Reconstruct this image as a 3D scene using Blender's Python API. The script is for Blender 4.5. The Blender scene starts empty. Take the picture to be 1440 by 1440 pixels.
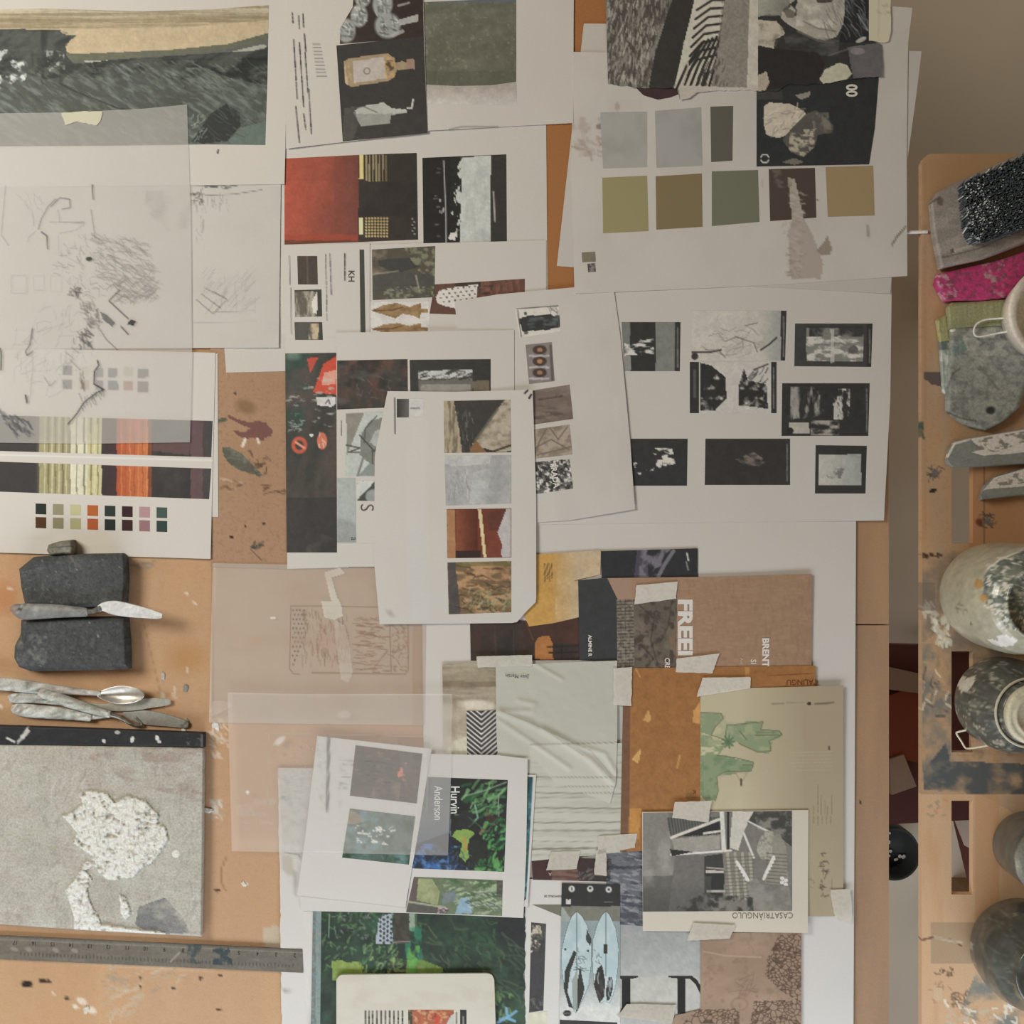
import bpy, bmesh, math, random
import numpy as np
from mathutils import Vector
C = bpy.context.scene.collection
sc = bpy.context.scene
# ------------------------------------------------------------------ camera, world, lights, exposure
S = 0.0009            # metres per photo pixel on the table top
D = 1.25              # camera height above the table top
ZT = 0.75             # table top height
cam = bpy.data.cameras.new('camera'); camo = bpy.data.objects.new('camera', cam); C.objects.link(camo)
camo.location = (0, 0, ZT + D); camo.rotation_euler = (0, 0, 0)
cam.sensor_fit = 'HORIZONTAL'; cam.angle = 2*math.atan(720*S/D); cam.clip_start = 0.02; cam.clip_end = 50
sc.camera = camo
sc.view_settings.view_transform = 'Standard'; sc.view_settings.look = 'None'
sc.view_settings.gamma = 1.0; sc.view_settings.exposure = 0.0; sc.view_settings.use_curve_mapping = False
w = bpy.data.worlds.new('room_light'); sc.world = w; w.use_nodes = True
bg = w.node_tree.nodes['Background']; bg.inputs[0].default_value = (1.0, 0.68, 0.4, 1); bg.inputs[1].default_value = 0.125
def area(name, loc, target, sx, sy, power, col):
    l = bpy.data.lights.new(name, 'AREA'); l.shape = 'RECTANGLE'; l.size = sx; l.size_y = sy; l.energy = power; l.color = col
    o = bpy.data.objects.new(name, l); C.objects.link(o); o.location = loc
    o.rotation_euler = (Vector(target)-Vector(loc)).to_track_quat('-Z', 'Y').to_euler(); return o
LAMPS = [
 area('window_light_left', (-1.4, 0.6, 2.1), (-0.56, 0.3, 0.75), 0.7, 0.7, 21.6, (1.0, 0.932, 0.796)),
 area('fill_light_front', (0, -1.3, 1.3), (0, -0.78, 0.75), 2.2, 0.5, 12.8, (0.89, 0.956, 1.0)),  # soft fill added to brighten the lower edge of the table
 area('low_fill_light_right', (2.3, 0.1, 0.5), (0.4, 0.1, 0.0), 1.6, 0.5, 9.0, (1.0, 0.95, 0.86)),  # added fill below table height, lifts the floor in the gap
]
# ------------------------------------------------------------------ colour helpers
def lin(c):
    c = np.asarray(c, float)/255.0
    return np.where(c <= 0.04045, c/12.92, ((c+0.055)/1.055)**2.4)
GW = np.array([[[215, 205, 190], [193, 184, 169], [172, 163, 150], [155, 146, 133], [141, 131, 119]], [[216, 207, 192], [196, 187, 173], [176, 168, 155], [159, 151, 139], [146, 137, 126]], [[210, 202, 188], [195, 187, 175], [179, 172, 161], [165, 158, 148], [152, 145, 135]], [[205, 199, 188], [197, 192, 182], [187, 182, 174], [177, 172, 164], [165, 160, 153]], [[213, 210, 203], [213, 210, 205], [208, 206, 201], [201, 199, 195], [190, 188, 184]]], float)
GL = lin(GW)
def gw(px, py):       # how bright plain white paper is around this spot of the table
    u = min(max(px/360.0, 0), 3.999); v = min(max(py/360.0, 0), 3.999)
    i, j = int(u), int(v); u -= i; v -= j
    return (GL[j,i]*(1-u)+GL[j,i+1]*u)*(1-v)+(GL[j+1,i]*(1-u)+GL[j+1,i+1]*u)*v
def conv(c, px, py):  # seen colour -> albedo
    return np.clip(lin(c)/gw(px, py)*0.78, 0.004, 0.95)
def P(px, py, z=0.0):
    k = (D-z)/D
    return ((px-720)*S*k, (720-py)*S*k, ZT+z)
# ------------------------------------------------------------------ numpy noise
def _h(ix, iy, seed):
    n = (ix*374761393 + iy*668265263 + seed*1274126177) & 0xffffffff
    n = ((n ^ (n >> 13))*1274126177) & 0xffffffff
    return ((n ^ (n >> 16)) & 0xffff)/65535.0
def vnoise(x, y, seed=0):
    ix = np.floor(x).astype(np.int64); iy = np.floor(y).astype(np.int64); fx = x-ix; fy = y-iy
    fx = fx*fx*(3-2*fx); fy = fy*fy*(3-2*fy)
    return (_h(ix,iy,seed)*(1-fx)+_h(ix+1,iy,seed)*fx)*(1-fy)+(_h(ix,iy+1,seed)*(1-fx)+_h(ix+1,iy+1,seed)*fx)*fy
def fbm(x, y, seed=0, o=4):
    s = 0; a = 0.5; t = 0
    for k in range(o):
        s = s+a*vnoise(x*2**k, y*2**k, seed+k*17); t += a; a *= 0.55
    return s/t
def W(px, py):        # shared gentle undulation of the paper pile
    return 0.0028*fbm(px/130.0, py/130.0, 5, 2)
# ------------------------------------------------------------------ painter: colours for mesh vertices
class PT:
    def __init__(s, X, Y, base, alpha=1.0):
        s.X, s.Y = X, Y; n = len(X); s.C = np.tile(np.array(base, float), (n, 1)); s.A = np.full(n, float(alpha))
    def mix(s, m, c, idx=None, a=None):
        c = np.asarray(c, float)
        if idx is None: idx = slice(None)
        m2 = m[:, None]; s.C[idx] = s.C[idx]*(1-m2)+c*m2
        if a is not None: s.A[idx] = s.A[idx]*(1-m)+a*m
        else: s.A[idx] = np.maximum(s.A[idx], m)
    def box(s, pts, pad):
        q = np.array(pts, float); x0, y0 = q.min(0)-pad; x1, y1 = q.max(0)+pad
        return np.nonzero((s.X > x0) & (s.X < x1) & (s.Y > y0) & (s.Y < y1))[0]
    def inside(s, pts, idx):
        x, y = s.X[idx], s.Y[idx]; r = np.zeros(len(idx), bool); n = len(pts)
        for i in range(n):
            (x1, y1), (x2, y2) = pts[i], pts[(i+1) % n]
            if y1 == y2: continue
            r ^= ((y1 > y) != (y2 > y)) & (x < (x2-x1)*(y-y1)/(y2-y1)+x1)
        return r
    def poly(s, pts, c, a=1.0, al=None):
        i = s.box(pts, 1)
        if len(i): i = i[s.inside(pts, i)]; s.mix(np.full(len(i), float(a)), c, i, al)
        return s
    def rect(s, x0, y0, x1, y1, c, a=1.0, al=None): return s.poly([(x0,y0),(x1,y0),(x1,y1),(x0,y1)], c, a, al)
    def ell(s, cx, cy, rx, ry, c, a=1.0, rot=0, soft=0.2, ring=0):
        R = max(rx, ry)*1.2; i = s.box([(cx-R, cy-R), (cx+R, cy+R)], 1)
        if not len(i): return s
        ca, sa = math.cos(math.radians(rot)), math.sin(math.radians(rot)); dx, dy = s.X[i]-cx, s.Y[i]-cy
        d = np.hypot((dx*ca+dy*sa)/rx, (-dx*sa+dy*ca)/ry)
        m = np.clip((1+soft/2-d)/max(soft, 1e-3), 0, 1)
        if ring: m = m*np.clip((d-(1-ring))/max(soft, 1e-3), 0, 1)
        s.mix(m*a, c, i); return s
    def line(s, pts, wd, c, a=1.0, idx=None):
        if idx is None: idx = s.box(pts, wd+1)
        else:
            q = np.array(pts); x0, y0 = q.min(0)-wd-1; x1, y1 = q.max(0)+wd+1
            idx = idx[(s.X[idx] > x0) & (s.X[idx] < x1) & (s.Y[idx] > y0) & (s.Y[idx] < y1)]
        if not len(idx): return s
        x, y = s.X[idx], s.Y[idx]; dm = np.full(len(idx), 1e9)
        for (x1, y1), (x2, y2) in zip(pts[:-1], pts[1:]):
            vx, vy = x2-x1, y2-y1; L = vx*vx+vy*vy+1e-9; t = np.clip(((x-x1)*vx+(y-y1)*vy)/L, 0, 1)
            dm = np.minimum(dm, np.hypot(x-x1-t*vx, y-y1-t*vy))
        s.mix(np.clip(wd/2+0.6-dm, 0, 1)*a, c, idx); return s
    def lines(s, L, wd, c, a=1.0):
        for l in L: s.line(l, wd, c, a)
        return s
    def noise(s, sx, sy, c, lo=0.4, hi=0.6, a=1.0, seed=0, rot=0, o=4, reg=None, al=None):
        i = np.arange(len(s.X)) if reg is None else s.box(reg, 0)
        if reg is not None and len(reg) > 2: i = i[s.inside(reg, i)]
        ca, sa = math.cos(math.radians(rot)), math.sin(math.radians(rot)); x, y = s.X[i], s.Y[i]
        n = fbm((x*ca+y*sa)/sx, (-x*sa+y*ca)/sy, seed, o+1); w_ = (hi-lo)*.3; lo -= w_; hi += w_
        s.mix(np.clip((n-lo)/(hi-lo), 0, 1)*a, c, i, al); return s
    def grad(s, p0, p1, c0, c1, a=1.0, reg=None):
        i = np.arange(len(s.X)) if reg is None else s.box(reg, 0)
        if reg is not None and len(reg) > 2: i = i[s.inside(reg, i)]
        vx, vy = p1[0]-p0[0], p1[1]-p0[1]; t = np.clip(((s.X[i]-p0[0])*vx+(s.Y[i]-p0[1])*vy)/(vx*vx+vy*vy), 0, 1)[:, None]
        col = np.array(c0)*(1-t)+np.array(c1)*t; s.C[i] = s.C[i]*(1-a)+col*a; return s
    def scrib(s, reg, n, ln, ang, spread, wd, cols, a=0.8, seed=0, curve=0.3):
        r = random.Random(seed); q = np.array(reg, float); x0, y0 = q.min(0); x1, y1 = q.max(0); base = s.box(reg, ln)
        ok = len(reg) > 2
        for _ in range(n):
            for t in range(8):
                cx, cy = r.uniform(x0, x1), r.uniform(y0, y1)
                if not ok or inpoly(reg, cx, cy): break
            th = math.radians(ang+r.uniform(-spread, spread)); L = ln*r.uniform(.4, 1)
            dx, dy = math.cos(th)*L/2, math.sin(th)*L/2; k = curve*L*r.uniform(-1, 1)
            s.line([(cx-dx, cy-dy), (cx-dy/L*k, cy+dx/L*k), (cx+dx, cy+dy)], wd*r.uniform(.6, 1.3), r.choice(cols), a*r.uniform(.6, 1), base)
        return s
    def con(s, k, mid=100):     # steeper printing contrast
        s.C = np.clip((s.C-mid)*k+mid, 34, 235); return s
    def tiny(s, x0, y0, x1, y1, vert=True, wd=1.0, c=(70,68,64), a=.7, seed=1):   # a line of unreadable small print
        r = random.Random(seed); L = math.hypot(x1-x0, y1-y0); t = 0; ux, uy = (x1-x0)/L, (y1-y0)/L
        while t < L:
            e = min(L, t+r.uniform(2, 9)); s.line([(x0+ux*t, y0+uy*t), (x0+ux*e, y0+uy*e)], wd, c, a*r.uniform(.6, 1)); t = e+r.uniform(1.2, 2.5)
        return s
def inpoly(pts, x, y):
    r = False; n = len(pts)
    for i in range(n):
        (x1, y1), (x2, y2) = pts[i], pts[(i+1) % n]
        if (y1 > y) != (y2 > y) and x < (x2-x1)*(y-y1)/(y2-y1)+x1: r = not r
    return r
def mesh_lines(p, reg, n, seed):      # a network of cell borders (worley edges) inside a region
    i = p.box(reg, 0); i = i[p.inside(reg, i)]; r = np.random.RandomState(seed); q = np.array(reg, float); m = n*n//3
    pts = r.rand(m*2, 2)*(q.max(0)-q.min(0))+q.min(0); d = np.hypot(p.X[i][:, None]-pts[:, 0], (p.Y[i][:, None]-pts[:, 1])*1.2); d.sort(axis=1)
    p.mix(np.clip(1.15-(d[:, 1]-d[:, 0])*.7, 0, 1)*.85, (80,64,54), i)
# ------------------------------------------------------------------ materials (all procedural)
def newmat(name):
    m = bpy.data.materials.new(name); m.use_nodes = True; nt = m.node_tree
    return m, nt, nt.nodes['Principled BSDF']
def N(nt, t, **kw):
    n = nt.nodes.new(t)
    for k, v in kw.items(): setattr(n, k, v)
    return n
def attr_mat(name, rough, spec=0.3, grain=0.06, gscale=900, bump=0.15, bscale=700, alpha=False, metal=0, coat=0):
    m, nt, b = newmat(name)
    at = N(nt, 'ShaderNodeVertexColor', layer_name='Col')
    tc = N(nt, 'ShaderNodeTexCoord'); nz = N(nt, 'ShaderNodeTexNoise'); nz.inputs['Scale'].default_value = gscale; nz.inputs['Detail'].default_value = 3
    nt.links.new(tc.outputs['Object'], nz.inputs['Vector'])
    mr = N(nt, 'ShaderNodeMapRange'); mr.inputs['From Min'].default_value = .3; mr.inputs['From Max'].default_value = .7
    mr.inputs['To Min'].default_value = 1-grain; mr.inputs['To Max'].default_value = 1+grain; nt.links.new(nz.outputs['Fac'], mr.inputs['Value'])
    mx = N(nt, 'ShaderNodeVectorMath', operation='SCALE'); nt.links.new(at.outputs['Color'], mx.inputs[0]); nt.links.new(mr.outputs['Result'], mx.inputs['Scale'])
    nt.links.new(mx.outputs[0], b.inputs['Base Color'])
    b.inputs['Roughness'].default_value = rough; b.inputs['Specular IOR Level'].default_value = spec; b.inputs['Metallic'].default_value = metal
    if coat: b.inputs['Coat Weight'].default_value = coat; b.inputs['Coat Roughness'].default_value = .15
    bp = N(nt, 'ShaderNodeBump'); bp.inputs['Strength'].default_value = bump; bp.inputs['Distance'].default_value = 0.0004
    n2 = N(nt, 'ShaderNodeTexNoise'); n2.inputs['Scale'].default_value = bscale; n2.inputs['Detail'].default_value = 2
    nt.links.new(tc.outputs['Object'], n2.inputs['Vector']); nt.links.new(n2.outputs['Fac'], bp.inputs['Height']); nt.links.new(bp.outputs['Normal'], b.inputs['Normal'])
    if alpha: nt.links.new(at.outputs['Alpha'], b.inputs['Alpha'])
    return m
M = {
 'paper': attr_mat('matte_paper', .85, .2, .035, 900, .12),
 'gloss': attr_mat('printed_paper', .55, .35, .07, 1100, .1),
 'film': attr_mat('translucent_paper', .6, .3, .03, 700, .15, alpha=True),
 'ink': attr_mat('ink_on_paper', .85, .1, .05, 900, .05, alpha=True),
 'board': attr_mat('hardboard', .75, .25, .07, 700, .2, 500),
 'rough': attr_mat('crusted_paint', .85, .2, .16, 400, .8, 300),
 'metal': attr_mat('worn_metal', .38, .5, .1, 300, .2, 400, metal=.75),
 'dullmetal': attr_mat('painted_metal', .6, .4, .12, 300, .4, 300, metal=.15),
 'glass': attr_mat('smeared_glass', .3, .5, .1, 120, .25, 120, coat=.6),
}
# ------------------------------------------------------------------ mesh helper
def tag(o, label=None, cat=None, group=None, kind=None):
    if label: o['label'] = label
    if cat: o['category'] = cat
    if group: o['group'] = group
    if kind: o['kind'] = kind
    return o
WL = {}
def mk(name, v, f, mat, parent=None, col=None, al=None, smooth=True):
    v = np.asarray(v, float); o0 = np.array([(v[:,0].min()+v[:,0].max())/2, (v[:,1].min()+v[:,1].max())/2, v[:,2].min()])
    me = bpy.data.meshes.new(name)
    if isinstance(f, np.ndarray):
        me.vertices.add(len(v)); me.vertices.foreach_set('co', (v-o0).astype(np.float32).ravel())
        n, k = f.shape; me.loops.add(n*k); me.loops.foreach_set('vertex_index', f.astype(np.int32).ravel())
        me.polygons.add(n); me.polygons.foreach_set('loop_start', np.arange(0, n*k, k, dtype=np.int32))
        me.update(calc_edges=True)
    else: me.from_pydata([tuple(p) for p in (v-o0)], [], f); me.update()
    if col is not None:
        n = len(v); c = np.ones((n, 4), np.float32)
        c[:, :3] = col
        if al is not None: c[:, 3] = al
        a = me.color_attributes.new('Col', 'FLOAT_COLOR', 'POINT'); a.data.foreach_set('color', c.ravel())
    me.polygons.foreach_set('use_smooth', np.full(len(me.polygons), smooth))
    me.materials.append(M[mat] if isinstance(mat, str) else mat)
    o = bpy.data.objects.new(name, me); C.objects.link(o)
    if parent is not None: o.parent = parent; o.location = Vector(o0)-Vector(WL[parent.name])
    else: o.location = o0
    WL[o.name] = tuple(o0); return o
def empty(name, loc, label, cat, group=None):
    o = bpy.data.objects.new(name, None); C.objects.link(o); o.location = loc; WL[o.name] = tuple(loc); o.empty_display_size = .02
    return tag(o, label, cat, group)
def coons(sides, nu, nv, rag=0, seed=0):
    def samp(pl, n):
        pl = np.array(pl, float); d = np.r_[0, np.cumsum(np.hypot(*np.diff(pl, axis=0).T))]; t = np.linspace(0, d[-1], n)
        q = np.c_[np.interp(t, d, pl[:,0]), np.interp(t, d, pl[:,1])]
        return q
    T, R, B, L = [samp(x, n) for x, n in zip(sides, (nu, nv, nu, nv))]
    if rag:
        for k, (q, r_) in enumerate(((T,rag[0]),(R,rag[1]),(B,rag[2]),(L,rag[3]))):
            if r_:
                j = (fbm(q[:,0]/9, q[:,1]/9, seed+k, 3)-.5)*2*r_*np.minimum(1, np.minimum(np.arange(len(q)), np.arange(len(q))[::-1])/2.)
                q[:, 1 if k in (0,2) else 0] += j
    u = np.linspace(0, 1, nu)[None,:,None]; v = np.linspace(0, 1, nv)[:,None,None]
    G = (1-v)*T[None]+v*B[None]+(1-u)*L[:,None]+u*R[:,None]-((1-u)*(1-v)*T[0]+u*(1-v)*T[-1]+(1-u)*v*B[0]+u*v*B[-1])
    return G
def sides_of(q):
    if len(q) == 4 and not isinstance(q[0], list): a, b, c, d = q; return [[a,b],[b,c],[d,c],[a,d]]
    return q          # [top(l-r), right(t-b), bottom(l-r), left(t-b)]
def grid_faces(nu, nv):
    i = np.arange(nu-1)[None]+np.arange(nv-1)[:,None]*nu
    return np.stack([i, i+nu, i+nu+1, i+1], -1).reshape(-1, 4)
LZ = 0.00060
ZF = {}
CTR = {}
def surf(name, q, zf, base, paint=None, step=12, mat='paper', parent=None, thick=0.00025, rag=0, seed=0, alpha=1.0, rnd=0, relief=None, ctr=None, skirt=True):
    sd = sides_of(q)
    ln = lambda pl: float(np.sum(np.hypot(*np.diff(np.array(pl, float), axis=0).T)))
    nu = max(3, int(max(ln(sd[0]), ln(sd[2]))/step)+2); nv = max(3, int(max(ln(sd[1]), ln(sd[3]))/step)+2)
    G = coons(sd, nu, nv, rag, seed); X = G[...,0].ravel(); Y = G[...,1].ravel()
    Z = zf(X, Y)*np.ones(len(X))
    if rnd:
        cx, cy = np.meshgrid(np.arange(nu), np.arange(nv)); e = np.minimum(np.minimum(cx, nu-1-cx), np.minimum(cy, nv-1-cy)).ravel()*step
        t = np.clip(1-e/rnd, 0, 1); Z = Z-thick*.7*(1-np.sqrt(1-t*t*.96))
    if relief is not None: Z = Z+relief(X, Y)
    c0 = ctr or (X.mean(), Y.mean())
    if base is None or isinstance(base, (int, float)):     # plain white paper (a number tints it a little darker or lighter)
        g = gw(*c0)*(base or 1.0); base = np.where(g <= .0031308, g*12.92, 1.055*g**(1/2.4)-.055)*255
    p = PT(X, Y, base, alpha); p.base = base
    if paint: paint(p)
    col = np.clip(lin(np.clip(p.C, 0, 255))/gw(*c0)*0.78, .004, .95)
    if mat in ('paper',) : p.A[:] = 1
    if mat == 'gloss': col = np.clip(col*(1+.22*(fbm(X/2.6, Y/2.6, 71, 2)-.5)+.26*(fbm(X/9, Y/9, 72, 3)-.5))[:, None], .004, .95)   # uneven print
    if mat == 'gloss': g_ = (col@np.array([.2126,.7152,.0722]))[:, None]; col = col*.9+g_*.1
    k = (D-Z)/D; V = np.stack([(X-720)*S*k, (720-Y)*S*k, ZT+Z], -1); F = grid_faces(nu, nv); al = p.A
    if skirt:
        if not rnd: pass
        r0 = list(range(nu)); rr = [nu-1+i*nu for i in range(1, nv)]; rb = [nu*nv-1-i for i in range(1, nu)]; rl = [nu*(nv-1-i) for i in range(1, nv-1)]
        ring = np.array(r0+rr+rb+rl); n0 = len(V); low = V[ring].copy(); low[:,2] -= thick
        if rnd: low[:,2] = ZT+np.min(Z)-thick*.3
        m = len(ring); a = np.arange(m); b = (a+1) % m
        if rnd: V = np.r_[V, low]; F = np.r_[F, np.stack([ring[a], ring[b], n0+b, n0+a], -1)]; col = np.r_[col, col[ring]]; al = np.r_[al, al[ring]]
        else:
            V = np.r_[V, V[ring], low]; F = np.r_[F, np.stack([n0+a, n0+b, n0+m+b, n0+m+a], -1)]; col = np.r_[col, col[ring], col[ring]]; al = np.r_[al, al[ring], al[ring]]
    o = mk(name, V, F, mat, parent, col, al)
    ZF[o.name] = zf; CTR[o.name] = c0
    return o
def sheet(name, label, cat, q, layer, base=None, lift=(), group=None, **kw):
    def zf(X, Y):
        z = 0.0005+layer*LZ+W(X, Y)
        for (lx, ly, r, h) in lift: z = z+h*np.exp(-((X-lx)**2+(Y-ly)**2)/(r*r))
        return z
    # plain white sheets follow the white of the table around them
    o = surf(name, q, zf, base, **kw); return tag(o, label, cat, group)
def pic(par, q, base, paint=None, name='printed_picture', step=1.4, mat='gloss', dz=0.00013, alpha=1.0, label=None, **kw):
    zf = ZF[par.name]
    o = surf(name, q, lambda X, Y: zf(X, Y)+dz, base, paint, step, mat, par, skirt=False, alpha=alpha, ctr=CTR[par.name], **kw)
    if label: o['label'] = label
    return o
def ink(par, q, paint, name='drawing', step=1.4, c=(90,88,84), **kw): return pic(par, q, c, paint, name, step, 'ink', 0.0002, 0.0, **kw)
def lettering(par, s, px, py, size, ang, col, bold=0, sx=1.0, name='lettering', dz=.00035, mat='ink'):
    cu = bpy.data.curves.new('t', 'FONT'); cu.body = s; cu.size = 1; cu.offset = bold; cu.resolution_u = 3
    ob = bpy.data.objects.new('t', cu); C.objects.link(ob); dg = bpy.context.evaluated_depsgraph_get(); me = bpy.data.meshes.new_from_object(ob.evaluated_get(dg))
    v = np.array([p.co for p in me.vertices]); f = [tuple(p.vertices) for p in me.polygons]
    bpy.data.objects.remove(ob); bpy.data.meshes.remove(me)
    k = size/0.7; a = math.radians(ang); x = v[:,0]*k*sx; y = v[:,1]*k
    X = px+x*math.cos(a)+y*math.sin(a); Y = py+x*math.sin(a)-y*math.cos(a)
    Z = ZF[par.name](X, Y)+dz; kk = (D-Z)/D
    V = np.stack([(X-720)*S*kk, (720-Y)*S*kk, ZT+Z], -1); c = conv(col, *CTR[par.name])
    return mk(name, V, f, mat, par, c, 1.0, smooth=False)
# ================================================================== SETTING
BK = (45,44,42)
def quad(a, b, c, d): return [a, b, c, d]
def fl(p):
    p.noise(260, 260, (128,116,100), .4, .7, .5, 3); p.noise(14, 14, (96,86,74), .5, .75, .25, 4); p.noise(3, 3, (70,66,58), .72, .8, .5, 9)
def floor():
    X, Y = np.meshgrid(np.linspace(-4, 4, 161), np.linspace(-4, 4, 161)); V = np.stack([X.ravel(), Y.ravel(), np.zeros(X.size)], -1)
    c = np.tile(lin((200,192,178)), (X.size, 1))*(.8+.4*fbm(X.ravel()*3, Y.ravel()*3, 3))[:, None]
    return tag(mk('floor', V, grid_faces(161, 161), 'board', None, c), 'grey-brown concrete floor seen in the gap right of the table', kind='structure')
floor()
# --- the long work table
tt = empty('work_table', (0, 0, 0), 'long orange-brown hardboard work table carrying all the papers, paint-spattered along its left side', 'table')
def table_paint(p):
    p.rect(1195,-160,1260,1600,(150,122,98))
    p.noise(300, 300, (190,148,106), .45, .75, .4, 31); p.noise(40, 400, (205,168,124), .5, .75, .3, 32); p.noise(6, 3, (176,136,96), .55, .75, .35, 33)
    p.line([(300,778),(300,1010)], 2, (120,86,60), .7); p.line([(198,860),(232,1000)], 1.5, (128,92,64), .35)
    p.ell(262,925,26,20,(170,125,74),.55,soft=1.2); p.ell(8,840,16,22,(175,105,60),.5,soft=1)
    p.ell(120,1345,150,9,(214,190,158),.8,5,1); p.scrib([(140,1350),(260,1400)],40,22,-20,40,3,[(150,138,118),(176,160,136),(196,182,158)],.6,7)
    p.scrib([(150,1385),(200,1430)],14,26,-35,25,4,[(196,186,162),(180,168,146)],.7,8)
    p.line([(318,1206),(311,1222),(311,1240),(317,1252)], 2, (150,112,76), .8)
    for x, y, r in [(38,1384,6),(60,1379,4),(68,1380,3),(94,1404,3),(282,1376,2.4),(309,1371,2.4),(243,1389,2.4),(198,1376,2),(197,1388,2),(306,1252,3),(308,1420,2.4),(17,1030,2)]: p.ell(x, y, r*1.3, r*.8, (38,32,28), 1, 0, .4)
    for x, y, r in [(14,828,4),(263,835,3),(274,848,3),(128,1420,8),(345,1242,3.5),(115,1408,8),(0,993,5),(106,1416,5),(75,1397,3)]: p.ell(x, y, r, r*.6, (222,214,196), .9, 30, .4)
    p.scrib([(296,1010),(322,1070)],40,9,60,40,2.2,[(222,206,184),(206,190,168)],.8,10); p.scrib([(296,1120),(312,1150)],22,9,60,40,3,[(204,198,184),(170,164,150)],.8,11)
    p.scrib([(225,940),(268,985)],5,12,75,20,4,[(150,140,124),(205,198,180)],.8,12); p.scrib([(178,790),(214,800)],10,16,-5,15,3,[(130,124,110),(160,150,132)],.6,13)
    p.poly([(368,1306),(392,1300),(396,1336),(374,1338)], (186,178,158), .85)
    p.ell(1210,1128,2.2,2.2,(40,32,28),1,0,.4)
    p.noise(160, 160, (182,140,100), .5, .75, .3, 35)
def slab_obj(name, x0, y0, x1, y1, base, paint, thick, step, parent, hole=None, z=0.0):
    nx = int((x1-x0)/step)+1; ny = int((y1-y0)/step)+1; xs = np.linspace(x0, x1, nx); ys = np.linspace(y0, y1, ny)
    X, Y = [a.ravel() for a in np.meshgrid(xs, ys)]; p = PT(X, Y, base); c0 = ((x0+x1)/2, (y0+y1)/2)
    if paint: paint(p)
    g = np.array([gw(*c0)]); col = np.clip(lin(np.clip(p.C, 0, 255))/(np.array(gw(150, 1200)) if name != 'bench_top' else gw(1340, 800))*0.78, .004, .95)
    V = np.stack([(X-720)*S, (720-Y)*S, np.full(len(X), ZT+z)], -1); F = grid_faces(nx, ny)
    cx = X[F].mean(1); cy = Y[F].mean(1); keep = np.ones(len(F), bool)
    for h in (hole or []): keep &= ~((cx > h[0]) & (cx < h[2]) & (cy > h[1]) & (cy < h[3]))
    if name == 'bench_top': keep &= ~(np.hypot(np.minimum(cx-(x0+18), 0), np.minimum(cy-(y0+18), 0)) > 18)
    F = F[keep]
    e = np.concatenate([F[:, [0,1]], F[:, [1,2]], F[:, [2,3]], F[:, [3,0]]]); key = np.sort(e, 1); _, inv, cnt = np.unique(key, axis=0, return_inverse=True, return_counts=True)
    be = e[cnt[inv.ravel()] == 1]; n0 = len(V); V2 = V.copy(); V2[:, 2] -= thick
    F = np.r_[F, np.stack([be[:,0], be[:,0]+n0, be[:,1]+n0, be[:,1]], -1)[:, ::-1]]; V = np.r_[V, V2]; col = np.r_[col, col]
    used = np.unique(F); re = np.full(len(V), -1); re[used] = np.arange(len(used))
    return mk(name, V[used], re[F], 'board', parent, col[used], smooth=False)
slab_obj('tabletop', -160, -160, 1197, 1600, (184,149,116), table_paint, .024, 3.0, tt)
slab_obj('edge_board', 1197.5, -160, 1250, 877.6, (150,122,98), table_paint, .024, 2.5, tt)
slab_obj('edge_board', 1197.5, 879.4, 1250, 1600, (150,122,98), table_paint, .024, 2.5, tt)
M['leg'] = attr_mat('leg_wood', .7)
def box(name, x0, y0, z0, x1, y1, z1, col, parent=None, mat='board', label=None):
    v = [(x, y, z) for z in (z0, z1) for y in (y0, y1) for x in (x0, x1)]
    f = [(0,2,3,1),(4,5,7,6),(0,1,5,4),(2,6,7,3),(0,4,6,2),(1,3,7,5)]
    o = mk(name, v, f, mat, parent, col, smooth=False)
    if label: o['label'] = label
    return o
for x, y in [(-.75,-.75),(-.75,.72),(.20,-.75),(.20,.72)]: box('leg', x, y, 0, x+.06, y+.06, ZT-.024, lin((150,115,80)), tt)
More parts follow.
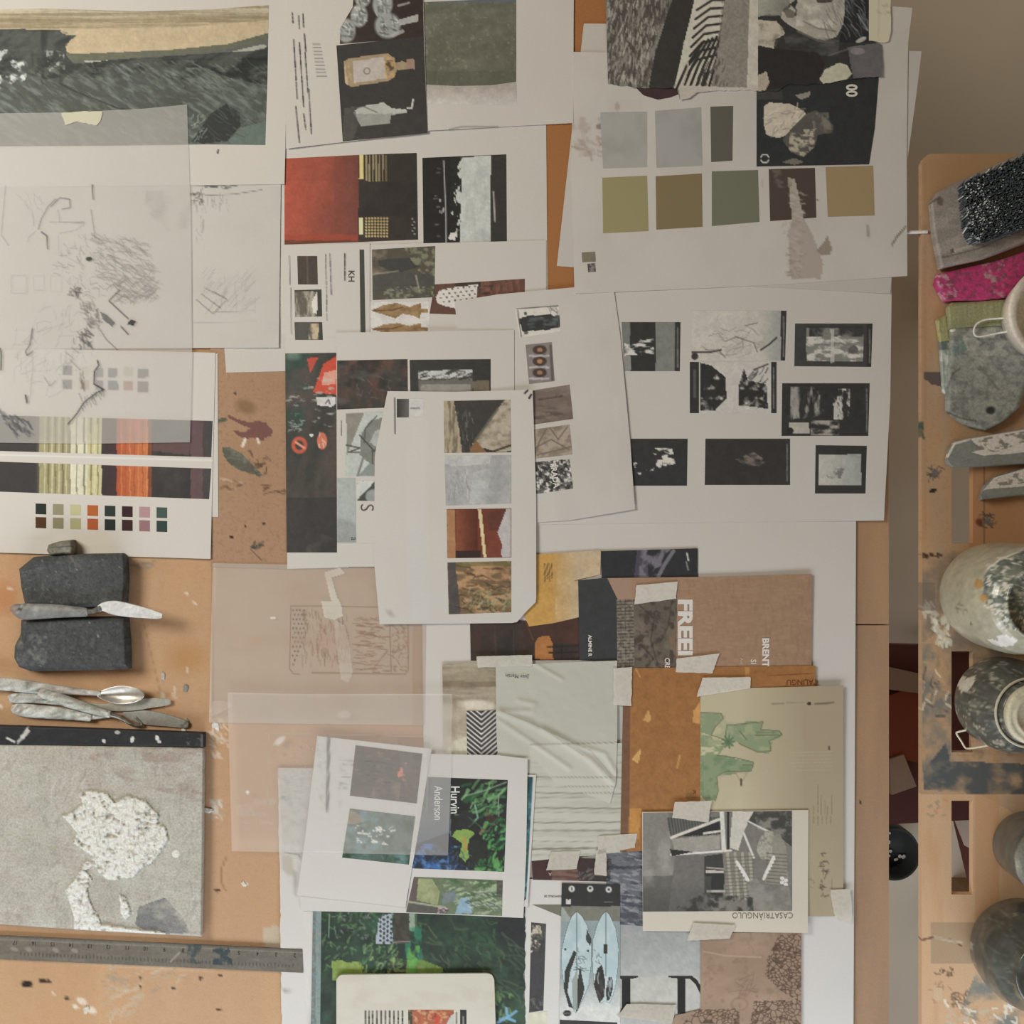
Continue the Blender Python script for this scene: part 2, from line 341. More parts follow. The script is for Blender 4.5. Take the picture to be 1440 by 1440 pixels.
# --- the side bench
bt = empty('side_bench', (.8, -.1, 0), 'paint-stained wooden bench with three long slots along the right edge, holding brushes and jars', 'bench')
def bench_paint(p):
    p.noise(20, 90, (150,112,76), .45, .7, .6, 41); p.noise(3, 3, (128,94,66), .6, .75, .4, 42)
    p.poly([(1296,216),(1440,216),(1440,300),(1300,300)], (138,108,76), .7)
    p.rect(1364,640,1500,780,(138,100,68),.8); p.line([(1384,655),(1384,775)],1.5,(96,66,44),.8); p.line([(1301,230),(1301,760)],1.3,(120,88,60),.6)
    p.noise(18, 18, (104,90,76), .35, .6, .95, 43, reg=[(1296,778),(1460,770),(1460,930),(1340,925),(1330,880),(1296,905)])
    p.noise(16, 22, (92,88,80), .42, .62, .9, 44, reg=[(1296,905),(1337,905),(1337,1100),(1296,1100)])
    p.noise(26, 18, (64,66,64), .3, .5, .95, 45, reg=[(1298,1085),(1330,1045),(1336,1070),(1460,1075),(1460,1160),(1420,1140),(1380,1118),(1300,1110)])
    p.noise(10, 10, (120,96,72), .55, .7, .8, 46, reg=[(1336,1000),(1440,1000),(1440,1080),(1336,1080)])
    p.scrib([(1296,930),(1336,1010)],26,12,60,60,3,[(70,66,60),(176,162,134),(150,120,84)],.8,47); p.scrib([(1314,868),(1334,910)],26,10,70,50,5,[(176,170,148),(160,150,130)],.8,48)
    p.scrib([(1298,845),(1316,872)],12,12,70,30,4,[(170,160,144)],.7,49); p.rect(1296,820,1316,860,(86,76,66),.5)
    for x, y, r in [(1315,665,9),(1389,733,9)]:
        p.scrib([(x-r,y-r),(x+r,y+r)],16,11,45,180,1.6,[(62,58,54)],.9,int(x)); p.ell(x,y,5,5,(84,80,74),.9)
    p.ell(1312,690,6,3,(44,34,28),1,-15); p.ell(1377,734,5,5,(80,36,26),.8,soft=.6); p.scrib([(1298,778),(1322,784)],8,7,10,30,3,[(50,36,30)],.9,50)
    p.poly([(1298,523),(1326,522),(1324,544),(1310,540),(1299,532)], (78,66,62), 1); p.scrib([(1296,580),(1298,620)],4,9,80,20,3,[(50,60,48)],.9,51)
    p.scrib([(1308,880),(1334,910)],5,8,80,30,3,[(214,208,190)],.9,52)
    # lower part: paler wood with a darker patch, splashes
    p.rect(1296,1118,1500,1600,(166,134,102),.75); p.rect(1372,1118,1405,1300,(150,112,78),.6); p.noise(14,80,(150,114,80),.5,.7,.5,53,reg=[(1296,1110),(1500,1600)])
    p.rect(1310,1297,1500,1356,(128,108,84),.75); p.line([(1296,1322),(1312,1318),(1340,1322),(1352,1330)],2.5,(84,54,40),.9); p.line([(1315,1318),(1352,1326)],4,(160,146,122),.7)
    p.scrib([(1310,1360),(1340,1372)],14,6,60,60,2,[(70,56,44)],.8,54); p.scrib([(1338,1395),(1362,1412)],16,13,45,180,1.8,[(84,66,50)],.9,55)
    p.noise(24,24,(96,96,88),.42,.6,.9,56,reg=[(1375,1360),(1460,1380),(1460,1500),(1385,1440),(1350,1425)]); p.scrib([(1330,1410),(1430,1440)],34,12,30,60,3,[(196,188,168),(150,140,120)],.8,57)
    p.rect(1314,1390,1326,1408,(160,138,108),.7); p.scrib([(1300,1380),(1345,1420)],12,6,60,90,2,[(120,90,62)],.7,58)
    p.scrib([(1306,1108),(1330,1150)],10,7,60,90,3,[(120,104,84),(150,100,70)],.7,59)
slab_obj('bench_top', 1296, 216, 1900, 1650, (138,113,88), bench_paint, .010, 2.0, bt, hole=[(1337,640,1369,765),(1337,915,1369,1058),(1337,1125,1369,1258)])
for x, y in [(.89,.38),(.89,-.78),(1.01,.38),(1.01,-.78)]: box('leg', x, y, 0, x+.04, y+.04, ZT-.01, lin((130,98,68)), bt)
# ================================================================== PAPERS, bottom to top
def A(name, *a, **k): return sheet(name, *a, **k)
K = sheet('brown_board', 'strip of duller brown board bare between the sheets, smeared with mauve and dark green paint', 'board',
  [(296,470),(404,470),(404,800),(296,797)], 0, (160,126,98), mat='board', step=2.0, paint=lambda p: (
   p.noise(3,3,(128,98,72),.6,.75,.5,61), p.noise(40,60,(150,116,88),.4,.7,.5,62),
   p.poly([(320,583),(334,589),(350,594),(362,592),(374,594),(384,606),(381,613),(372,616),(370,620),(355,616),(345,617),(334,612),(329,606),(346,607),(352,602),(336,596),(322,588)],(112,76,70),.95),
   p.poly([(313,628),(322,629),(340,638),(352,650),(368,667),(366,671),(354,666),(338,662),(322,652),(314,640)],(84,84,72),.95), p.noise(8,4,(120,118,100),.5,.7,.8,63,reg=[(313,628),(322,629),(340,638),(352,650),(368,667),(354,666),(338,662),(322,652)]),
   p.ell(346,572,14,9,(112,88,60),.6,20,.8), p.ell(312,591,8,3,(80,84,66),.9,-10), p.line([(345,618),(341,627)],4,(216,204,186),.9), p.line([(362,617),(364,623)],3,(216,204,186),.9),
   p.scrib([(350,632),(378,668)],16,10,30,70,2.4,[(84,64,48),(112,88,66)],.8,64), p.scrib([(310,672),(340,690)],12,12,0,30,3,[(186,160,132),(100,76,56)],.6,65),
   p.scrib([(372,682),(400,696)],10,12,-15,30,2,[(92,68,50)],.8,66), p.line([(352,772),(367,787)],1.5,(96,72,54),.8), p.scrib([(355,762),(368,772)],8,8,-30,40,3,[(70,68,58)],.8,67), p.ell(326,755,3,2.4,(60,46,38)), p.ell(371,736,2.4,2,(60,46,38)), p.ell(345,740,1.6,1.6,(60,46,38)), p.ell(331,553,2,2,(60,46,38))))
OC = sheet('orange_card', 'orange-brown card strip showing upright between the white sheets at the top', 'card', [(752,-30),(880,-30),(860,406),(752,412)], 0, (136,90,52), mat='board', step=6)
E0 = sheet('backing_sheet', 'large plain white backing sheet under the taped collage, its right edge along the bare table', 'paper',
  [(592,690),(1204,700),(1200,1470),(600,1470)], 1, None, step=8, rag=0, paint=lambda p: (p.line([(1190,1180),(1190,1300)],2,(180,174,164),.5), p.noise(60,60,(188,180,168),.5,.8,.25,70)))
LS1 = sheet('paper_strip', 'torn white paper strip at the left edge of the lower pile, passing under the ruler', 'paper', [(391,1080),(440,1080),(446,1470),(397,1470)], 1, .98, step=6, rag=(0,0,0,1.5), lift=[(393,1330,60,.001)],
  paint=lambda p: (p.line([(397,1393),(424,1391)],1.5,(150,146,138),.9), p.poly([(393,1200),(415,1205),(412,1232),(396,1225)],(176,168,152),.7), p.line([(414,1225),(416,1260)],5,(168,164,152),.7)))
LS2 = sheet('paper_strip', 'narrow white sheet edge just left of the green jungle picture', 'paper', [(424,1250),(452,1250),(452,1470),(432,1470)], 2, None, step=6, paint=lambda p: p.line([(434,1300),(436,1440)],1.4,(160,156,148),.8))
# ------------------------------------------------------------------ left side sheets
A3 = sheet('paper_slip', 'small white slip poking out below the pencil-hatch sheet, left of the neon picture', 'paper', [(314,470),(404,470),(402,522),(318,524)], 1, .95)
A4 = sheet('paper_sheet', 'white sheet peeking out along the right edge of the colour-swatch sheet', 'paper', [(200,505),(306,497),(307,727),(250,727)], 1, .97)
def sw(p, boxes):
    for (x0, y0, x1, y1, c) in boxes: p.rect(x0, y0, x1, y1, c)
B1 = sheet('swatch_sheet', 'white sheet with two photo strips and rows of small colour swatches, under tracing paper', 'paper',
  [(-40,488),(303,496),(296,786),(-40,776)], 2, None, step=2.2, lift=[(296,786,50,.0015)], paint=lambda p: (
   p.noise(60,14,(196,184,160),.5,.75,.5,72,reg=[(0,755),(170,755),(165,784),(0,780)]), p.poly([(70,786),(72,762),(150,745),(168,782)],(206,196,172),.5),
   sw(p,[(88,515,102,528,(112,112,110)),(112,516,126,529,(196,188,168)),(134,517,146,530,(130,128,126)),(152,517,166,530,(116,116,114)),(173,517,187,530,(190,180,158)),(194,518,208,531,(120,118,114)),
         (88,534,102,547,(110,108,106)),(112,535,126,548,(184,168,142)),(134,535,146,548,(120,122,124)),(152,536,166,549,(104,112,116)),(173,536,187,550,(168,132,112)),(194,537,208,551,(124,120,116))]),
   p.line([(0,640),(300,648)],2,(222,219,212),.8)))
def strip(p, y0, y1, seed):
    p.rect(-40,y0-10,310,y1+12,(46,44,44))
    p.grad((50,0),(62,0),(46,44,44),(150,138,92),1,[(50,y0-10),(62,y1+12)]); p.rect(55,y0-10,97,y1+12,(158,148,104)); p.rect(97,y0-10,122,y1+12,(212,206,180)); p.rect(122,y0-10,143,y1+12,(196,186,134))
    for i, x in enumerate(range(62,143,5)): p.rect(x,y0-10,x+1.6+(i%3)*.6,y1+12,(96,86,52) if i%2 else (214,206,160),.6)
    p.grad((143,0),(166,0),(44,38,40),(66,38,42),1,[(143,y0-10),(166,y1+12)]); p.grad((164,0),(214,0),(176,78,34),(206,116,56),1,[(164,y0-10),(213,y1+12)])
    for i, x in enumerate(range(170,212,6)): p.rect(x,y0-10,x+1.5,y1+12,(150,74,34) if i%2 else (216,140,84),.6)
    p.rect(208,y0-10,214,y1+12,(96,46,28),.7); p.noise(30,30,(84,80,80),.45,.7,.6,seed,reg=[(214,y0-10),(310,y1+12)]); p.rect(268,y0-10,286,y1+12,(112,80,82),.75); p.grad((284,0),(300,0),(70,60,60),(58,62,60),1,[(285,y0-10),(310,y1+12)])
pic(B1, [(-40,583),(299,592),(297,643),(-40,633)], BK, lambda p: (strip(p,580,645,1), p.poly([(215,622),(268,622),(266,640),(215,634)],(104,72,70),.8)), label='upper photo strip, half covered by tracing paper')
pic(B1, [(-40,648),(297,659),(294,702),(-40,690)], BK, lambda p: strip(p,648,702,2))
cols1 = [(48,54,48),(148,140,112),(190,184,140),(176,98,54),(52,60,54),(62,42,44),(176,140,138),(74,88,80)]; cols2 = [(84,58,40),(138,130,100),(166,160,118),(168,90,52),(46,50,48),(64,44,42),(150,112,112),(56,70,64)]
for i in range(8):
    x = 50+i*24.3; y = 708+i*.75
    pic(B1, [(x,y),(x+15,y+.5),(x+15,y+15.5),(x,y+15)], cols1[i], name='colour_swatch', step=7, mat='paper'); pic(B1, [(x,y+19),(x+15,y+19.5),(x+15,y+35),(x,y+34.5)], cols2[i], name='colour_swatch', step=7, mat='paper')
A2 = sheet('pencil_sketch', 'white sheet with faint pencil hatching in its upper right corner, beside the red photograph', 'drawing', [(-40,250),(395,250),(392,489),(-40,491)], 3, .93, step=1.9, lift=[(390,489,60,.0012)], paint=lambda p: (
   p.line([(270,262),(392,258)],1.2,(120,116,110),.6), p.scrib([(288,259),(330,264)],16,14,4,8,1.6,[(84,80,76)],.8,80), p.scrib([(270,268),(286,286)],22,10,-45,60,1.4,[(100,96,92)],.7,81),
   p.line([(288,275),(330,273),(368,267)],1,(110,106,102),.7), p.scrib([(288,276),(322,292)],14,13,88,4,.9,[(150,146,138)],.6,82), p.line([(270,262),(270,488)],.9,(160,154,146),.5), p.scrib([(276,290),(288,340)],12,14,85,15,.9,[(140,134,128)],.5,83),
   p.lines([[(288,405),(318,420)],[(284,414),(310,433)],[(276,421),(298,440)],[(318,420),(300,410)],[(300,441),(320,421)]],1.1,(120,116,110),.8), p.scrib([(288,380),(360,438)],46,26,-50,6,.8,[(160,155,147),(140,135,128)],.5,84,.05),
   p.scrib([(305,400),(360,438)],22,30,88,4,.7,[(165,160,150)],.5,85,.02), p.line([(300,439),(358,437)],.9,(150,146,138),.7), p.line([(272,454),(360,452)],.9,(166,160,150),.6), p.noise(40,40,(182,176,164),.5,.75,.3,86)))
def mountain(p):
    p.poly([(-40,0),(400,0),(400,52),(-40,60)],(190,170,132)); p.grad((0,14),(0,30),(196,182,150),(164,146,110),1,[(-40,5),(400,32)]); p.noise(120,4,(140,122,92),.45,.65,.7,90,reg=[(-40,8),(400,40)])
    p.poly([(108,42),(240,40),(378,28),(378,48),(300,68),(100,76),(90,70)],(196,174,134)); p.poly([(90,76),(200,74),(320,62),(378,46),(378,56),(300,72),(180,82),(95,84)],(104,104,84)); p.poly([(105,86),(180,84),(320,74),(370,62),(378,66),(320,80),(160,90)],(168,164,146))
    p.poly([(-40,40),(84,42),(88,48),(108,50),(92,62),(94,80),(105,90),(160,84),(370,70),(380,62),(380,210),(-40,210)],(80,84,76))
    p.noise(26,10,(52,56,54),.45,.62,.9,91,reg=[(-40,40),(84,42),(108,50),(92,62),(94,80),(105,90),(160,84),(370,70),(380,62),(380,100),(250,112),(90,108),(-40,130)],rot=-25)
    p.noise(16,5,(118,122,112),.52,.7,.8,92,rot=32,reg=[(-40,95),(380,95),(380,208),(-40,208)]); p.noise(10,30,(46,48,46),.55,.7,.8,93,reg=[(40,42),(70,42),(66,125),(48,120)])
    p.noise(9,9,(196,196,188),.53,.62,.95,94,reg=[(-40,72),(20,70),(40,90),(36,112),(10,122),(-40,135)]); p.noise(7,6,(160,162,150),.52,.62,.9,95,reg=[(62,70),(90,72),(92,98),(70,100)])
    p.line([(85,118),(105,128),(135,140),(165,152),(190,156)],2,(50,54,50),.7); p.noise(22,4,(126,130,122),.55,.7,.7,96,rot=35,reg=[(160,90),(340,80),(340,112),(190,130)])
    p.noise(20,9,(44,46,46),.45,.6,.85,97,reg=[(270,88),(378,78),(378,120),(330,112)]); p.poly([(296,160),(318,146),(338,158),(338,178),(320,198),(285,202),(270,198)],(52,56,54),.9); p.poly([(338,180),(374,170),(374,205),(300,205),(322,198)],(100,112,102),.9)
    p.noise(14,14,(110,118,108),.5,.7,.6,98,reg=[(300,110),(374,100),(374,200),(338,180)]); p.scrib([(270,160),(290,195)],24,9,-50,30,1.3,[(150,154,142)],.7,99)
    p.scrib([(0,90),(380,84),(380,205),(0,205)],260,26,32,14,1.1,[(120,124,114),(58,62,60),(98,102,94)],.5,89); p.scrib([(0,12),(378,8),(378,30),(0,40)],40,90,0,2,1.2,[(206,194,164),(130,112,82)],.4,88,.03); p.poly([(83,120),(83,84),(120,92),(100,100)],(60,62,58),.5); i = p.Y > 82; p.C[i] = (p.C[i]-84)*1.2+80
A1 = sheet('landscape_print', 'large landscape print with a sand-coloured sky over dark grey mountains, top left corner', 'print', [(-40,-40),(407,-40),(400,259),(-40,264)], 4, None, step=9)
pic(A1, [[(-40,14),(60,12),(200,16),(300,13),(378,7)],[(378,7),(376,110),(373,204)],[(-40,206),(150,205),(290,203),(373,204)],[(-40,14),(-40,206)]], (100,100,90), mountain)
ink(A1, [(300,205),(315,205),(315,222),(300,222)], lambda p: p.line([(307,211),(306,215)],2,(110,106,98),.9), name='speck')
TR = sheet('tracing_sheet', 'large translucent tracing sheet with dark pencil sketching, over the swatch sheet and landscape print', 'tracing paper',
  [[(-40,160),(100,158),(200,153),(263,147)],[(263,147),(268,300),(270,500),(267,622)],[(-40,622),(120,624),(267,622)],[(-40,160),(-40,622)]], 6, (214,206,192), alpha=.42, mat='film', step=1.5, paint=lambda p: (
   p.scrib([(20,270),(60,300)],8,22,60,20,1,[(120,116,110)],.35,110), p.line([(8,262),(2,330),(12,345)],1.6,(110,106,100),.5), p.noise(20,20,(150,145,138),.5,.7,.4,111,reg=[(205,268),(268,268),(268,320),(200,330)],al=.6),
   p.line([(130,260),(131,280)],2.2,(84,80,78),.9), p.line([(128,295),(134,335)],1.2,(110,104,100),.8), p.line([(54,322),(58,308),(68,290),(78,280)],1.6,(96,92,88),.8), p.line([(72,290),(84,278),(98,280),(99,292),(88,294)],1.6,(90,86,84),.8), p.line([(58,326),(66,332),(67,350)],2.2,(80,76,74),.8),
   p.lines([[(82,295),(84,312),(120,314),(106,324),(84,328)],[(50,325),(40,335),(39,340)],[(46,300),(48,318)],[(70,312),(118,312)]],1,(130,124,118),.7), p.line([(82,330),(82,355),(110,370)],.8,(150,145,138),.6),
   p.scrib([(115,330),(140,340),(150,420),(120,440),(70,372),(72,358)],90,13,40,60,1.1,[(110,105,100),(140,134,127)],.6,112), p.scrib([(128,332),(170,330),(212,345),(222,400),(216,424),(168,424),(140,390)],230,20,28,22,1.2,[(118,112,108),(140,134,127),(98,94,90)],.6,113),
   p.scrib([(150,395),(218,385),(218,424),(160,424)],60,20,-40,12,1.1,[(110,105,100)],.6,114), p.ell(125,364,4.5,3.5,(50,48,46),.95), p.scrib([(98,402),(112,416)],20,9,60,90,1.5,[(70,66,64)],.8,115),
   p.line([(168,408),(153,423),(180,448)],1.7,(70,66,64),.95), p.poly([(178,456),(184,448),(192,452),(188,458)],(60,58,56)), p.poly([(140,438),(150,442),(162,454),(158,460),(145,450)],(80,76,74),.85), p.line([(170,459),(180,470)],2,(80,76,74),.9),
   p.scrib([(112,420),(138,430),(140,455),(125,460)],34,14,50,50,1.8,[(86,82,80),(110,105,100)],.8,116), p.scrib([(60,430),(125,440),(150,470),(130,500),(80,560),(20,545),(18,470)],90,24,-60,60,1,[(136,130,124),(150,145,138)],.5,117),
   p.line([(46,462),(42,485),(36,494),(38,500),(46,494)],2,(78,74,72),.9), p.line([(45,495),(46,520),(42,560)],1.2,(140,134,127),.7), p.scrib([(104,465),(128,488)],26,12,40,50,2,[(70,66,64)],.8,118), p.line([(138,460),(150,478),(165,492)],1.5,(100,96,92),.8),
   p.lines([[(92,495),(104,505),(94,512)],[(100,488),(110,496)],[(62,530),(70,543),(78,536)],[(98,505),(112,520)]],1.2,(110,105,100),.8), p.scrib([(112,520),(118,560)],8,14,75,15,2,[(84,80,76)],.7,119),
   p.line([(137,507),(139,514),(133,522),(132,540),(146,548),(136,552),(118,566),(108,582),(96,596)],2.4,(66,62,60),.95), p.scrib([(118,560),(148,548),(144,562),(112,580)],26,9,65,10,1.1,[(92,88,84)],.8,120),
   p.line([(36,556),(38,566)],3,(70,66,64),.9), p.scrib([(0,580),(44,588),(44,615),(20,612)],36,18,50,20,2,[(88,86,88)],.8,121), p.line([(0,490),(2,500),(1,520)],3,(70,66,64),.8), p.ell(132,180,8,8,(200,190,170),0),
   p.line([(16,387),(16,412),(37,412),(37,387),(16,387)],.8,(165,160,152),.8), p.line([(47,388),(47,408),(63,408),(63,388),(47,388)],.8,(165,160,152),.8), p.line([(71,388),(71,410),(87,410),(87,388),(71,388)],.8,(165,160,152),.8),
   p.noise(50,50,(216,211,202),.45,.7,.2,122,al=.55)))
tag(sheet('tape_scrap', 'cream scrap of torn tape lying on the grey lower band of the landscape print', 'tape', [[(86,159),(118,156),(144,157)],[(144,157),(141,170),(136,176)],[(92,176),(108,173),(136,181)],[(86,159),(92,176)]], 7, (204,196,168), step=2, rag=(1,1,2,1)))
# ------------------------------------------------------------------ column 2 (x 400..805)
C3 = sheet('photo_sheet', 'long white sheet with the red and gold photograph beside the upright lake photograph', 'print', [(388,170),(768,172),(770,410),(390,486)], 1, None, step=9)
def redgold(p):
    p.grad((400,0),(505,0),(158,68,46),(108,58,48),1,[(396,210),(505,350)]); p.noise(60,12,(120,50,44),.5,.7,.5,130,reg=[(400,235),(505,255)]); p.noise(70,70,(176,78,54),.5,.75,.5,131,reg=[(396,210),(470,350)]); p.rect(396,330,505,350,(150,58,36),.7)
    p.rect(504,210,590,350,(52,46,42)); p.rect(505,217,511,252,(206,180,110)); p.rect(505,306,510,330,(230,206,140))
    for i in range(7): p.rect(514+i*4.6,218,516.4+i*4.6,255,(150,134,92) if i<6 else (120,104,70),.9-.03*i)
    p.grad((0,240),(0,262),(52,46,42),(52,46,42),0); p.noise(40,40,(40,36,34),.4,.6,.7,132,reg=[(504,256),(590,304)])
    for i in range(8):
        for j in range(7): p.ell(515+i*4.2,307+j*4.2,1.5,1.5,(190,164,104),.95,0,.6)
    for j in range(6): p.ell(580+(j%2)*3,308+j*4.2,1.4,1.4,(150,140,120),.9)
    p.rect(396,338,590,346,(70,48,34),.6)
pic(C3, [[(400,223),(500,218),(586,215)],[(586,215),(588,337)],[(400,344),(500,340),(588,336)],[(400,223),(400,344)]], BK, redgold, label='red and gold photograph')
pic(C3, [(594,222),(712,217),(713,376),(596,385)], BK, lambda p: (
   p.poly([(650,222),(640,240),(646,250),(636,262),(640,290),(634,300),(644,310),(640,330),(648,345),(650,360),(646,375),(690,372),(690,350),(690,218)],(172,172,162)), p.noise(26,26,(146,148,140),.45,.7,.7,140,reg=[(648,220),(688,220),(690,374),(648,376)]),
   p.noise(5,8,(48,48,44),.45,.5,1,141,reg=[(634,222),(650,222),(646,375),(632,375)]), p.line([(624,226),(627,300),(628,376)],1.6,(150,150,144),.9), p.scrib([(612,230),(620,232),(620,380),(612,380)],10,5,0,10,2,[(120,118,112)],.7,142,0), p.line([(694,270),(696,311)],2,(170,166,156),.8),
   p.rect(690,215,716,380,(58,57,52)), p.line([(694,270),(696,311)],2,(170,166,156),.8), p.noise(8,30,(150,152,144),.5,.7,.6,144,reg=[(650,222),(688,222),(690,374),(648,376)]), p.poly([(634,328),(642,326),(640,338),(630,336)],(206,200,190)), p.line([(622,366),(622,374)],2,(190,186,176)), p.scrib([(618,280),(624,300)],5,3,90,10,2.4,[(200,196,186)],.8,143,0), p.con(1.15)), label='black and white lake photograph with trees')
KHs = sheet('photo_sheet', 'white page of three small dark photographs and a dark divider, below the red photograph', 'print', [(400,345),(520,342),(520,474),(401,478)], 3, None, step=9)
pic(KHs, [(418,360),(446,360),(447,400),(419,400)], (64,58,50), lambda p: (p.noise(3,20,(84,60,54),.4,.7,.6,150), p.line([(432,361),(433,399)],1,(120,108,98),.7)))
pic(KHs, [(414,408),(452,407),(453,445),(415,446)], (92,84,72), lambda p: (p.noise(5,16,(168,158,140),.5,.62,.9,151), p.rect(446,400,456,450,(56,58,50)), p.poly([(438,424),(446,410),(446,442),(440,440)],(206,200,186)), p.rect(410,404,456,410,(60,58,50))))
pic(KHs, [(414,453),(453,453),(454,478),(415,478)], (78,76,68), lambda p: (p.noise(7,12,(190,168,132),.4,.55,.95,152,reg=[(434,455),(448,455),(448,478),(434,478)]), p.rect(448,450,456,480,(58,60,54))))
pic(KHs, [(505.5,351),(512,351),(514,474),(507,474)], (66,64,56), name='divider_stripe')
ink(KHs, [(405,356),(500,352),(500,470),(405,472)], lambda p: (p.tiny(458,358,460,450,seed=3), p.tiny(464,357,466,415,seed=4,wd=1.4), p.tiny(485,357,485,394,seed=5,wd=1.6,a=.9), p.line([(407,360),(408,400)],.8,(130,126,120),.7), p.line([(409,405),(410,470)],.8,(130,126,120),.6)), name='small_print')
lettering(KHs, 'KH', 490, 380, 8.5, 90, (70,68,62), .01)
GP = sheet('magazine_page', 'page with a garden photograph and two leaf-brown carved figures, left of the dotted cloth', 'print', [(516,344),(768,338),(768,478),(518,480)], 2, None, step=9)
pic(GP, [(523,351),(612,346),(611,418),(524,422)], (78,72,60), lambda p: (
   p.noise(12,12,(130,112,90),.45,.65,.9,160,reg=[(523,350),(545,350),(540,385),(523,385)]), p.poly([(531,366),(575,362),(590,375),(560,384),(533,374)],(58,58,54)), p.poly([(524,388),(560,382),(612,386),(612,402),(570,410),(524,410)],(72,70,64)),
   p.noise(5,5,(116,116,88),.48,.58,.9,161,reg=[(565,346),(612,346),(612,388),(590,384),(578,365)]), p.noise(5,4,(120,124,100),.5,.6,.8,162,reg=[(540,404),(612,402),(611,420),(540,421)]), p.line([(524,386),(560,381)],1.5,(140,134,110),.8), p.line([(585,388),(590,410)],2,(150,142,118),.8)), label='garden photograph')
for k, (yy, hh) in enumerate([(437,11),(463,9)]):
    o = [(521,yy),(540,yy-hh*.75),(558,yy-hh),(576,yy-hh*.5),(588,yy-hh*.9),(592,yy-hh),(592,yy-2),(602,yy-3),(602,yy+3),(592,yy+3),(590,yy+hh),(580,yy+hh*.6),(566,yy+hh*.4),(556,yy+hh),(540,yy+hh*.5)]
    pic(GP, [(519,yy-13),(604,yy-13),(604,yy+13),(519,yy+13)], (190,184,174), lambda p, o=o, yy=yy: (p.poly(o,(146,116,76)), p.noise(8,5,(104,76,48),.45,.65,.7,165,reg=o), p.line([(526,yy),(552,yy-1),(566,yy-5)],1.6,(84,56,38),.8)), name='figure_print')
pic(GP, [[(611,400),(660,397),(738,392)],[(738,392),(738,412)],[(604,441),(660,443),(738,412)],[(611,400),(604,441)]], (92,62,50), lambda p: (
   p.noise(3,14,(122,80,62),.45,.65,.9,170,reg=[(670,390),(740,390),(740,415),(670,420)]), p.rect(640,396,676,404,(60,50,44)), p.noise(14,8,(46,42,38),.4,.55,.9,171,reg=[(672,402),(695,400),(690,412),(672,416)]),
   p.poly([(613,418),(618,408),(640,404),(672,400),(670,420),(642,434),(625,430),(615,426)],(206,202,190)), [p.ell(620+i*8+(j%2)*4,408+j*5.5-i*.9,1.7,1.3,(84,80,76),.9) for i in range(7) for j in range(4) if 404<410+j*5.5-i*.9<430], p.ell(662,420,0.1,.1,(0,0,0),0)))
C2 = sheet('painting_print', 'sheet printed with an olive-green painted block above a pale grey band, top centre', 'print', [(585,-40),(807,-40),(806,173),(596,184)], 3, None, step=9, lift=[(640,184,70,.0014),(806,172,50,.001)])
pic(C2, [[(596,3),(726,-3)],[(726,-3),(726,115)],[(598,119),(640,121),(690,120),(726,115)],[(596,3),(598,119)]], (88,86,70), lambda p: (p.noise(40,14,(106,104,88),.45,.7,.6,180,rot=-8), p.noise(5,5,(130,126,108),.66,.75,.5,181), p.rect(596,-6,730,4,(84,92,94),.8), p.rect(600,100,726,122,(76,76,60),.5)), label='olive green painted block')
pic(C2, [[(598,119.5),(640,121.5),(690,120.5),(726,115.5)],[(726,115.5),(727,148)],[(600,146),(727,148)],[(598,119.5),(600,146)]], (176,168,156), lambda p: p.grad((0,119),(0,148),(148,138,124),p.base,1), name='faded_band')
ink(C2, [(625,174),(720,174),(720,184),(625,184)], lambda p: p.line([(632,182),(650,178),(700,178)],2,(130,120,110),.35), name='smudge')
C1 = sheet('bottle_print', 'white page of handwriting notes and three bottle and tumbler photographs, top', 'print', [(403,-40),(594,-40),(601,186),(402,209)], 5, None, step=9, lift=[(402,209,50,.001),(560,190,60,.0012)])
def tumblers(p):
    p.noise(30,20,(72,56,48),.5,.7,.5,190)
    for x, y, w_, h_ in [(487,43,13,17),(505,22,12,16),(538,5,14,20),(545,36,18,18),(510,-6,12,16)]:
        p.ell(x,y,w_,h_,(150,152,142),.95,0,.25); p.scrib([(x-w_*.7,y-h_*.7),(x+w_*.7,y+h_*.7)],26,9,45,50,1.6,[(196,196,186),(84,84,78),(110,108,100)],.8,int(x))
    p.poly([(560,28),(588,20),(588,30),(562,36)],(170,166,156),.9); p.line([(552,50),(566,44)],5,(160,156,146),.8); p.line([(560,8),(575,4)],3,(170,166,156),.7)
pic(C1, [[(490,-40),(594,-40)],[(594,-40),(596,51)],[(478,62),(540,57),(596,51)],[(500,-40),(496,10),(478,40),(478,62)]], (52,42,38), tumblers, label='photograph of cut glass tumblers')
pic(C1, [(473,64),(596,51),(601,187),(482,199)], (56,52,48), lambda p: (
   p.poly([(484,86),(490,82),(545,75),(555,82),(556,88),(566,86),(570,88),(582,84),(583,96),(570,98),(558,98),(555,108),(546,114),(494,122),(486,118)],(150,128,96)), p.poly([(496,86),(540,80),(544,110),(498,117)],(172,160,146)), p.ell(516,100,5,5,(96,88,80),.8,ring=.4), p.noise(4,14,(204,176,132),.5,.62,.8,195,reg=[(484,82),(496,84),(496,120),(486,118)]), p.ell(548,92,7,8,(70,56,42),.8), p.noise(6,6,(190,150,90),.5,.6,.8,197,reg=[(540,78),(556,82),(555,108),(542,112)]),
   p.poly([(572,84),(582,83),(583,97),(573,97)],(150,118,100)), p.poly([(496,158),(506,150),(540,144),(550,152),(572,154),(572,158),(550,162),(548,174),(508,178)],(166,166,152)), p.line([(573,152),(579,152),(581,140)],2.2,(196,192,180)), p.poly([(484,152),(498,150),(504,176),(496,197),(482,198)],(84,82,76),.7), p.rect(478,160,604,200,(64,62,58),.25), p.line([(500,152),(512,150),(530,158)],1.5,(90,88,80),.7)), label='photograph of two bottles on a dark ground')
